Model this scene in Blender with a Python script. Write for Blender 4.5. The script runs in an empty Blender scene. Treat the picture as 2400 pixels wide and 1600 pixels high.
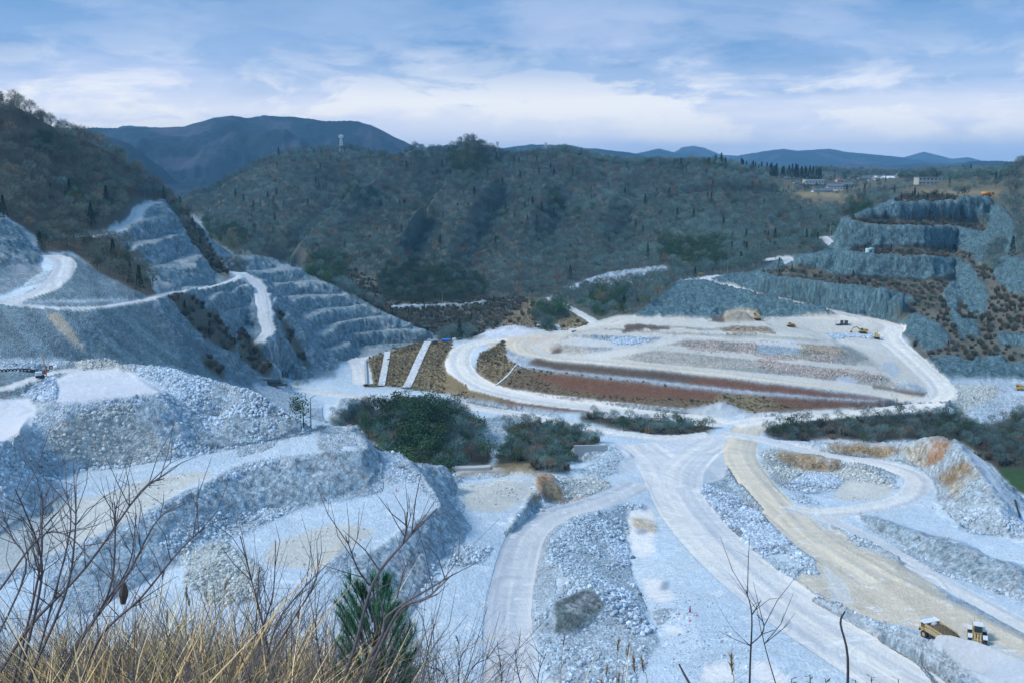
import bpy, bmesh, math, random
import numpy as np
from mathutils import Vector, Matrix

# ------------------------------------------------------------------ camera, world, sun, exposure
scene = bpy.context.scene
COL = scene.collection
W0, H0, FPX, HOR = 2400.0, 1600.0, 2333.0, 385.0        # photograph frame, focal length in its pixels, horizon row
ZC = 150.0                                               # the viewpoint stands 150 m above the datum
PITCH = math.atan((H0 / 2 - HOR) / FPX)
cam_data = bpy.data.cameras.new('camera')
cam_data.sensor_width = 36.0
cam_data.lens = 36.0 * FPX / W0
cam_data.clip_start = 0.1
cam_data.clip_end = 90000
cam = bpy.data.objects.new('camera', cam_data)
COL.objects.link(cam)
cam.location = (0, 0, ZC)
cam.rotation_euler = (math.pi / 2 - PITCH, 0, 0)
scene.camera = cam

SUN_AZ, SUN_EL = math.radians(-100), math.radians(44)    # sun behind the clouds, to the left
world = bpy.data.worlds.new('World')
scene.world = world
world.use_nodes = True
sun_data = bpy.data.lights.new('sun', 'SUN')
sun_data.energy = 1.5
sun_data.angle = math.radians(14)
sun_data.color = (1.0, 0.97, 0.92)
sun = bpy.data.objects.new('sun', sun_data)
COL.objects.link(sun)
sun.rotation_euler = (math.pi / 2 - SUN_EL, 0, math.pi - SUN_AZ)

vs = scene.view_settings
vs.view_transform = 'Standard'
vs.look = 'None'
vs.gamma = 1
EXPO = 1.05
vs.exposure = EXPO
SKY_GAIN = 2 ** -EXPO * 1.12
vs.use_curve_mapping = False
scene.cycles.max_bounces = 6
scene.cycles.transparent_max_bounces = 8
scene.cycles.volume_bounces = 0


def sky_world():
    nt = world.node_tree
    nt.nodes.clear()
    N = nt.nodes.new
    L = nt.links.new
    out = N('ShaderNodeOutputWorld')
    bg = N('ShaderNodeBackground')
    L(bg.outputs[0], out.inputs[0])
    sky = N('ShaderNodeTexSky')
    sky.sky_type = 'NISHITA'
    sky.sun_disc = False
    sky.sun_elevation = SUN_EL
    sky.sun_rotation = SUN_AZ
    sky.air_density = 1.0
    sky.dust_density = 1.0
    bgn = N('ShaderNodeBackground')
    L(sky.outputs[0], bgn.inputs[0])
    bgn.inputs[1].default_value = 0.10

    def math_(op, a, b=None, clamp=False):
        n = N('ShaderNodeMath')
        n.operation = op
        n.use_clamp = clamp
        for k, x in enumerate((a, b)):
            if x is None:
                continue
            if isinstance(x, (int, float)):
                n.inputs[k].default_value = x
            else:
                L(x, n.inputs[k])
        return n.outputs[0]

    def mix_(f, a, b):
        n = N('ShaderNodeMix')
        n.data_type = 'RGBA'
        n.clamp_factor = True
        if isinstance(f, (int, float)):
            n.inputs[0].default_value = f
        else:
            L(f, n.inputs[0])
        for k, x in ((6, a), (7, b)):
            if isinstance(x, tuple):
                n.inputs[k].default_value = x + (1,)
            else:
                L(x, n.inputs[k])
        return n.outputs[2]

    def noise_(vec, scale, detail=6, rough=0.55, dist=0.0):
        n = N('ShaderNodeTexNoise')
        L(vec, n.inputs['Vector'])
        n.inputs['Scale'].default_value = scale
        n.inputs['Detail'].default_value = detail
        n.inputs['Roughness'].default_value = rough
        n.inputs['Distortion'].default_value = dist
        return n.outputs[0]

    def ramp_(v, pts):
        n = N('ShaderNodeValToRGB')
        cr = n.color_ramp
        while len(cr.elements) < len(pts):
            cr.elements.new(0.5)
        for e, (p, c) in zip(cr.elements, pts):
            e.position = p
            e.color = (c, c, c, 1) if isinstance(c, (int, float)) else tuple(c) + (1,)
        L(v, n.inputs[0])
        return n.outputs[0]

    tc = N('ShaderNodeTexCoord')
    sep = N('ShaderNodeSeparateXYZ')
    L(tc.outputs['Generated'], sep.inputs[0])
    x, y, z = sep.outputs
    zz = math_('MAXIMUM', z, 0.0)
    den = math_('ADD', zz, 0.11)
    cx = math_('DIVIDE', x, den)
    cy = math_('DIVIDE', y, den)
    comb = N('ShaderNodeCombineXYZ')
    L(cx, comb.inputs[0])
    L(cy, comb.inputs[1])
    P = comb.outputs[0]
    base = ramp_(zz, [(0.0, (0.74, 0.80, 1.05)), (0.03, (0.66, 0.73, 0.97)), (0.08, (0.41, 0.54, 0.83)), (0.135, (0.17, 0.37, 0.69)), (0.2, (0.18, 0.40, 0.74)), (0.5, (0.22, 0.53, 0.92)), (1.0, (0.20, 0.54, 0.96))])

    def flat_(k):
        mpn = N('ShaderNodeMapping')
        mpn.inputs['Scale'].default_value = (1, 1, k)
        L(tc.outputs['Generated'], mpn.inputs['Vector'])
        return mpn.outputs[0]
    f4, f6, f3, f9 = flat_(4.5), flat_(7.0), flat_(3.2), flat_(11.0)
    # slate-blue higher deck
    f5 = flat_(4.2)
    hi = ramp_(zz, [(0.060, 0.0), (0.098, 0.85), (0.125, 1.0), (0.25, 0.75), (0.6, 0.15)])
    a2 = noise_(f5, 1.9, 12, 0.58, 0.25)
    m2 = ramp_(a2, [(0.31, 0.0), (0.45, 1.0)])
    c1 = mix_(math_('MULTIPLY', math_('MULTIPLY', m2, hi), 0.95), base, (0.105, 0.27, 0.56))
    # broad pale lavender masses
    a1 = noise_(flat_(3.4), 2.7, 11, 0.56, 0.25)
    m1 = ramp_(a1, [(0.46, 0.0), (0.58, 1.0)])
    lowm = ramp_(zz, [(0.0, 1.0), (0.085, 1.0), (0.115, 0.55), (0.16, 0.22), (1.0, 0.1)])
    c1 = mix_(math_('MULTIPLY', math_('MULTIPLY', m1, lowm), 0.85), c1, (0.46, 0.56, 0.83))
    a1b = noise_(flat_(3.4), 4.6, 12, 0.60, 0.25)
    c2 = mix_(math_('MULTIPLY', math_('MULTIPLY', ramp_(a1b, [(0.50, 0.0), (0.60, 1.0)]), lowm), 0.65), c1, (0.68, 0.73, 0.92))
    # darker flat undersides in the middle
    lo = ramp_(zz, [(0.040, 0.0), (0.068, 1.0), (0.10, 1.0), (0.14, 0.3)])
    a3 = noise_(flat_(5.0), 3.6, 12, 0.60, 0.25)
    c2 = mix_(math_('MULTIPLY', math_('MULTIPLY', ramp_(a3, [(0.47, 0.0), (0.56, 1.0)]), lo), 0.8), c2, (0.24, 0.40, 0.70))
    # bright broken cumulus low over the hills
    band = ramp_(zz, [(0.014, 0.0), (0.028, 0.8), (0.060, 1.0), (0.085, 0.35), (0.12, 0.08), (0.5, 0.05)])
    a4 = noise_(f3, 9.0, 12, 0.64, 0.4)
    a4b = noise_(f6, 3.0, 4, 0.5)
    a4c = math_('ADD', math_('MULTIPLY', a4, 0.6), math_('MULTIPLY', a4b, 0.4))
    br = ramp_(a4c, [(0.475, 0.0), (0.535, 1.0)])
    glow = ramp_(zz, [(0.008, 0.0), (0.026, 0.7), (0.050, 0.9), (0.066, 0.35), (0.10, 0.0)])
    a5 = noise_(f9, 3.4, 6, 0.55, 0.2)
    c2 = mix_(math_('MULTIPLY', glow, ramp_(a5, [(0.40, 0.25), (0.55, 1.0)])), c2, (0.82, 0.83, 0.93))
    c3 = mix_(math_('MULTIPLY', math_('MULTIPLY', br, band), 0.85), c2, (0.97, 0.95, 0.95))
    L(c3, bg.inputs[0])
    bg.inputs[1].default_value = SKY_GAIN
    sc = N('ShaderNodeMixShader')
    sc.inputs[0].default_value = 0.10                     # the physical sky behind the thin cloud deck
    L(bg.outputs[0], sc.inputs[1])
    L(bgn.outputs[0], sc.inputs[2])
    L(sc.outputs[0], out.inputs[0])


sky_world()

# ------------------------------------------------------------------ helpers: rays, noise, grid
CP, SP = math.cos(PITCH), math.sin(PITCH)


def tdep(v):
    """tangent of the depression angle of row v in the centre column"""
    return math.tan(PITCH + math.atan((v - H0 / 2) / FPX))


def at_drop(u, v, D):
    """the point seen at pixel (u, v) that lies D metres below the viewpoint"""
    Y = D / tdep(v)
    zc = Y * CP + D * SP
    return ((u - W0 / 2) / FPX * zc, Y, D)


def at_depth(u, v, Y):
    D = Y * tdep(v)
    zc = Y * CP + D * SP
    return ((u - W0 / 2) / FPX * zc, Y, D)


def at_yd(u, Y, D):
    zc = Y * CP + D * SP
    return ((u - W0 / 2) / FPX * zc, Y, D)


def drops(*p):
    return [at_drop(*q) for q in p]


def depths(*p):
    return [at_depth(*q) for q in p]


def yds(*p):
    return [at_yd(*q) for q in p]


def pix_u(p):
    zc = p[1] * CP + p[2] * SP
    return W0 / 2 + FPX * p[0] / zc


def base_at(line, u):
    q = sorted((pix_u(p), p[1], p[2]) for p in line)
    us = [a[0] for a in q]
    return float(np.interp(u, us, [a[1] for a in q])), float(np.interp(u, us, [a[2] for a in q]))


def climb(line, tops, slope):
    """crest above a toe line: each (u, v) lies on a face of the given slope rising from it"""
    s = math.tan(math.radians(slope))
    out = []
    for u, v in tops:
        Yb, Db = base_at(line, u)
        Y = (Db + s * Yb) / (tdep(v) + s)
        out.append(at_depth(u, v, Y))
    return out


def level(line, pts, rise=0.5):
    """a line behind another one, nearly level with it"""
    out = []
    for u, v in pts:
        Yb, Db = base_at(line, u)
        D = Db - rise
        out.append(at_drop(u, v, D))
    return out


def hash3(ix, iy, iz, seed):
    h = (ix.astype(np.int64) * 374761393 + iy.astype(np.int64) * 668265263 + iz.astype(np.int64) * 2147483647 + seed * 974711) & 0xffffffff
    h = (h ^ (h >> 13)) * 1274126177 & 0xffffffff
    h = h ^ (h >> 16)
    return (h & 0xffffff).astype(np.float32) / 16777215.0


def vnoise(x, y, z, seed=0):
    xi, yi, zi = np.floor(x), np.floor(y), np.floor(z)
    fx, fy, fz = (x - xi).astype(np.float32), (y - yi).astype(np.float32), (z - zi).astype(np.float32)
    fx, fy, fz = (f * f * (3 - 2 * f) for f in (fx, fy, fz))
    xi, yi, zi = xi.astype(np.int64), yi.astype(np.int64), zi.astype(np.int64)
    r = 0
    for dx in (0, 1):
        wx = fx if dx else 1 - fx
        for dy in (0, 1):
            wy = fy if dy else 1 - fy
            for dz in (0, 1):
                wz = fz if dz else 1 - fz
                r = r + hash3(xi + dx, yi + dy, zi + dz, seed) * wx * wy * wz
    return r * 2 - 1


def fbm(x, y, z=None, octaves=4, seed=0, gain=0.5, ridged=False):
    if z is None:
        z = np.zeros_like(x)
    s, a, t = 0, 1.0, 0
    for o in range(octaves):
        n = vnoise(x, y, z, seed + o * 17)
        if ridged:
            n = 1 - 2 * np.abs(n)
        s = s + a * n
        t += a
        a *= gain
        x, y, z = x * 2.03 + 11.3, y * 2.03 + 5.7, z * 2.03 + 3.1
    return s / t


# ------------------------------------------------------------------ the terrain: breaklines in a log-polar sheet
AZ0, AZ1, NA = math.radians(-35), math.radians(35), 1050
R0, R1 = 58.0, 2400.0
DA = (AZ1 - AZ0) / (NA - 1)
NR = int(math.log(R1 / R0) / 0.0015) + 1
DL = math.log(R1 / R0) / (NR - 1)

lines = []      # (points, width): terrain is pinned to them
roads = []      # (points, width, kind)


def BL(pts, width=0.0):
    lines.append((pts, width))
    return pts


def RD(pts, width, kind=0):
    lines.append((pts, width * 0.85))
    roads.append((pts, width, kind))
    return pts
# ---- rim of the viewpoint slope, hidden below the frame
for Rr, dd in ((60, 52), (85, 78), (110, 93), (130, 97)):
    BL([(Rr * math.sin(a), Rr * math.cos(a), dd - (6 if a > 0.2 else 0)) for a in np.linspace(-0.6, 0.6, 9)])
BL(drops((-200, 1640, 93), (300, 1640, 95), (800, 1620, 97)))
# ---- near left: upper bench, its spoil ridge
upper_pad = BL(drops((130, 895, 62), (200, 866, 62), (290, 868, 62), (350, 905, 62), (375, 918, 62.3), (300, 928, 62.5), (130, 943, 62.6), (130, 895, 62)))
BL(drops((-120, 940, 66), (60, 940, 66), (80, 960, 66), (40, 1010, 66.3), (-20, 1050, 66.5), (-150, 1080, 66.5)))
RD(drops((-100, 915, 65.5), (0, 912, 65), (60, 892, 63.6), (130, 872, 62.3), (180, 868, 62)), 5)
BL(drops((70, 915, 66), (110, 880, 64.5)))
BL(drops((20, 925, 66.5), (90, 925, 66.5), (125, 905, 65)))
BL(drops((-100, 868, 63), (0, 866, 62.6), (60, 864, 62.4), (118, 860, 62)))               # tyre ledge
BL(drops((-100, 852, 60.5), (0, 850, 60.3), (100, 848, 60.2), (150, 841, 59.3), (175, 846, 60)))
BL(drops((180, 846, 60), (210, 842, 59), (255, 838, 58.2), (300, 850, 59.5), (350, 858, 60), (400, 864, 60.2), (470, 884, 62), (520, 893, 62.6), (560, 905, 63.5), (610, 925, 65.3), (640, 948, 68), (700, 988, 72), (735, 1000, 74)))
BL(drops((330, 885, 62), (400, 925, 65), (460, 960, 69), (520, 985, 73)))
BL(drops((150, 960, 64), (250, 985, 67.5), (380, 985, 69), (420, 1005, 72)))
BL(drops((20, 1060, 71), (100, 990, 67.5)))
BL(drops((390, 935, 64), (425, 1000, 71), (440, 1035, 75)))
toeA = BL(drops((-150, 1190, 82.5), (0, 1165, 81.5), (100, 1125, 80), (200, 1100, 79.3), (330, 1085, 78.5), (400, 1075, 78), (500, 1055, 77.5), (640, 1030, 76), (740, 1012, 75), (800, 998, 73.5)))
BL(drops((740, 1000, 74), (790, 995, 73.3), (830, 1000, 73.6), (850, 1022, 76), (860, 1045, 77.3)))
# floor of bench A and the top of its cliff
BL(drops((100, 1210, 82), (350, 1140, 80.3), (600, 1060, 78.3)))
crestA = BL(drops((-100, 1420, 90), (0, 1375, 88), (150, 1300, 86), (250, 1240, 83), (340, 1196, 82), (370, 1188, 81.7), (430, 1160, 81), (500, 1120, 80), (560, 1086, 79), (640, 1072, 78.5), (730, 1066, 78.2), (790, 1062, 78), (845, 1056, 77.5)))
toeB = BL(drops((200, 1440, 93), (330, 1370, 92.2), (440, 1300, 90.3), (500, 1258, 89.3), (580, 1212, 88.6), (634, 1190, 88.2), (702, 1187, 88), (743, 1179, 87.8), (800, 1165, 87.4), (855, 1152, 86.9)))
BL(drops((845, 1058, 77.6), (870, 1095, 82.5), (895, 1125, 85.3), (930, 1150, 86.8)))
BL(drops((862, 1048, 78), (880, 1057, 80.5), (935, 1059, 82), (955, 1082, 83.5), (985, 1112, 85), (1010, 1142, 87), (1032, 1182, 89)))
BL(drops((955, 1080, 86), (1000, 1086, 88), (1035, 1090, 89), (1058, 1108, 91)))
BL(drops((1040, 1190, 93), (1062, 1165, 96), (1070, 1140, 98), (1075, 1110, 101)))
# floor B
BL(drops((640, 1260, 89.7), (800, 1220, 89), (950, 1185, 88.6)))
BL(drops((640, 1450, 93), (740, 1350, 91.3), (800, 1280, 90)))
BL(drops((450, 1390, 92.5), (600, 1330, 91)))
BL(drops((440, 1300, 90.3), (500, 1290, 89.4), (560, 1300, 89.6)))
BL(drops((470, 1370, 91.2), (540, 1380, 91)))
crestB = BL(drops((1029, 1189, 89.2), (988, 1208, 89.5), (961, 1238, 90), (920, 1256, 90.5), (880, 1287, 91), (822, 1312, 92), (828, 1400, 94), (870, 1470, 95.5), (940, 1540, 97)))
toeC = BL(drops((1070, 1225, 96.2), (1090, 1260, 97.5), (1068, 1289, 98), (1037, 1302, 98.2), (1022, 1335, 98.3), (1005, 1364, 98.4), (975, 1391, 98.5), (955, 1430, 98.6), (970, 1480, 98.8), (1010, 1540, 99)))
# bench F and the orange outcrop
BL(drops((1080, 1200, 97.6), (1100, 1230, 98.2), (1150, 1150, 97), (1230, 1130, 97.3)))
crestF = BL(drops((1188, 1235, 98.7), (1226, 1200, 98.2), (1240, 1167, 98), (1272, 1152, 98), (1262, 1122, 97.2), (1240, 1108, 96.8), (1205, 1100, 97)))
BL(drops((1290, 1108, 98.2), (1305, 1130, 100)))
toeF = BL(drops((1240, 1207, 101.4), (1256, 1190, 102), (1280, 1180, 102.6), (1332, 1183, 103.3), (1345, 1165, 104)))
BL(drops((1060, 1095, 107), (1160, 1092, 106), (1240, 1090, 105)))
BL(drops((1075, 1135, 101), (1150, 1118, 100)))
# haul road C
RD(drops((1195, 1640, 99.6), (1195, 1560, 99.6), (1190, 1480, 99.6), (1195, 1400, 99.7), (1215, 1310, 99.9), (1240, 1250, 100.2), (1300, 1205, 101), (1380, 1180, 102), (1450, 1155, 104.4), (1500, 1130, 105.9)), 10.5, 1)
BL(drops((1060, 1400, 98.8), (1040, 1500, 99.2)))
# rubble ridge right of it, dark outcrop
BL(drops((1450, 1184, 102.9), (1400, 1200, 101.3), (1330, 1226, 99.5), (1290, 1255, 98.5), (1285, 1300, 98), (1330, 1355, 97)))
BL(drops((1478, 1205, 105.2), (1462, 1240, 105.4), (1466, 1290, 105), (1480, 1330, 104), (1500, 1380, 102.3), (1530, 1450, 99.8), (1560, 1520, 98)))
BL(drops((1400, 1270, 102), (1430, 1350, 101)))
BL(drops((1330, 1355, 97), (1380, 1372, 95.5), (1410, 1400, 95.8), (1425, 1430, 97)))
BL(drops((1300, 1395, 96.5), (1290, 1450, 97.2)))
BL(drops((1310, 1470, 98.5), (1350, 1500, 99), (1440, 1470, 98.8)))
BL(drops((1300, 1620, 96.5), (1400, 1600, 97), (1550, 1600, 96.5)))
# ---- main road
RD(drops((1490, 1040, 108.6), (1540, 1080, 107.6), (1570, 1130, 106.3), (1610, 1200, 104.6), (1700, 1300, 102), (1840, 1415, 98.7), (2000, 1520, 96), (2200, 1640, 93)), 17, 2)
RD(drops((1690, 1030, 108.3), (1640, 1060, 107.9), (1600, 1100, 107), (1590, 1140, 106)), 15, 2)
BL(drops((1520, 1260, 104.2), (1600, 1360, 101), (1700, 1450, 97.8), (1800, 1560, 95.5)))
BL(drops((1560, 1430, 98.3), (1620, 1435, 97.6), (1650, 1520, 96.3)))
# small cone heap before the fill
BL(drops((1590, 966, 106.6), (1640, 972, 107.9), (1697, 976, 108.0), (1750, 972, 107.8), (1780, 968, 106.8)))
BL(depths((1690, 944, 425), (1700, 943, 426)))
BL(depths((1655, 955, 424), (1670, 951, 425)))
# road island rubble J
BL(drops((1665, 1052, 107.4), (1706, 1074, 106.6), (1727, 1096, 106), (1741, 1118, 105.6), (1756, 1136, 104.9), (1800, 1180, 103.8), (1850, 1235, 102.6)))
BL(drops((1650, 1090, 107.5), (1690, 1125, 107), (1730, 1160, 107.6), (1790, 1215, 106), (1840, 1255, 104.5)))
BL(drops((1650, 1165, 105.5), (1720, 1180, 105), (1790, 1240, 103), (1850, 1290, 101.5)))
BL(drops((1690, 1235, 103.7), (1740, 1290, 102.8), (1790, 1325, 102)))
BL(drops((1820, 1345, 100.6), (1860, 1330, 100.5), (1900, 1350, 100)))
for dv, dd in ((0, 0), (-9, 1.6), (-17, 0.3)):
    BL(drops(*[(u, v + dv, D - dd) for u, v, D in ((1845, 1368, 99.8), (1900, 1395, 98.6), (2000, 1440, 97), (2080, 1475, 95.6))]))
BL(depths((2080, 1478, 189.5), (2150, 1510, 180), (2200, 1556, 168), (2290, 1608, 157), (2350, 1650, 150)))
BL(depths((2110, 1468, 188), (2175, 1500, 178), (2240, 1545, 167), (2330, 1597, 155), (2420, 1650, 146)))
# berm before the dump truck and the loader
BL(depths((2150, 1480, 181), (2165, 1481, 177), (2230, 1487, 173.5), (2290, 1502, 169), (2330, 1518, 165.5), (2400, 1546, 158), (2500, 1600, 146)))
BL(yds((2130, 190, 94.2), (2180, 184.5, 93.4), (2300, 177, 91.8), (2420, 168, 89.5), (2550, 158, 87)))
# tan road and its fan
tan = drops((1830, 981, 107.4), (1785, 989, 107.9), (1755, 1002, 108.2), (1745, 1020, 108), (1735, 1070, 106.6), (1790, 1150, 104.5), (1880, 1250, 102.6), (1960, 1305, 101), (2060, 1365, 98.6))
RD(tan, 12, 3)
BL(drops((1960, 1340, 100.2), (2050, 1410, 97.2), (2120, 1460, 94.8), (2200, 1435, 94.6), (2303, 1500, 91.4), (2400, 1560, 88.2), (2500, 1600, 86)))
BL(drops((2100, 1350, 98), (2220, 1410, 95), (2400, 1500, 90.5)))
BL(drops((2000, 1290, 101.8), (2100, 1325, 99.6)))
# pit K, its road, rim and cliff
RD(drops((1690, 1015, 108.3), (1780, 1028, 107.7), (1900, 1058, 107), (2040, 1082, 106.2), (2120, 1105, 105.6), (2150, 1130, 105.2), (2120, 1168, 104.7), (2020, 1192, 104.3), (1920, 1200, 104.1), (1850, 1190, 103.9)), 8, 2)
BL(drops((1800, 1055, 107.4), (1790, 1080, 107), (1800, 1120, 105.6), (1830, 1155, 105)))
BL(drops((1820, 1052, 107.2), (1900, 1070, 106.8), (2000, 1088, 106.2), (2070, 1105, 105.8), (2095, 1125, 105.6), (2095, 1145, 106.2)))
BL(drops((1850, 1098, 111), (1930, 1108, 111.3), (2020, 1120, 111), (2075, 1135, 110), (2090, 1148, 109)))
BL(drops((1840, 1140, 108.5), (1930, 1150, 109), (2000, 1150, 109)))
BL(drops((1860, 1170, 105.3), (1930, 1172, 106), (2040, 1165, 106.3)))
toeK = drops((1860, 1045, 107), (1950, 1062, 106.6), (2000, 1069, 106.4), (2060, 1074, 106), (2120, 1086, 105.6), (2160, 1100, 105.4), (2190, 1125, 105.1), (2200, 1150, 104.9))
BL(toeK)
BL(drops((2200, 1150, 104.9), (2198, 1175, 104.6), (2215, 1200, 104.2), (2250, 1225, 103.4), (2300, 1250, 102.3), (2400, 1265, 101)))
crestK = drops((1830, 1034, 106.8), (1860, 1037, 105.8)) + climb(toeK, [(1950, 1041), (2000, 1043), (2060, 1042), (2100, 1046)], 60) + depths((2140, 1038, 345), (2180, 1031, 339), (2215, 1031, 331), (2245, 1045, 321), (2275, 1075, 308), (2310, 1125, 291), (2330, 1165, 279), (2345, 1205, 268), (2360, 1235, 262))
BL(crestK)
BL(depths((1830, 1030, 383), (1950, 1036, 372), (2060, 1037, 364), (2100, 1040, 360), (2190, 1029, 346), (2240, 1034, 336), (2290, 1065, 322), (2340, 1120, 302), (2375, 1175, 285), (2395, 1225, 272)))
BL(yds((1830, 392, 112), (1950, 386, 116), (2100, 378, 118), (2240, 362, 118), (2320, 345, 118), (2400, 322, 117), (2480, 300, 116)))
BL(drops((2230, 1120, 101), (2260, 1180, 100.5), (2300, 1220, 100)))
BL(drops((2360, 1260, 101), (2400, 1230, 99), (2450, 1240, 97)))
# terraces below the pit
BL(drops((2050, 1200, 104), (2250, 1245, 100.6), (2400, 1300, 97), (2500, 1340, 94)))
BL(drops((2015, 1204, 103.7), (2100, 1236, 102), (2200, 1270, 100), (2300, 1300, 98), (2390, 1338, 96), (2480, 1370, 94)))
BL(drops((2030, 1226, 104.6), (2150, 1300, 104.4), (2300, 1372, 100.8), (2390, 1402, 98.6), (2480, 1440, 96)))
RD(drops((1930, 1212, 104), (1985, 1238, 104.2), (2080, 1288, 103.9), (2200, 1358, 101), (2350, 1440, 97.2), (2480, 1510, 94)), 6, 2)
BL(drops((1950, 1228, 103.3), (2000, 1252, 102.4), (2100, 1295, 100.6), (2160, 1316, 99.2), (2200, 1330, 98.2), (2222, 1358, 97.4)))
BL(drops((1940, 1235, 104), (2000, 1266, 103), (2080, 1300, 101.6)))
# ---- middle: plain Q, gully with bushes, roads round the fill
BL(drops((680, 888, 112), (800, 908, 111.5), (870, 915, 111.2), (940, 925, 111)))
BL(drops((640, 905, 111.5), (760, 940, 111), (760, 985, 110.8), (900, 960, 110.8)))
RD(drops((640, 900, 111.8), (800, 925, 111.2), (940, 940, 110.9), (1100, 953, 110.5), (1300, 988, 110), (1440, 1013, 109.6), (1560, 1026, 109), (1660, 1018, 108.6)), 9, 2)
RD(drops((640, 896, 111.9), (690, 872, 110.5), (705, 860, 109.5)), 6, 2)
BL(drops((800, 960, 106.5), (830, 940, 106), (860, 950, 107)))
BL(yds((770, 425, 112), (900, 422, 112), (1050, 425, 112)))
BL(yds((770, 392, 110), (860, 386, 106.5), (960, 385, 103), (1050, 388, 104.5), (1120, 388, 109), (1200, 380, 112)))
BL(yds((780, 355, 108), (880, 345, 110), (1000, 345, 110), (1100, 350, 112), (1200, 355, 112)))
BL(yds((900, 320, 108), (1000, 318, 110), (1090, 330, 110), (1180, 335, 109)))
BL(yds((620, 320, 95), (760, 310, 95), (860, 300, 96), (950, 305, 101)))
BL(yds((0, 330, 76), (200, 330, 78), (350, 335, 84), (480, 345, 92), (620, 380, 106), (760, 400, 111)))
BL(drops((1100, 968, 110), (1180, 985, 109.9), (1300, 1010, 110), (1400, 1030, 109.7)))
BL(drops((1120, 1010, 113), (1200, 1030, 113), (1300, 1050, 112)))
BL(drops((1345, 1046, 107.5), (1420, 1052, 107.2)))
BL(drops((1345, 1085, 112), (1400, 1090, 111)))
BL(drops((1430, 1045, 108.5), (1400, 1070, 107.5), (1350, 1100, 107.5), (1345, 1125, 107.3)))
BL(drops((1460, 1050, 106.4), (1480, 1060, 106.4)))
BL(drops((1400, 1130, 106.8), (1480, 1100, 107.3)))
# lower road P round the fill
roadP = drops((1700, 995, 108.4), (1650, 983, 108.2), (1500, 966, 107.5), (1300, 941, 106.5), (1180, 921, 105.3), (1110, 895, 104), (1078, 865, 103), (1075, 835, 102), (1095, 812, 101), (1140, 802, 100.4), (1190, 798, 100))
RD(roadP, 13, 4)
BL(drops((1680, 1005, 108.4), (1600, 985, 109), (1400, 962, 109.5), (1250, 945, 109.5), (1120, 930, 109.2)))
# vegetated island between P and Q
BL(drops((1330, 990, 110.5), (1500, 1010, 111), (1640, 1005, 110.3)))
BL(drops((1400, 975, 109.3), (1550, 985, 109.5)))
# grassy slope left of road P, pocket road, plain edge
BL(drops((1045, 800, 102.3), (1050, 830, 103), (1048, 860, 103.8), (1070, 890, 104.7), (1120, 915, 105.8)))
BL(drops((862, 900, 115), (950, 905, 112.7), (1000, 912, 111.8), (1060, 925, 111), (1120, 938, 110.4)))
BL(drops((1000, 802, 104.2), (940, 815, 107.5), (900, 824, 110), (862, 842, 114)))
RD(drops((870, 840, 115.5), (835, 843, 115.7), (845, 865, 115.3), (850, 900, 114.4)), 10, 2)
BL(drops((1000, 797, 104.5), (1090, 792, 101.5), (1130, 788, 101)))
BL(yds((820, 630, 120), (950, 645, 120), (1080, 640, 118), (1250, 650, 116), (1340, 640, 113)))
# white heap left of the fill top
BL(drops((1100, 790, 100.5), (1140, 776, 97.6), (1200, 764, 94.8), (1250, 772, 96.3), (1290, 781, 98.6)))
BL(drops((1120, 797, 100.4), (1230, 793, 99), (1290, 787, 98)))
# fill slopes
toe0 = BL(drops((1118, 870, 103.2), (1125, 892, 104), (1190, 914, 104.8), (1300, 927, 105.3), (1400, 940, 105.7), (1600, 959, 106.1), (1800, 967, 106.2), (1950, 962, 105.6), (2080, 953, 104.6), (2150, 946, 104)))
t1 = climb(toe0, [(1212, 857), (1300, 868), (1400, 879), (1500, 890), (1600, 903), (1700, 914), (1800, 922), (1900, 930), (2000, 938), (2100, 945)], 31)
BL(t1)
t1b = BL(level(t1, [(1212, 854), (1300, 865), (1500, 887), (1700, 911), (1900, 927), (2100, 943)], 0.1))
t2 = climb(t1b, [(1240, 838), (1300, 845), (1400, 854), (1500, 862), (1600, 873), (1700, 884), (1800, 897), (1900, 908), (2000, 922), (2100, 938)], 31)
BL(t2)
BL(drops((1122, 850, 102), (1122, 825, 100.5), (1150, 800, 98.8)))
BL(drops((1190, 800, 95.3), (1185, 830, 95.2), (1200, 850, 95.6)))
BL(drops((1300, 778, 96), (1230, 785, 95.2), (1190, 800, 95.3)))
roadP2 = level(t2, [(1238, 828), (1300, 840), (1400, 849), (1500, 857), (1600, 867), (1700, 877), (1800, 890), (1900, 901), (2000, 915), (2080, 928)], 0.0) + drops((2140, 938, 103.6))
roadP2 = drops((1340, 778, 92.5), (1260, 784, 93), (1222, 800, 93.4), (1222, 818, 93.4)) + roadP2
RD(roadP2, 6.5, 5)
r0 = BL(level(roadP2[3:], [(1260, 812), (1300, 828), (1400, 839), (1500, 848), (1600, 858), (1700, 867), (1800, 876), (1900, 886), (2000, 898), (2080, 908)], 0.2))
r1 = BL(climb(r0, [(1300, 806), (1400, 812), (1500, 816), (1600, 826), (1700, 836), (1800, 846), (1900, 856), (2000, 874), (2070, 880)], 26))
r1b = BL(level(r1, [(1330, 790), (1450, 802), (1600, 812), (1750, 828), (1900, 845), (2000, 856), (2050, 862)], 0.1))
r2 = BL(climb(r1b, [(1350, 783), (1450, 786), (1600, 797), (1700, 800), (1800, 808), (1900, 818), (1980, 832)], 26))
r2b = BL(level(r2, [(1400, 772), (1550, 785), (1700, 795), (1850, 805), (1950, 815), (1990, 822)], 0.1))
r3 = BL(climb(r2b, [(1420, 768), (1600, 779), (1750, 782), (1880, 790), (1960, 800)], 26))
r3b = BL(level(r3, [(1500, 762), (1650, 776), (1800, 778), (1900, 784)], 0.1))
r4 = BL(climb(r3b, [(1480, 758), (1640, 768), (1700, 766), (1800, 768)], 26))
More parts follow.
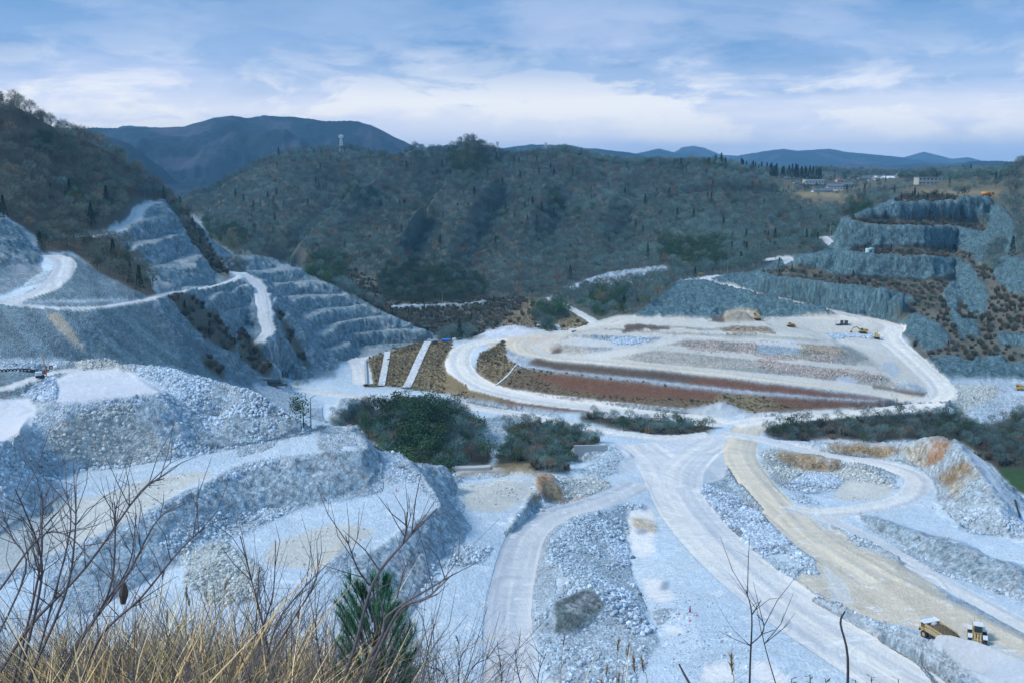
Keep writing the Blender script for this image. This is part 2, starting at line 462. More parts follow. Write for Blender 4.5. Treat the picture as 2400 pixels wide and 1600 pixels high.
BL(level(r4, [(1450, 748), (1600, 744), (1700, 752), (1800, 755)], 0.1))
BL(drops((1290, 782, 95.5), (1345, 770, 94), (1380, 756, 91.5), (1440, 747, 88.7), (1480, 744, 87.8)))
BL(yds((1440, 610, 96), (1560, 640, 97), (1700, 640, 95), (1800, 625, 93)))
pile_peak = at_depth(1736, 729, 578)
BL([at_depth(1700, 735, 576), pile_peak, at_depth(1755, 733, 577)])
BL(drops((1640, 745, 90), (1700, 753, 90), (1790, 752, 90.3), (1820, 745, 90)))
BL(drops((2070, 905, 101.5), (2120, 912, 102), (2150, 928, 102.9)))
BL(drops((2070, 880, 98.5), (2100, 885, 99), (2140, 905, 100.8)))
BL(drops((2020, 820, 96), (2050, 845, 97.5), (2085, 870, 99.3)))
# right road P3 and pad P4
roadP3 = drops((1720, 995, 108.4), (1780, 985, 107.9), (1900, 974, 106.7), (2050, 961, 105.2), (2160, 947, 103.9), (2208, 925, 102.9), (2195, 895, 101.7), (2160, 862, 100.2), (2125, 830, 98.2), (2095, 805, 96.6), (2085, 785, 95.4), (2100, 768, 94.2), (2070, 754, 92.8), (2020, 744, 91.4), (1950, 728, 89.5), (1880, 711, 88), (1800, 694, 86.4), (1740, 681, 85), (1690, 668, 83.6), (1630, 656, 81.5))
RD(roadP3[:14], 12, 4)
RD(roadP3[13:], 6.0, 6)
RD(drops((1605, 655, 81.2), (1640, 657, 81.5), (1665, 648, 80), (1690, 646, 79)), 9, 6)
BL(drops((1850, 752, 91.8), (1965, 758, 92.3), (2050, 765, 93.3)))
BL(drops((1900, 775, 93.6), (2000, 790, 95), (2060, 790, 95.2)))
BL(drops((1960, 800, 95), (2020, 815, 96.3), (2080, 815, 96.8)))
BL(drops((2180, 870, 101), (2260, 889, 102), (2330, 893, 102), (2420, 897, 101.6)))
BL(drops((2210, 880, 101.7), (2400, 888, 101.5)))
BL(drops((2225, 945, 103.4), (2260, 975, 108.5), (2320, 985, 110), (2400, 990, 111)))
BL(drops((2340, 895, 101.8), (2330, 915, 102.6), (2400, 925, 102.6)))
BL(drops((1800, 990, 109), (1950, 988, 110.5), (2100, 985, 112), (2200, 990, 113), (2400, 1040, 117)))
BL(drops((2115, 800, 96.5), (2150, 838, 98.8), (2190, 875, 101.3)))
# rock face under the diagonal road
toeD = BL(drops((1480, 752, 97), (1560, 748, 97.5), (1650, 746, 97.5), (1800, 744, 95), (1900, 746, 93.5), (2000, 752, 92.5)))
BL(drops((1500, 728, 94.5), (1540, 700, 90), (1580, 672, 84.5), (1605, 658, 81.7)))
BL(drops((1640, 664, 82.2), (1700, 676, 84), (1800, 700, 86.8), (1900, 722, 88.8), (1950, 733, 90)))
# right wall benches
b4 = roadP3[14:18] + drops((1690, 664, 83.2), (2030, 742, 91.2), (2075, 752, 92.2), (2110, 765, 93.6))
c4 = BL(climb(b4, [(1771, 655), (1842, 655), (1896, 662), (1950, 668), (2005, 673), (2060, 679), (2114, 686)], 66))
b3 = BL(level(c4, [(1800, 646), (1842, 645), (1891, 646), (2005, 655), (2100, 660), (2168, 664)], 0.5))
c3 = BL(climb(b3, [(1870, 606), (1923, 602), (1994, 596), (2087, 597), (2168, 600)], 66) + depths((2239, 604, 672)))
b2 = BL(level(c3, [(1880, 598), (1923, 590), (1994, 589), (2060, 589), (2168, 591), (2239, 596)], 0.5))
c2 = BL(climb(b2, [(1970, 530), (1983, 514), (2005, 519), (2049, 529), (2141, 529), (2223, 531), (2291, 540)], 68))
b1 = BL(level(c2, [(1990, 513), (2010, 517), (2054, 524), (2114, 524), (2185, 522), (2228, 526), (2291, 534)], 0.5))
c1 = BL(climb(b1, [(2010, 501), (2049, 488), (2092, 477), (2168, 476), (2228, 470), (2305, 467)], 68))
BL(level(c1, [(2092, 470), (2168, 466), (2228, 462), (2305, 459)], 0.3))
# nearer right shoulder of the wall
BL(depths((2155, 703, 600), (2200, 740, 570), (2250, 760, 545), (2330, 770, 520), (2420, 770, 500)))
BL(depths((2150, 775, 545), (2200, 800, 522), (2300, 810, 505), (2420, 815, 492)))
BL(depths((2180, 850, 490), (2250, 868, 480), (2420, 870, 476)))
BL(depths((2235, 625, 660), (2238, 660, 640), (2260, 700, 600), (2300, 735, 555)))
BL(depths((2239, 606, 668), (2290, 640, 625), (2340, 660, 580), (2420, 660, 545)))
BL(depths((2300, 545, 690), (2330, 590, 655), (2370, 610, 610), (2430, 600, 570)))
BL(depths((2291, 545, 705), (2318, 500, 725), (2340, 485, 725), (2370, 500, 705), (2430, 490, 660)))
BL(depths((2305, 465, 750), (2335, 450, 775), (2360, 425, 765), (2400, 395, 745), (2460, 360, 710), (2600, 300, 680)))
BL(depths((2335, 445, 900), (2450, 430, 850), (2600, 420, 800)))
# second terrace roads right of the hill
RD(drops((1790, 610, 72), (1840, 606, 71.2), (1850, 618, 72.5), (1870, 632, 74.5)), 8, 6)
RD(depths((1925, 557, 800), (1940, 572, 775), (1965, 586, 745), (2000, 592, 720)), 7, 6)
# ---- left wall: haul roads and ledges
BL(depths((-150, 868, 355), (0, 868, 356), (150, 858, 368), (300, 858, 392), (420, 880, 408), (560, 905, 445), (660, 900, 482), (740, 882, 522), (790, 862, 562)))
RD(drops((-120, 715, 54.8), (0, 708, 54.6), (50, 698, 53.7), (100, 680, 51.6), (135, 652, 48.9), (152, 622, 46), (140, 605, 44.5), (100, 598, 43.8)), 9, 6)
RD(drops((0, 710, 54.8), (60, 716, 55.6), (150, 722, 57), (230, 720, 57.6)) + depths((300, 710, 425), (350, 700, 447), (400, 686, 475), (450, 679, 506), (500, 671, 541), (540, 658, 580), (565, 645, 600)), 4.5, 6)
RD(depths((552, 642, 600), (568, 644, 602), (590, 655, 598), (608, 680, 585), (616, 715, 560), (622, 750, 535), (630, 775, 520), (612, 800, 504)), 7.5, 6)
BL(drops((150, 592, 43.6), (175, 605, 45.2), (250, 650, 51.8), (330, 692, 57)))
BL(drops((95, 600, 43.8), (70, 570, 38), (40, 530, 31), (0, 515, 27), (-150, 500, 22)))
BL(drops((95, 605, 44.5), (90, 640, 48.5), (50, 675, 52.5), (0, 695, 53.8), (-150, 700, 54.5)))
BL(depths((100, 565, 520), (190, 557, 530), (255, 548, 545)))
BL(depths((180, 590, 510), (260, 640, 480), (340, 690, 455), (370, 680, 470)))
RD(drops((205, 556, 38.5), (262, 543, 37.8), (300, 528, 35.8), (322, 508, 32), (325, 492, 28.6), (345, 480, 26.4), (368, 474, 25.2)), 8, 6)
BL(depths((375, 476, 665), (400, 505, 655), (420, 545, 642), (450, 580, 630), (480, 615, 616), (530, 640, 612)))
BL(depths((300, 555, 575), (350, 620, 545), (385, 665, 505)))
BL(depths((385, 470, 690), (420, 500, 690), (460, 545, 680), (510, 600, 660), (545, 630, 640)))
BL(depths((455, 515, 730), (490, 560, 710), (530, 600, 690)))
# forested slope above, up to the skyline
BL(depths((-300, 180, 600), (-100, 215, 600), (0, 240, 600), (50, 255, 605), (100, 285, 620), (140, 305, 640), (190, 325, 660), (250, 350, 680), (300, 385, 700), (350, 425, 720), (385, 455, 720)))
BL(yds((-100, 760, 20), (140, 800, 40), (300, 850, 60), (400, 880, 90), (470, 900, 105)))
BL(depths((-200, 400, 545), (0, 420, 550), (150, 430, 590), (280, 450, 640)))
BL(yds((470, 760, 90), (560, 770, 85), (700, 770, 96), (900, 770, 112), (1050, 760, 114)))
# ridge right of the descending road
BL(depths((575, 636, 614), (620, 660, 607), (645, 690, 594), (680, 745, 574), (715, 800, 557), (745, 840, 550), (775, 868, 549)))
BL(depths((560, 690, 572), (575, 740, 547), (575, 790, 517), (585, 820, 500)))
BL(depths((600, 830, 491), (650, 865, 489), (665, 890, 493)))
BL(depths((430, 740, 472), (480, 790, 470), (540, 830, 475), (600, 870, 482)))
BL(depths((380, 730, 437), (430, 790, 430), (520, 870, 446)))
BL(depths((650, 780, 523), (690, 850, 514), (720, 872, 516)))
# stepped hill
topY = BL(drops((530, 607, 62), (570, 601, 63), (620, 603, 66), (680, 625, 70), (760, 657, 78.5), (850, 702, 90.5), (900, 737, 99.5), (960, 762, 106.5), (1025, 786, 113)))
BL(drops((785, 852, 116), (850, 836, 117), (950, 816, 117), (1022, 797, 117)))
vY = BL(depths((560, 628, 645), (640, 668, 645), (705, 745, 613), (765, 835, 587)))
BL(drops((650, 640, 73), (720, 700, 87), (800, 790, 108)))
BL(yds((540, 730, 85), (700, 740, 92), (850, 730, 105), (1000, 720, 116)))
# ---- the wooded main hill and the plateau behind it
BL(drops((880, 722, 113), (1000, 720, 112), (1130, 706, 110), (1280, 690, 104.5), (1400, 670, 98), (1500, 656, 93), (1600, 640, 88), (1690, 640, 80)))
BL(yds((700, 870, 116), (560, 960, 118), (450, 1080, 118), (350, 1300, 110)))
BL(drops((1285, 697, 105), (1330, 720, 107), (1370, 745, 106), (1400, 762, 103)))
RD(drops((1285, 697, 105), (1320, 715, 106), (1365, 738, 104), (1395, 760, 100), (1340, 775, 97)), 6, 2)
BL(drops((1240, 700, 106), (1210, 735, 110), (1210, 765, 108), (1330, 778, 102)))
ridgeR = depths((1100, 352, 1180), (980, 368, 1120), (900, 408, 1060), (840, 462, 1000), (780, 508, 960), (720, 558, 920), (680, 605, 885))
BL(ridgeR)
BL([(x * 1.07, y * 1.07, d + 40) for x, y, d in ridgeR[1:]])
BL(depths((400, 500, 1200), (450, 482, 1220), (500, 472, 1230), (560, 432, 1240), (620, 398, 1260), (700, 374, 1280), (830, 352, 1300), (900, 368, 1320), (960, 380, 1330)))
BL(depths((460, 520, 1120), (550, 575, 1000), (640, 605, 930)))
BL(depths((520, 520, 1120), (650, 500, 1080), (760, 470, 1090)))
BL(depths((1100, 352, 1180), (1200, 374, 1200), (1300, 380, 1200), (1400, 388, 1180), (1500, 392, 1170), (1600, 400, 1160), (1680, 402, 1150), (1750, 425, 1120), (1800, 445, 1100)))
BL(depths((1060, 420, 1080), (1000, 480, 985), (940, 560, 905), (890, 640, 835)))
BL(depths((1090, 420, 1120), (1050, 480, 1065), (1000, 560, 985), (955, 640, 890)))
BL(depths((960, 420, 1060), (890, 480, 1020), (820, 560, 950), (770, 620, 880)))
BL(depths((1160, 430, 1080), (1110, 500, 990), (1060, 570, 920), (1020, 650, 845)))
BL(depths((1200, 440, 1120), (1170, 510, 1045), (1130, 590, 950), (1090, 660, 860)))
BL(depths((1280, 440, 1080), (1250, 500, 985), (1220, 570, 910), (1180, 650, 835)))
BL(depths((1340, 450, 1110), (1320, 530, 1015), (1290, 600, 930)))
BL(depths((1440, 440, 1080), (1420, 520, 980), (1390, 600, 890), (1370, 650, 830)))
BL(depths((1500, 450, 1110), (1480, 530, 1010), (1450, 600, 920)))
BL(depths((1550, 460, 1030), (1540, 540, 940), (1520, 610, 860)))
BL(depths((1700, 480, 1000), (1690, 560, 900), (1680, 620, 800)))
BL(depths((1850, 470, 1050), (1860, 520, 930), (1880, 560, 830)))
BL(depths((1560, 640, 830), (1600, 600, 845)))
BL(depths((1800, 452, 1250), (1900, 447, 1250), (2000, 442, 1260), (2100, 445, 1150), (2200, 450, 1050), (2290, 455, 950)))
BL(depths((1800, 430, 1500), (2000, 425, 1500), (2200, 430, 1400), (2400, 420, 1300)))
BL(yds((-400, 2300, 60), (300, 2300, 90), (700, 2300, 60), (1200, 2300, 40), (1700, 2300, 30), (2100, 2300, 28), (2700, 2300, 20)))
BL(yds((300, 1700, 110), (600, 1700, 80), (900, 1600, 30), (1200, 1500, 5), (1500, 1500, 10)))


def to_grid(x, y):
    return (np.arctan2(x, y) - AZ0) / DA, (np.log(np.hypot(x, y) / R0)) / DL


def dense(pts, step_cells=0.5):
    """sample a polyline finely in grid space"""
    P = np.array(pts, float)
    out = []
    for a, b in zip(P[:-1], P[1:]):
        ga, gb = to_grid(a[0], a[1]), to_grid(b[0], b[1])
        n = max(2, int(max(abs(ga[0] - gb[0]), abs(ga[1] - gb[1])) / step_cells) + 1)
        t = np.linspace(0, 1, n)[:, None]
        out.append(a + (b - a) * t)
    return np.concatenate(out)


def smooth_line(pts, n=6):
    """Catmull-Rom through the points"""
    P = [np.array(p, float) for p in pts]
    if len(P) < 3:
        return [tuple(p) for p in P]
    Q = [2 * P[0] - P[1]] + P + [2 * P[-1] - P[-2]]
    out = []
    for k in range(1, len(Q) - 2):
        p0, p1, p2, p3 = Q[k - 1:k + 3]
        for i in range(n):
            t = i / n
            out.append(tuple(0.5 * ((2 * p1) + (-p0 + p2) * t + (2 * p0 - 5 * p1 + 4 * p2 - p3) * t * t + (-p0 + 3 * p1 - 3 * p2 + p3) * t ** 3)))
    out.append(tuple(P[-1]))
    return out


csum = np.zeros((NA, NR), np.float64)
cnt = np.zeros((NA, NR), np.float64)


def put(x, y, D, w=1.0):
    gi, gj = to_grid(x, y)
    i, j = np.rint(gi).astype(int), np.rint(gj).astype(int)
    ok = (i >= 0) & (i < NA) & (j >= 0) & (j < NR)
    np.add.at(csum, (i[ok], j[ok]), D[ok] * w)
    np.add.at(cnt, (i[ok], j[ok]), w)


for pts, width in lines:
    sp = smooth_line(pts) if width > 0 else pts
    d = dense(sp)
    if width <= 0:
        put(d[:, 0], d[:, 1], d[:, 2])
        continue
    tg = np.gradient(d[:, :2], axis=0)
    tg /= np.maximum(np.linalg.norm(tg, axis=1, keepdims=True), 1e-6)
    nrm = np.stack([-tg[:, 1], tg[:, 0]], 1)
    cell = np.median(np.hypot(d[:, 0], d[:, 1])) * DA
    m = max(1, int(width / 2 / cell / 0.7))
    for k in range(-m, m + 1):
        o = k / m * width / 2
        put(d[:, 0] + nrm[:, 0] * o, d[:, 1] + nrm[:, 1] * o, d[:, 2], 3.0)


def solve(val, wt):
    """harmonic surface through the pinned cells, coarse to fine (the log-polar map keeps it harmonic in the plane)"""
    n0, n1 = val.shape
    if min(n0, n1) > 12:
        p0, p1 = (n0 + 1) // 2 * 2, (n1 + 1) // 2 * 2
        v2, w2 = np.zeros((p0, p1)), np.zeros((p0, p1))
        v2[:n0, :n1], w2[:n0, :n1] = val, wt
        cv = v2.reshape(p0 // 2, 2, p1 // 2, 2).sum((1, 3))
        cw = w2.reshape(p0 // 2, 2, p1 // 2, 2).sum((1, 3))
        c = solve(cv, cw)
        z = np.repeat(np.repeat(c, 2, 0), 2, 1)[:n0, :n1].astype(np.float32)
        its = 40
    else:
        z = np.full((n0, n1), (val.sum() / max(wt.sum(), 1)), np.float32)
        its = 400
    mask = wt > 0
    fix = np.where(mask, val / np.maximum(wt, 1e-9), 0).astype(np.float32)
    for _ in range(its):
        z[mask] = fix[mask]
        p = np.pad(z, 1, mode='edge')
        z = 0.25 * (p[:-2, 1:-1] + p[2:, 1:-1] + p[1:-1, :-2] + p[1:-1, 2:])
    z[mask] = fix[mask]
    return z


DG = solve(csum, cnt)                                     # drop below the viewpoint on the grid
for _ in range(2):                                        # round the creases a little
    p = np.pad(DG, 1, mode='edge')
    DG = 0.5 * DG + 0.125 * (p[:-2, 1:-1] + p[2:, 1:-1] + p[1:-1, :-2] + p[1:-1, 2:])

az_g = (AZ0 + DA * np.arange(NA))[:, None]
R_g = (R0 * np.exp(DL * np.arange(NR)))[None, :]
XG, YG = (np.sin(az_g) * R_g), (np.cos(az_g) * R_g)


def project(x, y, z):
    D = ZC - z
    zc = y * CP + D * SP
    yc = D * CP - y * SP
    return W0 / 2 + FPX * x / zc, H0 / 2 + FPX * yc / zc


def gsample(G, x, y):
    gi, gj = to_grid(x, y)
    gi, gj = np.clip(gi, 0, NA - 1.001), np.clip(gj, 0, NR - 1.001)
    i, j = gi.astype(int), gj.astype(int)
    fi, fj = gi - i, gj - j
    return (G[i, j] * (1 - fi) * (1 - fj) + G[i + 1, j] * fi * (1 - fj) + G[i, j + 1] * (1 - fi) * fj + G[i + 1, j + 1] * fi * fj)


# ---- worked benches: gentle slopes of the quarry walls turned into steps
def poly_mask(u, v, poly):
    P = np.array(poly, float)
    m = np.zeros(u.shape, bool)
    bb = (u >= P[:, 0].min()) & (u <= P[:, 0].max()) & (v >= P[:, 1].min()) & (v <= P[:, 1].max())
    uu, vv = u[bb], v[bb]
    r = np.zeros(uu.shape, bool)
    n = len(P)
    for k in range(n):
        x1, y1 = P[k]
        x2, y2 = P[(k + 1) % n]
        if y1 == y2:
            continue
        c = ((y1 > vv) != (y2 > vv)) & (uu < (x2 - x1) * (vv - y1) / (y2 - y1) + x1)
        r ^= c
    m[bb] = r
    return m


def plan_poly(pts):
    return [(p[0], p[1]) for p in pts]


def terrace(poly_xy, step, phase, sharp, wob=1.5):
    """stepped benches inside a plan polygon"""
    global DG
    m = poly_mask(XG, YG, poly_xy).astype(np.float32)
    for _ in range(10):
        p = np.pad(m, 1, mode='edge')
        m = 0.25 * (p[:-2, 1:-1] + p[2:, 1:-1] + p[1:-1, :-2] + p[1:-1, 2:])
    w = wob * fbm(XG / 40, YG / 40, octaves=2, seed=5)
    q = (DG + w + phase) / step
    fl = np.floor(q)
    fr = q - fl
    s = np.clip((fr - 0.5) * sharp + 0.5, 0, 1)
    s = 0.88 * s + 0.12 * fr
    nd = (fl + s) * step - w - phase
    DG = DG * (1 - m) + nd.astype(np.float32) * m


road_guard = cnt >= 3
keep = DG.copy()
hillY = plan_poly(topY) + [(p[0], p[1]) for p in drops((1022, 797, 117), (950, 816, 117), (850, 836, 117), (785, 852, 116)) + vY[::-1]]
terrace(hillY, 8.0, 2.0, 2.8, 2.6)
leftwall = plan_poly(depths((365, 488, 655), (420, 545, 642), (480, 615, 616), (545, 640, 606), (500, 662, 552), (400, 678, 482), (350, 640, 520), (290, 560, 575)))
terrace(leftwall, 11.0, 0.0, 2.4, 3.0)
lw2 = plan_poly(depths((400, 692, 470), (540, 668, 570), (590, 670, 590), (600, 750, 535), (585, 800, 505), (640, 870, 489), (560, 880, 460), (450, 780, 440)))
terrace(lw2, 9.0, 3.0, 2.4, 2.5)
lw3 = plan_poly(depths((640, 690, 594), (680, 745, 574), (745, 840, 550), (775, 868, 549), (700, 868, 516), (650, 800, 523)))
terrace(lw3, 9.0, 3.0, 2.2, 2.5)
DG[road_guard] = keep[road_guard]
ZG = ZC - DG

# wooded hills get folds of their own
rough_far = np.clip((R_g - 780) / 200, 0, 1)
ZG = ZG + rough_far * (16 * fbm(XG / 120, YG / 120, octaves=4, seed=31, ridged=True)).astype(np.float32)

# ---- what the viewpoint sees, to carry the painted zones over to the ground
tanel = (ZG - ZC) / R_g
run = np.maximum.accumulate(tanel, axis=1)
vis = tanel >= run - 1e-5
jj = np.broadcast_to(np.arange(NR), (NA, NR))
last = np.maximum.accumulate(np.where(vis, jj, -1), axis=1)
nxt = np.minimum.accumulate(np.where(vis, jj, 10 ** 6)[:, ::-1], axis=1)[:, ::-1]
use = np.where((jj - last) <= (nxt - jj), last, np.minimum(nxt, NR - 1))
use = np.where(last < 0, np.minimum(nxt, NR - 1), use)
UG, VG = project(XG, YG, ZG)
ii = np.broadcast_to(np.arange(NA)[:, None], (NA, NR))
UG, VG = UG[ii, use], VG[ii, use]

# ---- ground sheet: rows packed where the surface stands up towards the viewer
NROW, CSTEP = 860, 1
vproj = (tanel * FPX * 0.43).astype(np.float32)
dv = np.abs(np.diff(vproj, axis=1, append=vproj[:, -1:]))
seen = (tanel >= run - 0.004).astype(np.float32)
dens = dv * (0.25 + 0.75 * seen) + DL * 90 + 0.05 * seen
kern = 13
pad = np.pad(dens, ((kern, kern), (0, 0)), mode='edge')
cs = np.cumsum(pad, axis=0)
dens = (cs[2 * kern:] - cs[:-2 * kern])[:NA] / (2 * kern)
cum = np.cumsum(dens, axis=1)
cum = (cum - cum[:, :1]) / (cum[:, -1:] - cum[:, :1])
JR = np.empty((NA, NROW), np.float32)
tt = np.linspace(0, 1, NROW)
for i in range(NA):
    JR[i] = np.interp(tt, cum[i], np.arange(NR))
II = np.broadcast_to(np.arange(NA, dtype=np.float32)[:, None], JR.shape)


def samp(G):
    j = np.clip(JR.astype(int), 0, NR - 2)
    f = JR - j
    a = np.arange(NA)[:, None]
    return G[a, j] * (1 - f) + G[a, j + 1] * f


Rm = R0 * np.exp(DL * JR)
azm = AZ0 + DA * II
Xm, Ym = np.sin(azm) * Rm, np.cos(azm) * Rm
Zm = samp(ZG)
Um, Vm = samp(UG), samp(VG)
# slope of the smooth ground, per metre
dzr = np.gradient(ZG, axis=1) / (R_g * DL)
dza = np.gradient(ZG, axis=0) / (R_g * DA)
slope_g = np.hypot(dzr, dza)
Sm = samp(slope_g)
gr, ga = samp(dzr), samp(dza)
nx = -(gr * np.sin(azm) + ga * np.cos(azm))
ny = -(gr * np.cos(azm) - ga * np.sin(azm))
nl = np.sqrt(nx * nx + ny * ny + 1)
NXm, NYm, NZm = nx / nl, ny / nl, 1 / nl

# ------------------------------------------------------------------ what covers the ground, zone by zone
# name: colour (albedo), rubble, rock, vegetation code
K = {
    'dust': ((.58, .565, .56), .10, 0, 0), 'floor': ((.56, .565, .565), .30, 0, 0), 'sandyfloor': ((.53, .515, .465), .18, 0, 0),
    'rubble': ((.49, .50, .50), 1.0, 0, 0), 'lightrubble': ((.55, .555, .56), 1.0, 0, 0), 'greenrubble': ((.47, .49, .47), .9, 0, 0),
    'coarse': ((.50, .51, .53), 2.0, 0, 0), 'brownrubble': ((.40, .33, .25), 1.3, 0, 0), 'pinkrubble': ((.47, .40, .355), 1.1, 0, 0),
    'rock': ((.38, .415, .425), .5, 1.0, 0), 'lightrock': ((.48, .50, .49), .2, 1.0, 0), 'wall': ((.10, .155, .16), .4, 1.0, 0),
    'lwall': ((.185, .23, .235), .6, .8, 0), 'lslope': ((.20, .24, .245), 1.0, .15, 0), 'lslope2': ((.27, .285, .265), .9, .1, 0),
    'tan': ((.58, .50, .39), .25, 0, 0), 'tanpale': ((.58, .55, .50), .12, 0, 0), 'ochre': ((.32, .235, .14), .8, .7, 0), 'orange': ((.40, .225, .12), .7, .6, 0),
    'sand': ((.45, .375, .28), .5, .2, 0), 'peach': ((.58, .48, .39), .2, 0, 0), 'white': ((.68, .655, .63), .15, 0, 0), 'heap': ((.46, .475, .48), .15, 0, 0),
    'heapwhite': ((.60, .60, .62), .3, 0, 0), 'dkbrown': ((.115, .082, .06), .5, 0, 0), 'redbrown': ((.165, .083, .052), .5, 0, 0),
    'grass': ((.21, .165, .095), .5, 0, 3), 'grassgreen': ((.075, .085, .045), .5, 0, 3), 'shrub': ((.12, .115, .09), .5, 0, 4), 'forest': ((.085, .10, .085), .3, 0, 1),
    'forestbrown': ((.095, .08, .058), .3, 0, 5), 'ever': ((.03, .04, .022), .3, 0, 2), 'field': ((.20, .165, .10), .3, 0, 0), 'yard': ((.115, .11, .075), .3, 0, 7), 'asphalt': ((.20, .21, .22), .1, 0, 0),
    'fillrubble': ((.50, .475, .42), .8, 0, 0), 'fillpad': ((.58, .545, .475), .2, 0, 0), 'outcrop': ((.14, .175, .175), .5, 1.0, 0), 'puddle': ((.25, .30, .36), .02, 0, 0), 'concrete': ((.42, .42, .41), .1, 0, 0),
    'palecut': ((.46, .42, .34), .4, 1.0, 0), 'bankgrass': ((.16, .115, .072), .5, 0, 3), 'bush': ((.07, .065, .045), .4, 0, 6), 'green': ((.035, .075, .025), .3, 0, 0),
}
KN = list(K)
KC = np.array([K[k][0] for k in KN], np.float32)
for _k in ('dust', 'floor', 'rubble', 'lightrubble', 'coarse', 'rock', 'lightrock', 'lwall', 'lslope', 'lslope2', 'wall', 'heap', 'heapwhite'):
    KC[KN.index(_k)] *= (.88, 1.0, 1.10) if _k not in ('dust', 'heap', 'heapwhite') else (.97, 1.0, 1.05)                  # bluish grey limestone
KR = np.array([K[k][1] for k in KN], np.float32)
KO = np.array([K[k][2] for k in KN], np.float32)
KV = np.array([K[k][3] for k in KN], np.int32)

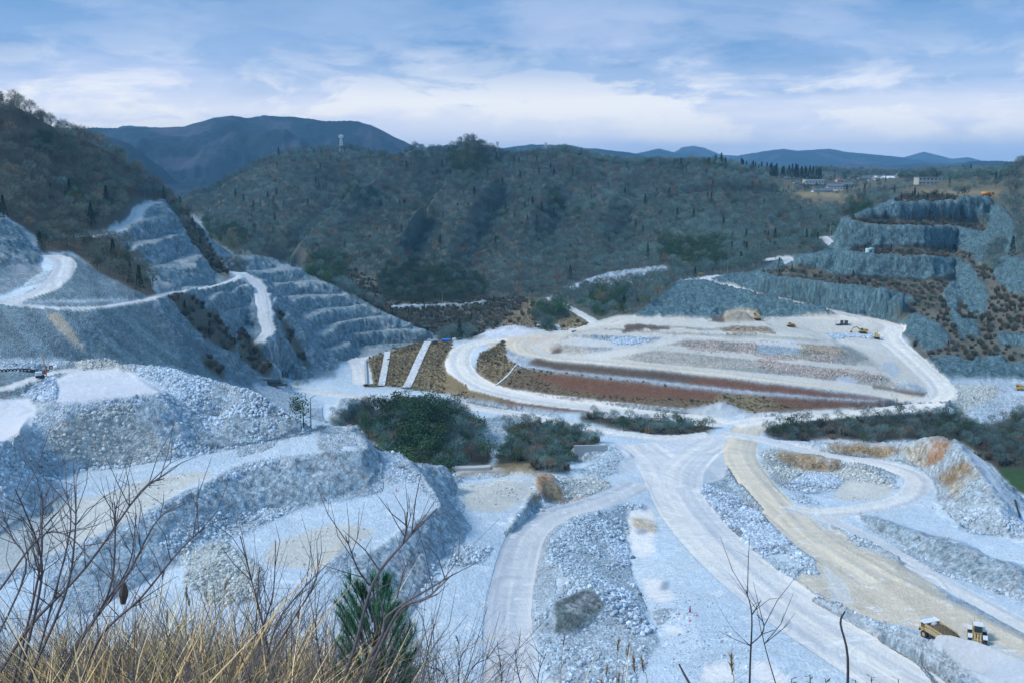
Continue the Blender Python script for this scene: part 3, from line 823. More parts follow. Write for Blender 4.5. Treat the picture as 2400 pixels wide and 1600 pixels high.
# polygons in the order they are laid; row/column of the photograph, carried to the ground by line of sight
ZONES = [
    ('forest', [(-900, -400), (3300, -400), (3300, 640), (1800, 640), (1560, 700), (1300, 760), (1290, 790), (1030, 800), (860, 720), (600, 640), (440, 480), (-900, 500)]),
    # left hill
    ('forestbrown', [(-900, -300), (0, 200), (300, 340), (385, 440), (470, 560), (540, 640), (490, 640), (450, 560), (400, 480), (340, 455), (310, 470), (255, 540), (100, 560), (60, 540), (0, 500), (-900, 500)]),
    ('forestbrown', [(95, 560), (250, 550), (290, 575), (340, 640), (372, 690), (345, 700), (250, 648), (165, 590), (110, 595), (90, 590)]),
    ('lwall', [(-900, 490), (0, 515), (50, 540), (95, 600), (95, 640), (50, 670), (0, 692), (-900, 700)]),
    ('lslope', [(150, 590), (350, 700), (60, 705), (100, 680), (140, 640)]),
    ('lslope', [(-900, 712), (0, 712), (350, 705), (430, 760), (560, 880), (640, 940), (-900, 940)]),
    ('lslope2', [(180, 720), (340, 712), (400, 780), (440, 870), (480, 905), (300, 880), (210, 840), (240, 780)]),
    ('sand', [(105, 735), (140, 735), (175, 780), (205, 830), (165, 800), (130, 765)]),
    ('lwall', [(255, 545), (345, 470), (385, 470), (450, 560), (540, 640), (560, 660), (520, 675), (380, 690), (340, 630)]),
    ('lwall', [(350, 700), (560, 650), (610, 690), (620, 780), (640, 860), (680, 900), (560, 900), (430, 770)]),
    ('lwall', [(560, 620), (620, 650), (680, 720), (760, 830), (790, 880), (700, 900), (640, 850), (640, 700)]),
    ('lwall', [(450, 500), (480, 520), (530, 580), (560, 610), (530, 640), (480, 590)]),
    ('lwall', [(525, 600), (600, 598), (700, 625), (800, 680), (900, 735), (1030, 780), (1030, 800), (830, 845), (770, 860), (700, 760), (620, 660)]),
    ('shrub', [(385, 690), (440, 690), (500, 730), (540, 780), (560, 830), (520, 820), (450, 770)]),
    ('shrub', [(440, 500), (470, 540), (520, 620), (545, 655), (500, 640), (440, 560)]),
    ('shrub', [(640, 725), (655, 728), (700, 800), (735, 862), (718, 862), (682, 810)]),
    ('shrub', [(470, 830), (500, 840), (530, 880), (520, 890), (480, 860)]),
    ('shrub', [(560, 770), (600, 800), (640, 870), (620, 890), (560, 840)]),
    # valley foot
    ('shrub', [(640, 560), (760, 640), (870, 715), (960, 760), (1030, 790), (1110, 790), (1250, 760), (1300, 700), (1000, 700)]),
    ('grass', [(1170, 760), (1240, 700), (1285, 700), (1390, 765), (1340, 775), (1200, 765)]),
    ('forest', [(1290, 700), (1450, 670), (1600, 645), (1600, 660), (1520, 720), (1480, 750), (1400, 755)]),
    ('rock', [(920, 720), (980, 715), (1090, 712), (1140, 705), (1140, 712), (1000, 722), (920, 727)]),
    # right wall
    ('wall', [(1480, 745), (1600, 655), (1760, 640), (1850, 600), (1925, 595), (1960, 520), (2010, 500), (2090, 470), (2310, 462), (2340, 480), (2500, 520), (3300, 500), (3300, 895), (2210, 888), (2110, 780), (2060, 758), (1700, 760)]),
    ('shrub', [(1780, 640), (1880, 620), (1960, 645), (2160, 658), (2240, 650), (2200, 700), (2150, 705), (2100, 682), (2000, 670), (1890, 660)]),
    ('shrub', [(1980, 510), (2100, 512), (2200, 505), (2300, 515), (2310, 545), (2230, 532), (2140, 530), (2050, 530), (2000, 520)]),
    ('shrub', [(2000, 580), (2180, 575), (2240, 580), (2290, 610), (2240, 606), (2080, 597), (1990, 594)]),
    ('shrub', [(2200, 650), (2230, 760), (2150, 780), (2090, 740), (2160, 700)]),
    ('forest', [(2320, 440), (2500, 320), (3300, 300), (3300, 700), (2440, 720), (2330, 680), (2300, 620), (2340, 560), (2300, 530), (2330, 490)]),
    ('shrub', [(2250, 590), (2330, 640), (2400, 700), (2440, 800), (2300, 790), (2240, 730), (2270, 660)]),
    ('shrub', [(2130, 720), (2240, 760), (2400, 790), (2400, 850), (2300, 870), (2230, 830), (2160, 845), (2130, 800)]),
    ('wall', [(2235, 615), (2275, 620), (2320, 690), (2310, 740), (2270, 740), (2240, 690)]),
    ('wall', [(2310, 490), (2350, 480), (2390, 540), (2370, 600), (2320, 560)]),
    ('wall', [(2340, 600), (2420, 610), (2420, 690), (2370, 690), (2330, 650)]),
    ('wall', [(2110, 755), (2150, 735), (2200, 760), (2230, 800), (2180, 830), (2140, 800)]),
    ('wall', [(2230, 745), (2290, 750), (2300, 790), (2250, 800)]), ('wall', [(2330, 780), (2420, 785), (2420, 815), (2340, 812)]),
    ('wall', [(2280, 840), (2350, 835), (2360, 870), (2290, 876)]), ('wall', [(2190, 840), (2230, 830), (2240, 880), (2200, 878)]),
    ('wall', [(2200, 850), (2240, 840), (2400, 860), (2500, 880), (2500, 896), (2200, 886)]),
    ('ever', [(1055, 352), (1130, 350), (1155, 400), (1110, 430), (1060, 410)]),
    ('ever', [(720, 600), (800, 590), (830, 640), (780, 670), (715, 640)]),
    ('ever', [(880, 640), (960, 620), (1100, 640), (1160, 680), (1100, 705), (960, 712), (890, 700)]),
    ('ever', [(480, 520), (560, 540), (600, 580), (540, 590), (490, 560)]),
    ('ever', [(1540, 560), (1700, 570), (1720, 630), (1620, 635), (1540, 610)]),
    ('ever', [(1830, 500), (1960, 520), (1950, 560), (1900, 560), (1840, 545)]),
    ('ever', [(1280, 460), (1320, 460), (1330, 500), (1290, 500)]),
    ('ever', [(150, 450), (185, 450), (190, 490), (160, 490)]),
    ('ever', [(85, 300), (120, 310), (125, 360), (90, 350)]),
    ('ever', [(1380, 690), (1480, 680), (1470, 720), (1390, 740)]),
    ('ever', [(1240, 725), (1330, 715), (1340, 745), (1250, 755)]),
    ('forest', [(2020, 480), (2100, 468), (2320, 458), (2340, 400), (1700, 380), (1720, 470), (1850, 560), (1925, 590), (1960, 520)]),
    ('yard', [(1800, 412), (1900, 416), (2110, 412), (2120, 442), (2010, 468), (1995, 490), (1890, 492), (1850, 462), (1800, 440)]),
    ('yard', [(2095, 425), (2350, 425), (2350, 460), (2120, 462)]),
    ('field', [(1860, 452), (1960, 452), (1990, 458), (1985, 464), (1880, 460)]),
    ('field', [(2160, 448), (2345, 446), (2345, 458), (2160, 460)]),
    ('ever', [(1990, 474), (2035, 472), (2040, 490), (2000, 505), (1970, 505)]),
    ('shrub', [(2090, 462), (2240, 460), (2240, 472), (2100, 478)]),
    ('rock', [(1430, 640), (1560, 625), (1580, 650), (1480, 665), (1330, 685), (1320, 676)]),
    # fill
    ('tan', [(1120, 800), (1250, 782), (1340, 778), (1330, 840), (1240, 838), (1180, 850), (1150, 810)]),
    ('fillpad', [(1230, 800), (1345, 768), (1450, 740), (1700, 750), (1830, 745), (1960, 735), (2080, 760), (2100, 810), (2180, 900), (2180, 940), (2100, 925), (1900, 905), (1500, 862), (1260, 838)]),
    ('fillrubble', [(1270, 815), (1350, 775), (1480, 755), (1640, 765), (1680, 800), (1900, 795), (1990, 810), (2090, 880), (2140, 920), (2060, 905), (1900, 885), (1600, 855), (1400, 838)]),
    ('lightrubble', [(1340, 790), (1440, 785), (1560, 790), (1540, 812), (1440, 820), (1350, 808)]),
    ('coarse', [(1420, 788), (1550, 792), (1545, 805), (1440, 805)]),
    ('lightrubble', [(1380, 820), (1470, 822), (1440, 838), (1380, 832)]),
    ('pinkrubble', [(1590, 800), (1640, 790), (1700, 800), (1790, 805), (1800, 820), (1700, 832), (1620, 825)]),
    ('lightrubble', [(1775, 805), (1870, 800), (1870, 828), (1780, 830)]),
    ('brownrubble', [(1878, 808), (1960, 808), (1985, 832), (1880, 828)]),
    ('pinkrubble', [(1760, 828), (1900, 836), (1985, 835), (1960, 850), (1800, 842)]),
    ('pinkrubble', [(1780, 840), (1920, 860), (2060, 870), (2080, 892), (1960, 892), (1820, 870), (1770, 860)]),
    ('heapwhite', [(1955, 885), (1985, 878), (2010, 888), (2000, 898), (1960, 897)]),
    ('fillrubble', [(1480, 835), (1620, 830), (1760, 850), (1790, 870), (1640, 858), (1500, 846)]),
    ('tanpale', [(1450, 815), (1600, 785), (1690, 790), (1600, 798), (1480, 832), (1400, 842), (1340, 836)]),
    ('tanpale', [(1560, 788), (1760, 793), (1950, 800), (2000, 806), (1960, 812), (1800, 800), (1600, 796)]),
    ('brownrubble', [(1685, 768), (1720, 763), (1800, 768), (1822, 783), (1760, 786), (1700, 782)]),
    ('dkbrown', [(1455, 782), (1470, 762), (1500, 759), (1572, 765), (1568, 772), (1530, 776), (1520, 771), (1490, 776), (1475, 781)]),
    ('dkbrown', [(1288, 822), (1305, 812), (1318, 820), (1312, 830), (1290, 828)]),
    ('peach', [(1262, 820), (1300, 798), (1306, 800), (1280, 822), (1285, 830)]),
    ('sand', [(1655, 754), (1700, 735), (1735, 726), (1775, 738), (1795, 752), (1700, 758)]),
    ('dkbrown', [(1655, 755), (1698, 736), (1700, 756)]),
    ('heapwhite', [(1100, 800), (1140, 774), (1200, 762), (1260, 770), (1300, 783), (1240, 788), (1150, 796)]),
    ('peach', [(1140, 800), (1200, 790), (1290, 784), (1320, 788), (1260, 805), (1190, 815)]),
    ('tan', [(1130, 800), (1200, 800), (1250, 825), (1235, 845), (1180, 845), (1170, 825)]),
    ('lightrubble', [(1180, 812), (1215, 830), (1245, 838), (1230, 850), (1200, 852), (1180, 835)]),
    ('grass', [(1118, 870), (1122, 830), (1180, 798), (1188, 840), (1216, 858), (1160, 905), (1128, 890)]),
    ('bankgrass', [(1160, 905), (1218, 858), (1300, 872), (1500, 895), (1700, 918), (1900, 934), (2120, 946), (2080, 955), (1800, 968), (1600, 960), (1300, 930)]),
    ('redbrown', [(1240, 880), (1300, 874), (1500, 896), (1700, 918), (1900, 934), (2100, 946), (2060, 952), (1900, 950), (1780, 945), (1600, 936), (1500, 930), (1400, 925), (1330, 912)]),
    ('grass', [(1680, 925), (1780, 925), (1850, 955), (1760, 968), (1660, 955)]),
    ('redbrown', [(1780, 960), (1900, 953), (1990, 952), (1900, 962), (1800, 970)]),
    ('dkbrown', [(1234, 853), (1258, 838), (1300, 845), (1500, 864), (1660, 880), (1640, 902), (1500, 888), (1300, 866)]),
    ('redbrown', [(1640, 880), (1700, 885), (1900, 909), (2000, 923), (2150, 943), (2100, 941), (1900, 928), (1700, 911), (1600, 900)]),
    ('dkbrown', [(2046, 902), (2170, 918), (2172, 930), (2046, 910)]),
    ('coarse', [(1930, 782), (2020, 784), (2088, 786), (2080, 796), (2010, 790), (1950, 794)]),
    ('tanpale', [(1960, 795), (2060, 795), (2100, 820), (2120, 850), (2050, 820)]),
    ('lightrock', [(2096, 812), (2120, 805), (2142, 815), (2140, 840), (2110, 830)]),
    ('heap', [(2060, 850), (2090, 845), (2110, 870), (2095, 885), (2075, 870)]),
    ('rubble', [(2110, 895), (2150, 900), (2175, 920), (2140, 912), (2100, 905)]),
    # left of the fill
    ('grass', [(855, 905), (862, 842), (905, 824), (985, 800), (1060, 798), (1052, 850), (1075, 885), (1130, 918), (1300, 945), (1500, 975), (1400, 970), (1120, 938), (1000, 915), (900, 905)]),
    ('redbrown', [(1160, 938), (1300, 950), (1400, 965), (1330, 965), (1180, 948)]),
    ('bush', [(1360, 970), (1500, 975), (1660, 985), (1680, 1000), (1650, 1020), (1560, 1022), (1440, 1005), (1360, 985)]),
    ('grassgreen', [(1400, 970), (1560, 975), (1620, 985), (1500, 990)]),
    # right plain
    ('lightrubble', [(2200, 885), (2430, 895), (2360, 925), (2260, 965), (2210, 960), (2215, 920)]),
    ('greenrubble', [(2220, 900), (2340, 905), (2340, 930), (2270, 965), (2225, 960)]),
    ('rubble', [(2260, 965), (2340, 925), (2420, 940), (2420, 1010), (2330, 1000)]),
    ('bush', [(1790, 1000), (1850, 975), (2050, 970), (2180, 965), (2250, 970), (2300, 1005), (2420, 950), (2500, 1100), (2420, 1160), (2390, 1150), (2320, 1085), (2250, 1035), (2150, 1030), (2000, 1038), (1860, 1032), (1800, 1020)]),
    ('green', [(2340, 1090), (2430, 1090), (2430, 1160), (2380, 1140)]),
    # middle
    ('bush', [(770, 985), (800, 940), (840, 925), (880, 960), (950, 930), (1060, 950), (1130, 1000), (1160, 1040), (1150, 1090), (1050, 1100), (960, 1080), (900, 1050), (830, 1010)]),
    ('rock', [(780, 975), (800, 935), (825, 930), (860, 940), (800, 985)]),
    ('rock', [(1110, 985), (1180, 975), (1230, 990), (1210, 1060), (1140, 1050)]),
    ('bush', [(1190, 1000), (1290, 985), (1370, 1000), (1400, 1040), (1330, 1100), (1180, 1100), (1160, 1070), (1200, 1040)]),
    ('grass', [(1060, 1092), (1180, 1085), (1250, 1085), (1240, 1100), (1080, 1120)]),
    ('concrete', [(1058, 1096), (1150, 1092), (1180, 1100), (1070, 1112)]),
    ('rock', [(1340, 1050), (1430, 1045), (1370, 1085), (1340, 1090)]),
    # near left
    ('dust', [(-150, 930), (62, 933), (82, 962), (45, 1030), (0, 1075), (-150, 1120)]),
    ('rubble', [(-300, 1190), (-300, 1060), (0, 1040), (100, 985), (140, 945), (300, 930), (380, 925), (420, 960), (520, 960), (640, 950), (740, 1000), (800, 998), (640, 1035), (500, 1060), (330, 1088), (200, 1105), (100, 1130), (0, 1170)]),
    ('lightrubble', [(300, 860), (400, 860), (480, 885), (560, 905), (640, 935), (730, 1000), (640, 1035), (520, 1050), (420, 1035), (430, 960), (370, 915)]),
    ('greenrubble', [(180, 965), (300, 945), (340, 985), (420, 1060), (340, 1088), (200, 1090), (100, 1060), (120, 1000)]),
    ('coarse', [(40, 925), (110, 880), (150, 885), (145, 930), (100, 945)]),
    ('dust', [(128, 892), (160, 870), (200, 860), (290, 862), (345, 890), (385, 920), (300, 932), (130, 948)]),
    ('rock', [(310, 950), (370, 935), (400, 960), (440, 1010), (400, 1020), (330, 990)]),
    ('rubble', [(-100, 840), (150, 838), (170, 850), (110, 868), (-100, 875)]),
    ('greenrubble', [(170, 845), (250, 838), (300, 850), (290, 862), (180, 866)]),
    ('sandyfloor', [(-100, 1215), (150, 1180), (320, 1130), (450, 1105), (500, 1110), (330, 1200), (150, 1290), (-100, 1380)]),
    ('rock', [(340, 1200), (500, 1122), (640, 1074), (845, 1057), (868, 1150), (700, 1190), (560, 1245), (440, 1310), (250, 1400), (150, 1350)]),
    ('rubble', [(420, 1200), (560, 1200), (640, 1180), (720, 1182), (560, 1250), (430, 1330), (360, 1280)]),
    ('lightrubble', [(330, 1210), (450, 1152), (560, 1092), (660, 1072), (660, 1080), (560, 1105), (450, 1175), (340, 1225)]),
    ('greenrubble', [(430, 1290), (540, 1265), (620, 1330), (600, 1400), (500, 1420), (420, 1360)]),
    ('lightrubble', [(840, 1000), (860, 1050), (900, 1120), (960, 1130), (1030, 1185), (985, 1100), (935, 1058), (880, 1055), (850, 1015)]),
    ('rock', [(800, 995), (845, 1000), (880, 1055), (850, 1055), (830, 1020)]),
    ('rock', [(950, 1080), (1035, 1088), (1068, 1150), (1060, 1185), (1030, 1180), (990, 1120)]),
    ('sandyfloor', [(640, 1270), (780, 1225), (880, 1240), (830, 1280), (740, 1340), (620, 1320)]),
    ('rock', [(1029, 1189), (1085, 1255), (1070, 1290), (1020, 1310), (1005, 1370), (950, 1440), (860, 1420), (822, 1312), (880, 1287), (960, 1236)]),
    ('rubble', [(1065, 1275), (1150, 1280), (1120, 1320), (1040, 1330), (1000, 1400), (990, 1380), (1010, 1320)]),
    ('sandyfloor', [(1075, 1140), (1180, 1125), (1260, 1130), (1255, 1155), (1180, 1200), (1080, 1190)]),
    ('orange', [(1250, 1100), (1290, 1105), (1310, 1130), (1330, 1180), (1290, 1180), (1270, 1150)]),
    ('ochre', [(1270, 1135), (1290, 1125), (1320, 1175), (1300, 1180)]),
    ('ochre', [(1235, 1170), (1262, 1155), (1275, 1168), (1245, 1195)]),
    ('peach', [(1330, 1165), (1400, 1150), (1395, 1175), (1340, 1184)]),
    ('orange', [(1350, 1162), (1395, 1158), (1380, 1176), (1340, 1180)]),
    ('sand', [(1200, 1098), (1245, 1098), (1280, 1110), (1250, 1120), (1200, 1110)]),
    ('greenrubble', [(1290, 1120), (1400, 1120), (1440, 1140), (1380, 1160), (1320, 1165)]),
    ('rock', [(1215, 1205), (1245, 1165), (1255, 1185), (1225, 1225), (1190, 1260)]),
    ('rubble', [(1225, 1210), (1260, 1180), (1400, 1185), (1300, 1205), (1240, 1245), (1200, 1260)]),
    ('rubble', [(1350, 1110), (1430, 1050), (1480, 1040), (1510, 1060), (1490, 1090), (1400, 1120)]),
    ('heap', [(1440, 1110), (1450, 1080), (1480, 1072), (1515, 1085), (1490, 1105)]),
    ('rubble', [(1290, 1260), (1350, 1215), (1460, 1180), (1510, 1175), (1480, 1205), (1465, 1260), (1470, 1330), (1510, 1400), (1540, 1500), (1480, 1600), (1300, 1600), (1250, 1480), (1250, 1420), (1300, 1385), (1330, 1360), (1280, 1320), (1270, 1290)]),
    ('coarse', [(1430, 1370), (1500, 1400), (1545, 1470), (1500, 1490), (1440, 1440)]),
    ('coarse', [(1400, 1250), (1465, 1270), (1480, 1330), (1450, 1320)]),
    ('outcrop', [(1300, 1410), (1370, 1375), (1400, 1380), (1425, 1420), (1400, 1450), (1340, 1490), (1300, 1490)]),
    ('floor', [(1500, 1400), (1640, 1380), (1720, 1440), (1850, 1600), (1500, 1620), (1550, 1500)]),
    ('white', [(1462, 1195), (1520, 1190), (1530, 1260), (1540, 1290), (1510, 1310), (1480, 1290), (1465, 1250)]),
    ('sand', [(1470, 1215), (1530, 1225), (1530, 1250), (1480, 1235)]),
    ('puddle', [(1482, 1240), (1510, 1240), (1512, 1250), (1485, 1252)]),
    ('puddle', [(1490, 1190), (1520, 1180), (1515, 1195), (1495, 1197)]),
    ('white', [(1510, 1350), (1560, 1360), (1590, 1400), (1560, 1420), (1520, 1390)]),
    ('puddle', [(1555, 1365), (1575, 1360), (1578, 1385), (1560, 1385)]),
    ('white', [(1640, 1600), (1660, 1560), (1720, 1550), (1735, 1600)]),
    ('white', [(1770, 1550), (1800, 1545), (1860, 1590), (1840, 1610), (1780, 1590)]),
    ('white', [(1560, 1465), (1600, 1470), (1590, 1480), (1560, 1478)]),
    # island J
    ('heap', [(1660, 1060), (1700, 1050), (1720, 1090), (1715, 1120), (1650, 1135), (1640, 1100)]),
    ('rock', [(1720, 1090), (1745, 1120), (1800, 1185), (1850, 1235), (1780, 1215), (1720, 1170), (1650, 1140), (1700, 1120)]),
    ('coarse', [(1645, 1135), (1720, 1160), (1810, 1215), (1860, 1260), (1840, 1290), (1740, 1300), (1690, 1240), (1650, 1180)]),
    ('lightrubble', [(1850, 1240), (1910, 1290), (1940, 1350), (1900, 1360), (1840, 1300)]),
    ('rubble', [(1690, 1240), (1760, 1290), (1840, 1320), (1890, 1335), (1880, 1350), (1820, 1345), (1760, 1320), (1700, 1270)]),
    ('tan', [(1870, 1340), (1920, 1350), (1960, 1400), (1940, 1410), (1860, 1365)]),
    ('rubble', [(1840, 1345), (1860, 1355), (1910, 1385), (2010, 1430), (2090, 1465), (2160, 1490), (2240, 1540), (2330, 1600), (2290, 1610), (2190, 1550), (2140, 1510), (2080, 1485), (2000, 1450), (1900, 1403), (1845, 1372)]),
    ('tan', [(1790, 1120), (1850, 1185), (1950, 1240), (2060, 1290), (2180, 1340), (2220, 1395), (2300, 1440), (2500, 1540), (2500, 1620), (2330, 1515), (2290, 1498), (2170, 1480), (2090, 1462), (1990, 1420), (1935, 1370), (1900, 1300), (1830, 1225), (1760, 1150)]),
    ('tanpale', [(1940, 1290), (1970, 1320), (2020, 1420), (1960, 1395), (1930, 1340)]),
    # pit
    ('tan', [(1720, 1010), (1750, 1010), (1755, 1060), (1800, 1130), (1870, 1200), (1830, 1230), (1760, 1140), (1715, 1060)]),
    ('greenrubble', [(1785, 1060), (1840, 1055), (1960, 1080), (2060, 1100), (2098, 1140), (2080, 1145), (1990, 1125), (1900, 1110), (1860, 1110), (1840, 1140), (1800, 1110)]),
    ('ochre', [(1820, 1065), (1880, 1062), (1960, 1080), (1975, 1090), (1960, 1100), (1880, 1098), (1840, 1085)]),
    ('coarse', [(1835, 1128), (1870, 1112), (1960, 1110), (1998, 1130), (1975, 1152), (1900, 1152), (1860, 1145)]),
    ('sandyfloor', [(1985, 1125), (2040, 1128), (2090, 1145), (2080, 1165), (1990, 1170), (1960, 1160)]),
    ('rubble', [(1865, 1158), (1900, 1162), (1930, 1178), (1900, 1182), (1870, 1172)]),
    ('heapwhite', [(1800, 1030), (1850, 1030), (2100, 1036), (2200, 1030), (2240, 1035), (2240, 1042), (2100, 1046), (1840, 1042)]),
    ('lightrock', [(1840, 1040), (2100, 1044), (2190, 1030), (2240, 1035), (2300, 1090), (2370, 1200), (2400, 1230), (2400, 1270), (2250, 1240), (2200, 1200), (2195, 1120), (2120, 1088), (2000, 1072), (1860, 1050)]),
    ('ochre', [(1940, 1045), (2090, 1046), (2120, 1060), (2080, 1074), (1990, 1068), (1945, 1058)]),
    ('orange', [(2180, 1035), (2230, 1035), (2215, 1075), (2180, 1095), (2160, 1090)]),
    ('palecut', [(2115, 1050), (2180, 1036), (2165, 1095), (2130, 1085)]),
    ('palecut', [(2228, 1150), (2290, 1100), (2300, 1112), (2240, 1175)]),
    ('ochre', [(2210, 1130), (2265, 1080), (2280, 1095), (2250, 1140), (2215, 1145)]),
    ('rubble', [(2240, 1180), (2320, 1190), (2400, 1230), (2450, 1260), (2280, 1255), (2220, 1215)]),
    ('heap', [(2110, 1470), (2165, 1478), (2290, 1500), (2400, 1545), (2500, 1600), (2500, 1720), (2340, 1620), (2250, 1550), (2180, 1500)]),
    ('heap', [(1600, 962), (1650, 950), (1697, 940), (1745, 958), (1775, 972), (1697, 979), (1620, 972)]),
    ('dust', [(1440, 1045), (1560, 1032), (1700, 1012), (1760, 1020), (1735, 1060), (1660, 1050), (1620, 1090), (1600, 1150), (1550, 1150), (1510, 1110)]),
    ('dust', [(2245, 1040), (2290, 1065), (2350, 1150), (2400, 1230), (2370, 1215), (2330, 1150), (2280, 1085)]),
    ('rock', [(2005, 1203), (2050, 1208), (2110, 1232), (2200, 1262), (2300, 1290), (2400, 1335), (2400, 1400), (2340, 1385), (2220, 1345), (2120, 1290), (2040, 1235)]),
    ('rubble', [(2030, 1226), (2150, 1300), (2300, 1372), (2400, 1405), (2400, 1420), (2290, 1378), (2140, 1305), (2020, 1232)]),
    ('rubble', [(1945, 1223), (2000, 1243), (2090, 1283), (2190, 1322), (2230, 1360), (2245, 1385), (2200, 1380), (2180, 1345), (2100, 1305), (2000, 1262)]),
]
PW, PH, PO = 1500, 1050, 0.5           # class map at half the photograph's resolution, with a margin
cls_map = np.full((PH, PW), -1, np.int16)
gv, gu = np.mgrid[0:PH, 0:PW].astype(np.float32)
gu, gv = (gu - 150) / PO, (gv - 100) / PO
for name, poly in ZONES:
    cls_map[poly_mask(gu, gv, poly)] = KN.index(name)


def blur(a, n):
    for _ in range(n):
        p = np.pad(a, ((1, 1), (1, 1)) + ((0, 0),) * (a.ndim - 2), mode='edge')
        a = 0.25 * a + 0.125 * (p[:-2, 1:-1] + p[2:, 1:-1] + p[1:-1, :-2] + p[1:-1, 2:]) + 0.0625 * (p[:-2, :-2] + p[2:, 2:] + p[:-2, 2:] + p[2:, :-2])
    return a


soft = np.zeros((PH, PW, 6), np.float32)                 # colour, rubble, rock, presence: borders run into one another
on = cls_map >= 0
soft[..., :3][on] = KC[cls_map[on]]
soft[..., 3][on] = KR[cls_map[on]]
soft[..., 4][on] = KO[cls_map[on]]
soft[..., 5][on] = 1
nb = blur(soft, 7)
fb = blur(soft, 2)
wnear = np.clip((gv - 700) / 250, 0, 1)[..., None]       # the near ground is seen larger: wider transitions there
soft = fb * (1 - wnear) + nb * wnear


def zone_at(u, v):
    a = np.clip(np.rint(u * PO + 150).astype(int), 0, PW - 1)
    b = np.clip(np.rint(v * PO + 100).astype(int), 0, PH - 1)
    return cls_map[b, a]


def soft_at(u, v):
    x, y = np.clip(u * PO + 150, 0, PW - 1.01), np.clip(v * PO + 100, 0, PH - 1.01)
    a, b = x.astype(int), y.astype(int)
    fx, fy = (x - a)[..., None], (y - b)[..., None]
    return soft[b, a] * (1 - fx) * (1 - fy) + soft[b, a + 1] * fx * (1 - fy) + soft[b + 1, a] * (1 - fx) * fy + soft[b + 1, a + 1] * fx * fy


# road strips
road_w = np.zeros((NA, NR), np.float32)
road_o = np.zeros((NA, NR), np.float32)
road_s = np.zeros((NA, NR), np.float32)
for pts, width, kind in roads:
    d = dense(smooth_line(pts), 0.6)
    tg = np.gradient(d[:, :2], axis=0)
    tg /= np.maximum(np.linalg.norm(tg, axis=1, keepdims=True), 1e-6)
    nrm = np.stack([-tg[:, 1], tg[:, 0]], 1)
    along = np.concatenate([[0], np.cumsum(np.hypot(*np.diff(d[:, :2], axis=0).T))])
    cell = np.median(np.hypot(d[:, 0], d[:, 1])) * DA
    m = max(2, int(width / 2 / cell / 0.6))
    for k in range(-m, m + 1):
        o = k / m * width / 2
        gi, gj = to_grid(d[:, 0] + nrm[:, 0] * o, d[:, 1] + nrm[:, 1] * o)
        i, j = np.rint(gi).astype(int), np.rint(gj).astype(int)
        ok = (i >= 0) & (i < NA) & (j >= 0) & (j < NR)
        road_w[i[ok], j[ok]] = kind + 1
        road_o[i[ok], j[ok]] = o
        road_s[i[ok], j[ok]] = along[ok]

# per-vertex cover
wob = 5.0 + 0 * Um
nearw = np.clip((Vm - 800) / 300, 0, 1) * (Rm < 420)
pu = Um + wob * fbm(Xm / 6, Ym / 6, octaves=3, seed=71) + (4 + 26 * nearw) * fbm(Xm / 16, Ym / 16, Zm / 16, octaves=4, seed=73)
pv = Vm + 0.5 * wob * fbm(Xm / 6, Ym / 6, octaves=3, seed=72) + (2 + 13 * nearw) * fbm(Xm / 16, Ym / 16, Zm / 16, octaves=4, seed=74)
cl = zone_at(pu, pv)
base = np.where(Sm > 0.75, KN.index('rock'), np.where(Sm > 0.33, KN.index('rubble'), KN.index('floor')))
base = np.where(Rm > 640, KN.index('forest'), base)
cl = np.where(cl < 0, base, cl)
# in the walls, flat ledges carry pale dust and faces are bare
sf = soft_at(pu, pv)
pres = sf[..., 5:6]
colr = sf[..., :3] + (1 - pres) * KC[base]
rub = sf[..., 3] + (1 - pres[..., 0]) * KR[base]
rck = sf[..., 4] + (1 - pres[..., 0]) * KO[base]
ledge = np.isin(cl, [KN.index('lwall')]) & (Sm < 0.42)
lmix = np.clip(.55 + 1.1 * fbm(Xm / 8, Ym / 8, octaves=3, seed=75), 0, 1)[..., None]
colr = np.where(ledge[..., None], colr * (1 - lmix) + np.array((.29, .315, .33)) * lmix, colr)
rck = np.where(ledge, .35, rck)
steep = np.isin(cl, [KN.index('floor'), KN.index('sandyfloor'), KN.index('lightrubble')]) & (Sm > 0.62) & (Rm < 620)
colr[steep] = KC[KN.index('rock')]
rck[steep] = 0.9
midslope = np.isin(cl, [KN.index('floor')]) & (Sm > 0.3) & (Sm <= 0.62) & (Rm < 620)
colr[midslope] = KC[KN.index('rubble')]
rub[midslope] = 1.0
road_f = samp(blur((road_w > 0).astype(np.float32), 2))
road_f = np.clip((road_f - .35) / .3, 0, 1) * np.clip((.95 - Sm) / .2, 0, 1)
# the tiers of the earth fill: flats tinted paler, faces darker and banded, by slope
infill = np.isin(cl, [KN.index(k) for k in ('fillpad', 'fillrubble', 'pinkrubble', 'brownrubble', 'lightrubble', 'greenrubble', 'heapwhite')]) & (Rm > 430) & (Rm < 660) & (Um < 2180)
fl_ = (infill * np.clip((.24 - Sm) / .08, 0, 1))[..., None]
colr = colr * (1 - .75 * fl_) + np.array((.585, .535, .47)) * .75 * fl_
rub = rub * (1 - .8 * fl_[..., 0])
fc_ = (infill * np.clip((Sm - .28) / .1, 0, 1))[..., None]
band_n = fbm(Xm / 30, Ym / 14, Zm / 3, octaves=3, seed=151)[..., None]
colr = np.where(fc_ > .3, colr * (.80 + .35 * band_n * np.array((1.0, .7, .5))), colr)
gj_, gi_ = np.clip(np.rint(JR).astype(int), 0, NR - 1), np.rint(II).astype(int)
rw = road_w[gi_, gj_]
ro = road_o[gi_, gj_]
rs = road_s[gi_, gj_]
ROADC = {1: (.54, .54, .54), 2: (.50, .505, .515), 3: (.60, .585, .565), 4: (.60, .52, .41), 5: (.66, .625, .575), 6: (.62, .54, .43), 7: (.52, .52, .52)}
edge_n = fbm(Xm / 3, Ym / 3, octaves=2, seed=90)
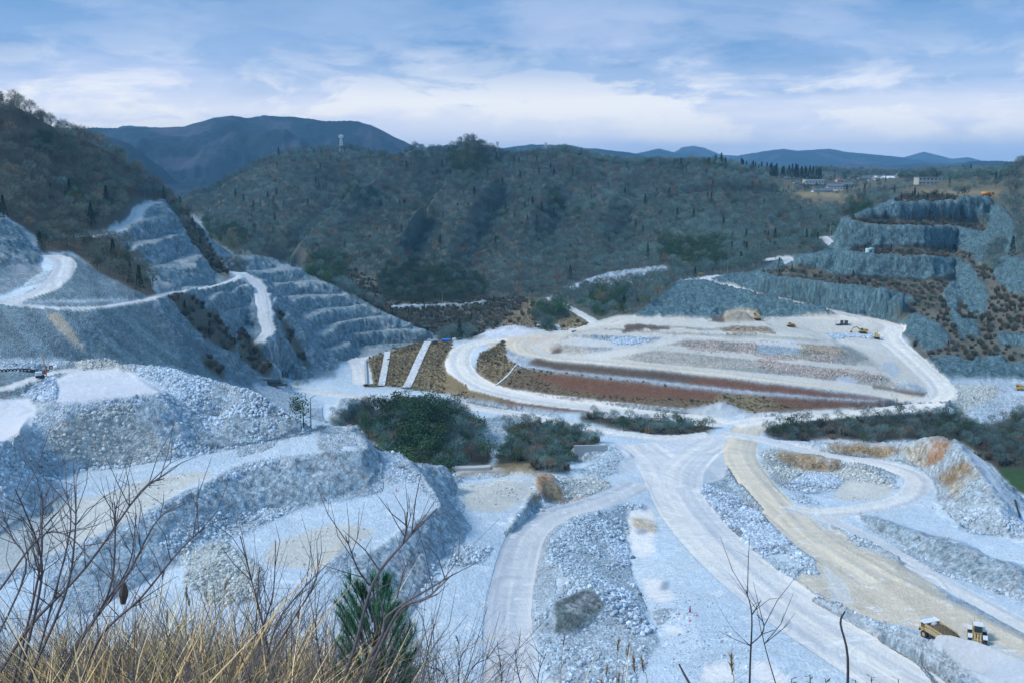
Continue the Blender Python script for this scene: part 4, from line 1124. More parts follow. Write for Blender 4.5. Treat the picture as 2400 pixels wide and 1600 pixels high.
rcol = np.zeros((NA, NR, 3), np.float32)
for kk, c in ROADC.items():
    rcol[road_w == kk] = c
rcol = np.dstack([rcol, (road_w > 0).astype(np.float32)])
rcol = blur(rcol, 3)
rc = np.stack([samp(rcol[..., k]) for k in range(4)], -1)
rc = rc[..., :3] / np.maximum(rc[..., 3:], .05)
colr = colr * (1 - road_f[..., None]) + rc * road_f[..., None]
rub = rub * (1 - road_f) + .08 * road_f
rck = rck * (1 - road_f)
on_road = (rw > 0) & (road_f > .5)
streak = vnoise(ro / 0.8, rs / 40, 0 * ro, 91) * .8 + vnoise(ro / 2.6, rs / 90, 0 * ro, 92) * 1.1 + .5 * fbm(Xm / 4, Ym / 4, octaves=3, seed=93)
colr = np.where(on_road[..., None], colr * (1 + 0.13 * streak[..., None] * np.array((1.25, 1.0, .62), np.float32)), colr)

# wear, dust and stone variation
n_big = fbm(Xm / 35, Ym / 35, octaves=4, seed=101)[..., None]
n_mid = fbm(Xm / 7, Ym / 7, Zm / 7, octaves=4, seed=102)[..., None]
n_fine = fbm(Xm / 1.4, Ym / 1.4, Zm / 1.4, octaves=3, seed=103)[..., None]
warm = np.array((1.05, 1.0, .90), np.float32)
colr = colr * (1 + .10 * n_big + .14 * n_mid * (0.35 + rub[..., None].clip(0, 1)) + .30 * n_fine * rub[..., None].clip(0, 1.6))
wmix = np.clip(fbm(Xm / 22, Ym / 22, octaves=3, seed=104)[..., None] * 1.6 - .25, 0, 1) * (KV[cl] == 0)[..., None] * .5
colr = colr * (1 - wmix) + colr * warm * wmix
# white scuffs on the near floors
flat = (Sm < .22) & (Rm < 330) & (rub < .5)
sc = fbm(Xm / 3.2, Ym / 1.7, octaves=3, seed=105)
scuff = np.clip((sc - .42) * 7, 0, 1) * flat
colr = colr * (1 - .6 * scuff[..., None]) + np.array((.72, .71, .71)) * .6 * scuff[..., None]
# tyre sweeps on the floors
ang = vnoise(Xm / 45, Ym / 45, 0 * Xm, 111) * 2.2 + 0.5
ca, sa = np.cos(ang), np.sin(ang)
sw = fbm((Xm * ca + Ym * sa) / .9, (Ym * ca - Xm * sa) / 26, octaves=3, seed=112)
fl2 = ((Sm < .3) & (rub < .5) & (Rm < 620)).astype(np.float32)[..., None]
sw2 = fbm((Xm * sa + Ym * ca) / 1.1, (Ym * sa - Xm * ca) / 30, octaves=3, seed=113)
colr = colr * (1 + (.17 * sw[..., None] + .10 * sw2[..., None]) * fl2)
# fan of the tan road: streaks follow the haul direction
p_, q_ = at_drop(1850, 1200, 103.5), at_drop(2400, 1560, 88)
dx_, dy_ = q_[0] - p_[0], q_[1] - p_[1]
dn_ = math.hypot(dx_, dy_)
al = ((Xm - p_[0]) * dx_ + (Ym - p_[1]) * dy_) / dn_
ac = ((Xm - p_[0]) * dy_ - (Ym - p_[1]) * dx_) / dn_
th = ac / (18 + np.abs(al) * .55)
fan = fbm(th * 42, al / 45, octaves=3, seed=121)
tanm = np.isin(cl, [KN.index('tan'), KN.index('tanpale')])[..., None] & (Rm < 330)[..., None]
colr = np.where(tanm, colr * (1 + .16 * fan[..., None]), colr)
# rock faces: seams and lighter fractures
seam = fbm(Xm / 2.5 + Zm * .9, Ym / 2.5 - Zm * .6, Zm / 5, octaves=4, seed=131, ridged=True)
colr = colr * (1 + (.55 * rck * seam)[..., None])
vst_c = fbm(Xm / 1.8, Ym / 1.8, Zm / 14, octaves=3, seed=144)
colr = colr * (1 + (.55 * rck * vst_c * np.clip((Rm - 350) / 150, .3, 1))[..., None])
pale = np.clip(fbm(Xm / 4 + Zm * .5, Ym / 4, Zm / 9, octaves=5, seed=132, gain=.6) * 4.2 - .35, 0, 1) * rck * (cl != KN.index('wall'))
colr = colr * (1 - .6 * pale[..., None]) + np.array((.52, .535, .56)) * .6 * pale[..., None]
# gravel slopes run in fans down the fall line
fallc = ((Xm * nx - 0) * 0 + np.arctan2(ny, nx))
ls = np.isin(cl, [KN.index('lslope'), KN.index('lslope2')])[..., None]
gul = fbm((Xm * .82 + Ym * .25 + Zm * .9) / 2.2, (Zm) / 26, octaves=4, seed=133)
colr = np.where(ls, colr * (1 + .40 * gul[..., None]) + .035 * np.clip(n_mid, 0, 1), colr)
colr = np.clip(colr, .012, .85)

# relief: boulders, fractured faces, ruts
disp = (.16 + .10 * (Rm / 300)) * rub * n_fine[..., 0] * 1.7 + .35 * rub.clip(0, 1) * n_mid[..., 0]
rk1 = fbm(Xm / 9, Ym / 9, Zm / 14, octaves=5, seed=141, ridged=True, gain=.55)
rk2 = fbm(Xm / 2.6, Ym / 2.6, Zm / 4.5, octaves=3, seed=142, ridged=True)
vst = fbm(Xm / 7, Ym / 7, Zm / 14, octaves=5, seed=143, gain=.6) + .5 * fbm(Xm / 3 + Zm * .2, Ym / 3, Zm / 5, octaves=3, seed=145, ridged=True)
disp = disp + (cl == KN.index('lightrock')) * 1.6 * vst
disp = disp + rck * (1.5 * (rk1 - .2) + .55 * rk2 + 1.1 * vst * np.clip((Rm - 350) / 150, 0, 1)) * np.clip(Rm / 380, .65, 1.7)
veg = KV[cl]
disp = disp + (veg > 0) * .5 * n_mid[..., 0]
disp = disp * (1 - road_f) + road_f * (.05 * n_fine[..., 0] + .04 * streak)
Xd, Yd, Zd = Xm + NXm * disp, Ym + NYm * disp, Zm + NZm * disp


def grid_mesh(name, X, Y, Z):
    n0, n1 = X.shape
    me = bpy.data.meshes.new(name)
    co = np.stack([X, Y, Z], -1).reshape(-1, 3).astype(np.float32)
    me.vertices.add(n0 * n1)
    me.vertices.foreach_set('co', co.ravel())
    idx = np.arange(n0 * n1).reshape(n0, n1)
    q = np.stack([idx[:-1, :-1], idx[:-1, 1:], idx[1:, 1:], idx[1:, :-1]], -1).reshape(-1, 4)[:, ::-1]
    nf = len(q)
    me.loops.add(nf * 4)
    me.loops.foreach_set('vertex_index', q.ravel().astype(np.int32))
    me.polygons.add(nf)
    me.polygons.foreach_set('loop_start', np.arange(nf, dtype=np.int32) * 4)
    me.polygons.foreach_set('loop_total', np.full(nf, 4, np.int32))
    me.polygons.foreach_set('use_smooth', np.ones(nf, bool))
    me.update()
    o = bpy.data.objects.new(name, me)
    COL.objects.link(o)
    return o


def vcol(me, name, c):
    a = me.color_attributes.new(name, 'FLOAT_COLOR', 'POINT')
    d = np.ones((len(me.vertices), 4), np.float32)
    d[:, :3] = c.reshape(-1, 3)
    a.data.foreach_set('color', d.ravel())


def vval(me, name, v):
    a = me.attributes.new(name, 'FLOAT', 'POINT')
    a.data.foreach_set('value', v.reshape(-1).astype(np.float32))


class MB:
    """small node-material writer"""

    def __init__(self, name):
        self.m = bpy.data.materials.new(name)
        self.m.use_nodes = True
        self.nt = self.m.node_tree
        self.b = self.nt.nodes['Principled BSDF']
        self.b.inputs['Roughness'].default_value = .9
        self.b.inputs['Specular IOR Level'].default_value = .2

    def n(self, t, **kw):
        x = self.nt.nodes.new(t)
        for k, v in kw.items():
            setattr(x, k, v)
        return x

    def link(self, a, b):
        self.nt.links.new(a, b)

    def noise(self, scale, detail=4, rough=.6, vec=None, dist=0):
        x = self.n('ShaderNodeTexNoise')
        x.inputs['Scale'].default_value = scale
        x.inputs['Detail'].default_value = detail
        x.inputs['Roughness'].default_value = rough
        x.inputs['Distortion'].default_value = dist
        if vec is None:
            vec = self.pos()
        self.link(vec, x.inputs['Vector'])
        return x.outputs[0]

    def pos(self):
        return self.n('ShaderNodeNewGeometry').outputs['Position']

    def math(self, op, a, b=0.0, c=None, clamp=False):
        x = self.n('ShaderNodeMath', operation=op, use_clamp=clamp)
        for k, s in enumerate((a, b) if c is None else (a, b, c)):
            if isinstance(s, (int, float)):
                x.inputs[k].default_value = s
            else:
                self.link(s, x.inputs[k])
        return x.outputs[0]

    def attr(self, name, kind='GEOMETRY'):
        return self.n('ShaderNodeAttribute', attribute_name=name, attribute_type=kind)

    def mixc(self, f, a, b, blend='MIX'):
        x = self.n('ShaderNodeMix', data_type='RGBA', blend_type=blend)
        for k, s in ((0, f), (6, a), (7, b)):
            if isinstance(s, (int, float)):
                x.inputs[k].default_value = s
            elif isinstance(s, tuple):
                x.inputs[k].default_value = s + (1,)
            else:
                self.link(s, x.inputs[k])
        return x.outputs[2]

    def ramp(self, v, pts, interp='LINEAR'):
        x = self.n('ShaderNodeValToRGB')
        cr = x.color_ramp
        cr.interpolation = interp
        while len(cr.elements) < len(pts):
            cr.elements.new(.5)
        for e, (p, c) in zip(cr.elements, pts):
            e.position = p
            e.color = (c, c, c, 1) if isinstance(c, (int, float)) else tuple(c) + (1,)
        self.link(v, x.inputs[0])
        return x.outputs[0]

    def scale(self, col, f):
        """colour times a number socket"""
        x = self.n('ShaderNodeVectorMath', operation='SCALE')
        self.link(col, x.inputs[0])
        if isinstance(f, (int, float)):
            x.inputs[3].default_value = f
        else:
            self.link(f, x.inputs[3])
        return x.outputs[0]

    def bump(self, h, strength=.5, dist=.2):
        x = self.n('ShaderNodeBump')
        if isinstance(strength, (int, float)):
            x.inputs['Strength'].default_value = strength
        else:
            self.link(strength, x.inputs['Strength'])
        x.inputs['Distance'].default_value = dist
        self.link(h, x.inputs['Height'])
        self.link(x.outputs[0], self.b.inputs['Normal'])

    def color(self, c):
        if isinstance(c, tuple):
            self.b.inputs['Base Color'].default_value = c + (1,)
        else:
            self.link(c, self.b.inputs['Base Color'])
        return self


def ground_material():
    m = MB('quarry_ground')
    c = m.attr('cover').outputs['Color']
    rb = m.attr('rubble').outputs['Fac']
    rk = m.attr('rock').outputs['Fac']
    f1 = m.noise(1.3, 6, .78)
    f2 = m.noise(.35, 4, .6)
    vor = m.n('ShaderNodeTexVoronoi', feature='F1')
    vor.inputs['Scale'].default_value = 1.5
    m.link(m.pos(), vor.inputs['Vector'])
    stone = m.n('ShaderNodeSeparateColor')
    m.link(vor.outputs['Color'], stone.inputs[0])
    sv = m.math('MULTIPLY', m.math('SUBTRACT', stone.outputs[0], .5), 1.0)
    amp = m.math('MULTIPLY', m.math('MINIMUM', rb, 1.5), .55)
    k = m.math('ADD', m.math('MULTIPLY', sv, amp), 1.0)
    k = m.math('MULTIPLY', k, m.math('ADD', m.math('MULTIPLY', m.math('SUBTRACT', f1, .5), m.math('ADD', m.math('MULTIPLY', rb, .9), .18)), 1.0))
    # stretched fracture lines on the faces
    mp = m.n('ShaderNodeMapping')
    mp.inputs['Scale'].default_value = (1, 1, .3)
    mp.inputs['Rotation'].default_value = (.25, .5, 0)
    m.link(m.pos(), mp.inputs['Vector'])
    fr = m.noise(.75, 7, .72, mp.outputs[0], .6)
    fk = m.math('ADD', m.math('MULTIPLY', m.math('SUBTRACT', fr, .5), m.math('MULTIPLY', rk, 3.6)), 1.0)
    k = m.math('MAXIMUM', m.math('MULTIPLY', k, fk), .15)
    m.color(m.scale(c, k))
    h = m.math('ADD', m.math('MULTIPLY', m.math('ADD', vor.outputs['Distance'], f1), m.math('MULTIPLY', rb, .8)), m.math('MULTIPLY', fr, m.math('MULTIPLY', rk, 3.0)))
    h = m.math('ADD', h, m.math('MULTIPLY', f2, .25))
    m.bump(h, .9, .8)
    return m.m


ground = grid_mesh('ground', Xd, Yd, Zd)
ground['kind'] = 'structure'
vcol(ground.data, 'cover', colr)
vval(ground.data, 'rubble', rub)
vval(ground.data, 'rock', rck)
ground.data.materials.append(ground_material())

# ------------------------------------------------------------------ far mountains
FA, FR = 900, 420
azf = np.linspace(AZ0, AZ1, FA)[:, None]
Rf = (2200 * np.exp(np.linspace(0, math.log(10200 / 2200), FR)))[None, :]
XF, YF = np.sin(azf) * Rf, np.cos(azf) * Rf
ZF = np.full(XF.shape, 100.0) - 60 * np.clip((Rf - 2200) / 4000, 0, 1) + 14 * fbm(XF / 500, YF / 500, octaves=4, seed=201)
RIDGES = [
    (2600, .50, .45, [(-400, 300), (100, 296), (200, 302), (300, 335), (380, 392), (440, 448), (500, 500), (520, 560)], 25),
    (3600, .42, .5, [(-400, 290), (0, 300), (160, 303), (220, 299), (280, 301), (430, 298), (500, 277), (545, 271), (580, 277), (620, 268), (700, 272), (760, 283), (830, 283), (870, 292), (900, 308), (940, 328), (970, 341), (1000, 344), (1060, 360), (1100, 380), (1200, 420)], 75),
    (4900, .3, .4, [(900, 400), (1000, 346), (1060, 337), (1100, 341), (1180, 347), (1240, 338), (1330, 340), (1370, 347), (1440, 353), (1500, 362), (1540, 379), (1600, 395), (1800, 410)], 22),
    (4500, .2, .3, [(1800, 420), (1930, 396), (1990, 384), (2050, 384), (2090, 390), (2150, 382), (2220, 386), (2280, 377), (2340, 377), (2420, 380), (2600, 370), (3000, 370)], 18),
    (6500, .2, .3, [(240, 330), (280, 298), (300, 296), (350, 299), (400, 330)], 10),
    (7200, .16, .3, [(1400, 400), (1480, 362), (1545, 349), (1600, 362), (1640, 368), (1700, 372), (1735, 363), (1800, 353), (1835, 349), (1870, 354), (1945, 349), (1980, 356), (2100, 367), (2180, 380), (2400, 392)], 16),
    (8300, .16, .3, [(1500, 390), (1580, 358), (1600, 345), (1625, 342), (1650, 346), (1690, 362), (1740, 366), (1800, 378)], 10),
    (9600, .14, .3, [(2050, 385), (2120, 368), (2165, 354), (2200, 362), (2230, 368), (2270, 363), (2330, 371), (2400, 374), (2600, 368)], 18),
]
for Rk, sf_, sb_, crest, amp in RIDGES:
    pts = depths(*[(u, v, Rk) for u, v in crest])
    aa = np.array([math.atan2(p[0], p[1]) for p in pts])
    zz_ = np.array([ZC - p[2] for p in pts])
    cz = np.interp(azf[:, 0], aa, zz_, left=-400, right=-400)[:, None]
    Rc = Rk / np.cos(azf) * (1 + .03 * vnoise(azf * 14, azf * 0, azf * 0, 7))
    dd_ = Rf - Rc
    fall = np.where(dd_ < 0, -dd_ * sf_, dd_ * sb_)
    nn = fbm(XF / 420, YF / 420, octaves=5, seed=int(Rk), ridged=True)
    z = cz - fall + amp * 1.6 * (nn - .2) * np.clip(np.abs(dd_) / 300, 0.0, 1.6)
    z = z + 2.5 * fbm(XF / 45, YF / 45, octaves=3, seed=5) * min(1.0, 4000 / Rk)
    ZF = np.maximum(ZF, z)
ZF -= 40 * np.clip((2500 - Rf) / 250, 0, 1)               # tucked under the near sheet
mountains = grid_mesh('mountains', XF, YF, ZF)
mountains['kind'] = 'structure'
mf = MB('far_woodland')
w1 = mf.noise(.0035, 5, .6, dist=.6)
w2 = mf.noise(.05, 5, .7)
wc = mf.ramp(w1, [(.46, (.001, .016, .028)), (.53, (.004, .024, .036)), (.57, (.034, .042, .062)), (.70, (.060, .058, .078))])
mf.color(mf.scale(wc, mf.math('ADD', mf.math('MULTIPLY', w2, 1.2), .4)))
mf.bump(w2, .8, 6)
mountains.data.materials.append(mf.m)

# ------------------------------------------------------------------ trees and shrubs
rng = np.random.default_rng(7)


def mesh_obj(name, verts, faces, mat, parent=None, smooth=False, link=True):
    me = bpy.data.meshes.new(name)
    me.from_pydata([tuple(map(float, v)) for v in verts], [], [tuple(map(int, f)) for f in faces])
    if smooth:
        me.polygons.foreach_set('use_smooth', [True] * len(me.polygons))
    if mat is not None:
        me.materials.append(mat)
    o = bpy.data.objects.new(name, me)
    if link:
        COL.objects.link(o)
    if parent is not None:
        o.parent = parent
    return o


def tag(o, label=None, cat=None, group=None, kind=None):
    if label:
        o['label'] = label
    if cat:
        o['category'] = cat
    if group:
        o['group'] = group
    if kind:
        o['kind'] = kind
    return o


def empty(name, loc=(0, 0, 0), rz=0.0, link=True):
    o = bpy.data.objects.new(name, None)
    o.location = loc
    o.rotation_euler = (0, 0, rz)
    o.empty_display_size = .5
    if link:
        COL.objects.link(o)
    return o


def tube(verts, faces, p0, p1, r0, r1, n=4):
    p0, p1 = np.array(p0, float), np.array(p1, float)
    d = p1 - p0
    L_ = np.linalg.norm(d)
    if L_ < 1e-6:
        return
    d = d / L_
    a = np.cross(d, (0, 0, 1) if abs(d[2]) < .9 else (1, 0, 0))
    a /= np.linalg.norm(a)
    b = np.cross(d, a)
    s = len(verts)
    for p, r in ((p0, r0), (p1, r1)):
        for k in range(n):
            t = 2 * math.pi * k / n
            verts.append(p + r * (math.cos(t) * a + math.sin(t) * b))
    for k in range(n):
        faces.append((s + k, s + (k + 1) % n, s + n + (k + 1) % n, s + n + k))


def bark_mat():
    m = MB('bark')
    m.color(m.scale(m.attr('tint', 'INSTANCER').outputs['Color'], .75))
    return m.m


def crown_mat(name, lo=.55, hi=1.35):
    m = MB(name)
    t = m.attr('tint', 'INSTANCER').outputs['Color']
    f = m.noise(1.3, 3, .7)
    m.color(m.scale(t, m.ramp(f, [(.3, lo), (.7, hi)])))
    m.b.inputs['Roughness'].default_value = .8
    return m.m


M_BARK, M_TWIG, M_LEAF = bark_mat(), crown_mat('twigs'), crown_mat('leaves', .45, 1.6)


def bare_tree(seed, h=9.0, w=7.5, n=210):
    """trunk with limbs, and a crown of fine twigs"""
    r = np.random.default_rng(seed)
    tv, tf, cv, cf = [], [], [], []
    tube(tv, tf, (0, 0, -.8), (0, 0, h * .38), .19, .13, 5)
    ends = []
    for k in range(7):
        a = 2 * math.pi * (k + r.random()) / 7
        q = np.array((math.cos(a) * w * .24 * r.uniform(.5, 1.2), math.sin(a) * w * .24 * r.uniform(.5, 1.2), h * r.uniform(.55, .78)))
        tube(tv, tf, (0, 0, h * r.uniform(.25, .38)), q, .10, .05, 3)
        ends.append(q)
    for k in range(n):
        th, ph = r.uniform(0, 2 * math.pi), math.acos(r.uniform(-.25, 1))
        rad = r.uniform(.55, 1) ** .6
        tip = np.array((math.sin(ph) * math.cos(th) * w / 2 * rad, math.sin(ph) * math.sin(th) * w / 2 * rad, h * .56 + math.cos(ph) * h * .44 * rad))
        root = ends[r.integers(len(ends))] * .35 + tip * .65 * np.array((.85, .85, .88))
        d = tip - root
        side = np.cross(d, r.normal(size=3))
        side /= max(np.linalg.norm(side), 1e-6)
        wd = r.uniform(.05, .11)
        s = len(cv)
        cv += [root - side * wd * .6, root + side * wd * .6, tip]
        cf.append((s, s + 1, s + 2))
        for _ in range(2):
            tw = root + d * r.uniform(.3, .8)
            e = tw + (d * .45 + r.normal(size=3) * .45)
            s = len(cv)
            cv += [tw - side * wd * .5, tw + side * wd * .5, e]
            cf.append((s, s + 1, s + 2))
    return (tv, tf), (cv, cf)


def leafy_tree(seed, h=9.0, w=7.0, n=420, shape='round', leaf=.55):
    r = np.random.default_rng(seed)
    tv, tf, cv, cf = [], [], [], []
    tube(tv, tf, (0, 0, -.8), (0, 0, h * .8), .2, .07, 5)
    lobes = []
    for k in range(11):
        if shape == 'cone':
            zc = r.uniform(.15, .95)
            rr = (1 - zc) * .5
        else:
            zc = r.uniform(.35, .85)
            rr = .42 * math.sqrt(max(.05, 1 - ((zc - .55) / .5) ** 2))
        a = r.uniform(0, 2 * math.pi)
        lobes.append((math.cos(a) * w * rr * .8, math.sin(a) * w * rr * .8, zc * h, w * (.16 if shape == 'cone' else .24) * r.uniform(.7, 1.2)))
    for k in range(n):
        if shape == 'cone':
            t = r.random() ** .8
            z = h * (.08 + .92 * t)
            a = r.uniform(0, 2 * math.pi)
            rad = w / 2 * (1 - t) * (1 - .28 * ((t * 9) % 1)) * r.uniform(.75, 1.05) + .05
            c = np.array((math.cos(a) * rad, math.sin(a) * rad, z))
            out = np.array((math.cos(a), math.sin(a), -.35))
        else:
            lx, ly, lz, lr = lobes[r.integers(len(lobes))]
            d = r.normal(size=3)
            d /= np.linalg.norm(d)
            c = np.array((lx, ly, lz)) + d * lr * r.uniform(.75, 1.1)
            out = d
        u = np.cross(out, r.normal(size=3))
        u /= max(np.linalg.norm(u), 1e-6)
        v = np.cross(out, u) * .5 + out * .6
        sz = leaf * r.uniform(.6, 1.3)
        s = len(cv)
        cv += [c - u * sz * .5, c + u * sz * .5, c + v * sz]
        cf.append((s, s + 1, s + 2))
    return (tv, tf), (cv, cf)


def shrub(seed, h=2.4, w=3.0, n=150):
    r = np.random.default_rng(seed)
    cv, cf = [], []
    for k in range(n):
        a = r.uniform(0, 2 * math.pi)
        q = r.uniform(0, .45) * w * .5
        root = np.array((math.cos(a) * q, math.sin(a) * q, -.2))
        tip = np.array((math.cos(a) * w * .5 * r.uniform(.2, 1), math.sin(a) * w * .5 * r.uniform(.2, 1), h * r.uniform(.35, 1)))
        mid = root * .4 + tip * .6 + r.normal(size=3) * .15
        side = r.normal(size=3)
        side /= np.linalg.norm(side)
        s = len(cv)
        cv += [mid - side * .10, mid + side * .10, tip, root]
        cf += [(s, s + 1, s + 2), (s, s + 1, s + 3)]
    return None, (cv, cf)


def tuft(seed, h=.9, w=1.1, n=46):
    r = np.random.default_rng(seed)
    cv, cf = [], []
    for k in range(n):
        a = r.uniform(0, 2 * math.pi)
        q = r.uniform(0, .5) * w
        root = np.array((math.cos(a) * q, math.sin(a) * q, -.1))
        tip = root + np.array((r.normal() * .25, r.normal() * .25, h * r.uniform(.5, 1)))
        side = np.array((math.sin(a), -math.cos(a), 0)) * .09
        s = len(cv)
        cv += [root - side, root + side, tip]
        cf.append((s, s + 1, s + 2))
    return None, (cv, cf)


PROTO = []      # (name, trunk mesh, crown mesh, material)
lib = bpy.data.collections.new('plant_library')


def add_proto(name, parts, mat, size):
    (t, c) = parts
    vs_, fs_ = [], []
    if t:
        vs_ += list(t[0])
        fs_ += list(t[1])
    k = len(vs_)
    nt_ = len(fs_)
    vs_ += list(c[0])
    fs_ += [tuple(i + k for i in f) for f in c[1]]
    o = mesh_obj('p%02d_' % len(PROTO) + name, vs_, fs_, None, link=False)
    o.data.materials.append(M_BARK)
    o.data.materials.append(mat)
    o.data.polygons.foreach_set('material_index', [0] * nt_ + [1] * (len(fs_) - nt_))
    lib.objects.link(o)
    tm = cm = None
    if t:
        tm = bpy.data.meshes.new(name + '_trunk')
        tm.from_pydata([tuple(map(float, v)) for v in t[0]], [], t[1])
        tm.materials.append(M_BARK)
    cm = bpy.data.meshes.new(name + '_crown')
    cm.from_pydata([tuple(map(float, v)) for v in c[0]], [], c[1])
    cm.materials.append(mat)
    PROTO.append((name, tm, cm, size))


for q in range(3):
    add_proto('bare_tree', bare_tree(10 + q, 9.5, 8.0 + q * .6), M_TWIG, 9.5)           # 0-2
for q in range(2):
    add_proto('evergreen_tree', leafy_tree(20 + q, 9, 7.2), M_LEAF, 9)                  # 3-4
for q in range(2):
    add_proto('cedar_tree', leafy_tree(30 + q, 13, 5.2, 520, 'cone', .7), M_LEAF, 13)   # 5-6
for q in range(3):
    add_proto('shrub', shrub(40 + q), M_TWIG, 2.4)                                      # 7-9
for q in range(2):
    add_proto('grass_tuft', tuft(50 + q), M_TWIG, .9)                                   # 10-11

nwg = np.clip((VG - 800) / 300, 0, 1) * (R_g < 420)
cls_grid = zone_at(UG + 5 * fbm(XG / 6, YG / 6, octaves=3, seed=71) + (4 + 26 * nwg) * fbm(XG / 16, YG / 16, ZG / 16, octaves=4, seed=73),
                   VG + 2.5 * fbm(XG / 6, YG / 6, octaves=3, seed=72) + (2 + 13 * nwg) * fbm(XG / 16, YG / 16, ZG / 16, octaves=4, seed=74))
cls_grid = np.where((cls_grid < 0) & (R_g > 640), KN.index('forest'), cls_grid)
slope_ok = slope_g < 6
near_seen = tanel >= run - .028
no_road = blur((road_w > 0).astype(np.float32), 4) < .08

plants = []     # x, y, z, proto, scale, rot, tint, zone name


_pg = fbm(*np.meshgrid(np.linspace(-1500, 1500, 301) / 60, np.linspace(200, 2400, 221) / 60, indexing='ij'), octaves=3, seed=191)


def PATCH(x, y):
    return _pg[int(np.clip((x + 1500) / 10, 0, 300)), int(np.clip((y - 200) / 10, 0, 220))]


def tint_of(p, code, x, y):
    j = rng.uniform(.75, 1.25) * ((2.3 if code == 5 else 1.5) if p <= 2 else 1.25) * (1 + .55 * float(PATCH(x, y)))
    if p <= 2:
        if code == 5:
            c = [(.085, .090, .068), (.074, .086, .068), (.12, .09, .055), (.075, .10, .078)][rng.choice(4, p=[.42, .33, .08, .17])]
        else:
            c = [(.078, .132, .122), (.098, .155, .146), (.060, .100, .094), (.15, .095, .060), (.085, .098, .088)][rng.choice(5, p=[.32, .26, .22, .035, .165])]
    elif p <= 4:
        c = [(.022, .058, .028), (.032, .070, .030), (.055, .085, .03)][rng.choice(3, p=[.5, .38, .12])]
    elif p <= 6:
        c = [(.015, .034, .020), (.020, .042, .022)][rng.integers(2)]
    elif p <= 9:
        c = [(.13, .115, .085), (.095, .10, .07), (.15, .11, .065), (.06, .08, .042), (.14, .135, .115)][rng.choice(5, p=[.3, .25, .15, .12, .18])]
    else:
        c = [(.22, .18, .11), (.16, .145, .08), (.19, .135, .08)][rng.choice(3, p=[.5, .35, .15])]
    return tuple(v * j for v in c)


def sow(codes, spacing, rmin, rmax, chooser, dens=1.0):
    xs = np.arange(-rmax * .62, rmax * .62, spacing)
    ys = np.arange(rmin * .75, rmax, spacing)
    gx, gy = np.meshgrid(xs, ys)
    gx = gx + rng.uniform(-.48, .48, gx.shape) * spacing
    gy = gy + rng.uniform(-.48, .48, gy.shape) * spacing
    R = np.hypot(gx, gy)
    A = np.arctan2(gx, gy)
    ok = (R > rmin) & (R < rmax) & (A > AZ0 + .02) & (A < AZ1 - .02) & (rng.random(gx.shape) < dens)
    gx, gy = gx[ok], gy[ok]
    fi, fj = to_grid(gx, gy)
    i, j = np.clip(np.rint(fi).astype(int), 0, NA - 1), np.clip(np.rint(fj).astype(int), 0, NR - 1)
    c = cls_grid[i, j]
    code = np.where(c >= 0, KV[np.maximum(c, 0)], 0)
    ok = np.isin(code, codes) & slope_ok[i, j] & near_seen[i, j] & no_road[i, j]
    gx, gy, code, c = gx[ok], gy[ok], code[ok], c[ok]
    gz = gsample(ZG, gx, gy)
    patch = fbm(gx / 55, gy / 55, octaves=3, seed=181)
    for x, y, z, cd, cc, pt in zip(gx, gy, gz, code, c, patch):
        r_ = chooser(cd, pt, x, y)
        if r_ is None:
            continue
        p, s = r_
        plants.append((x, y, z, p, s, rng.uniform(0, 6.28), tint_of(p, cd, x, y), KN[cc] if cc >= 0 else 'forest'))


def ch_forest(cd, pt, x, y):
    q = rng.random()
    if cd == 7:
        return int(rng.choice([0, 1, 2, 3, 5], p=[.25, .25, .25, .15, .1])), rng.uniform(.35, .8)
    if cd == 2 and q < .8:
        return int(rng.integers(3, 5)), rng.uniform(.75, 1.2)
    ev = .07 + 1.2 * max(0, pt - .20)
    if cd == 5:
        ev = .05 + .5 * max(0, pt - .1)
    if q < ev * .8:
        return int(rng.integers(3, 5)), rng.uniform(.6, 1.05)
    if q < ev:
        return int(rng.integers(5, 7)), rng.uniform(.6, 1.05)
    return int(rng.integers(0, 3)), rng.uniform(.7, 1.25)


def ch_bush(cd, pt, x, y):
    q = rng.random()
    if -.185 < x / y < -.015 and y < 440:                 # the tall thicket in the middle
        core = math.exp(-((x / y + .105) / .04) ** 2)
        if rng.random() < .45:
            return None
        if q < .15 + .6 * core:
            return int(rng.integers(3, 5)), rng.uniform(.7, 1.05) + .35 * core
        return int(rng.integers(0, 3)), rng.uniform(.55, .95) + .2 * core
    ev = .22 + 1.5 * max(0, pt)
    if q < .18:
        return int(rng.integers(7, 10)), rng.uniform(.9, 1.8)
    if q < .18 + ev * .55:
        return int(rng.integers(3, 5)), rng.uniform(.35, .78)
    return int(rng.integers(0, 3)), rng.uniform(.35, .72)


def ch_shrub(cd, pt, x, y):
    q = rng.random()
    if q < .05:
        return int(rng.integers(3, 5)), rng.uniform(.25, .5)
    if q < .09:
        return int(rng.integers(5, 7)), rng.uniform(.25, .5)
    if q < .2:
        return int(rng.integers(0, 3)), rng.uniform(.25, .45)
    return int(rng.integers(7, 10)), rng.uniform(.6, 1.5)


def ch_grass(cd, pt, x, y):
    if rng.random() < .04:
        return int(rng.integers(7, 10)), rng.uniform(.3, .7)
    return int(rng.integers(10, 12)), rng.uniform(.5, 1.3)


sow([1, 5, 2], 6.2, 330, 1350, ch_forest)
sow([7], 13, 700, 1800, ch_forest)
sow([1, 5], 9.5, 1350, 2300, ch_forest)
sow([6], 3.4, 300, 640, ch_bush)
sow([4], 3.0, 330, 900, ch_shrub, .7)
sow([3], 1.35, 380, 620, ch_grass, .95)
sow([3], 2.4, 620, 850, ch_grass, .95)
sow([3], 9, 620, 850, ch_shrub, .6)


def project_pt(x, y, z):
    D = ZC - z
    zc = y * CP + D * SP
    return W0 / 2 + FPX * x / zc, H0 / 2 + FPX * (D * CP - y * SP) / zc


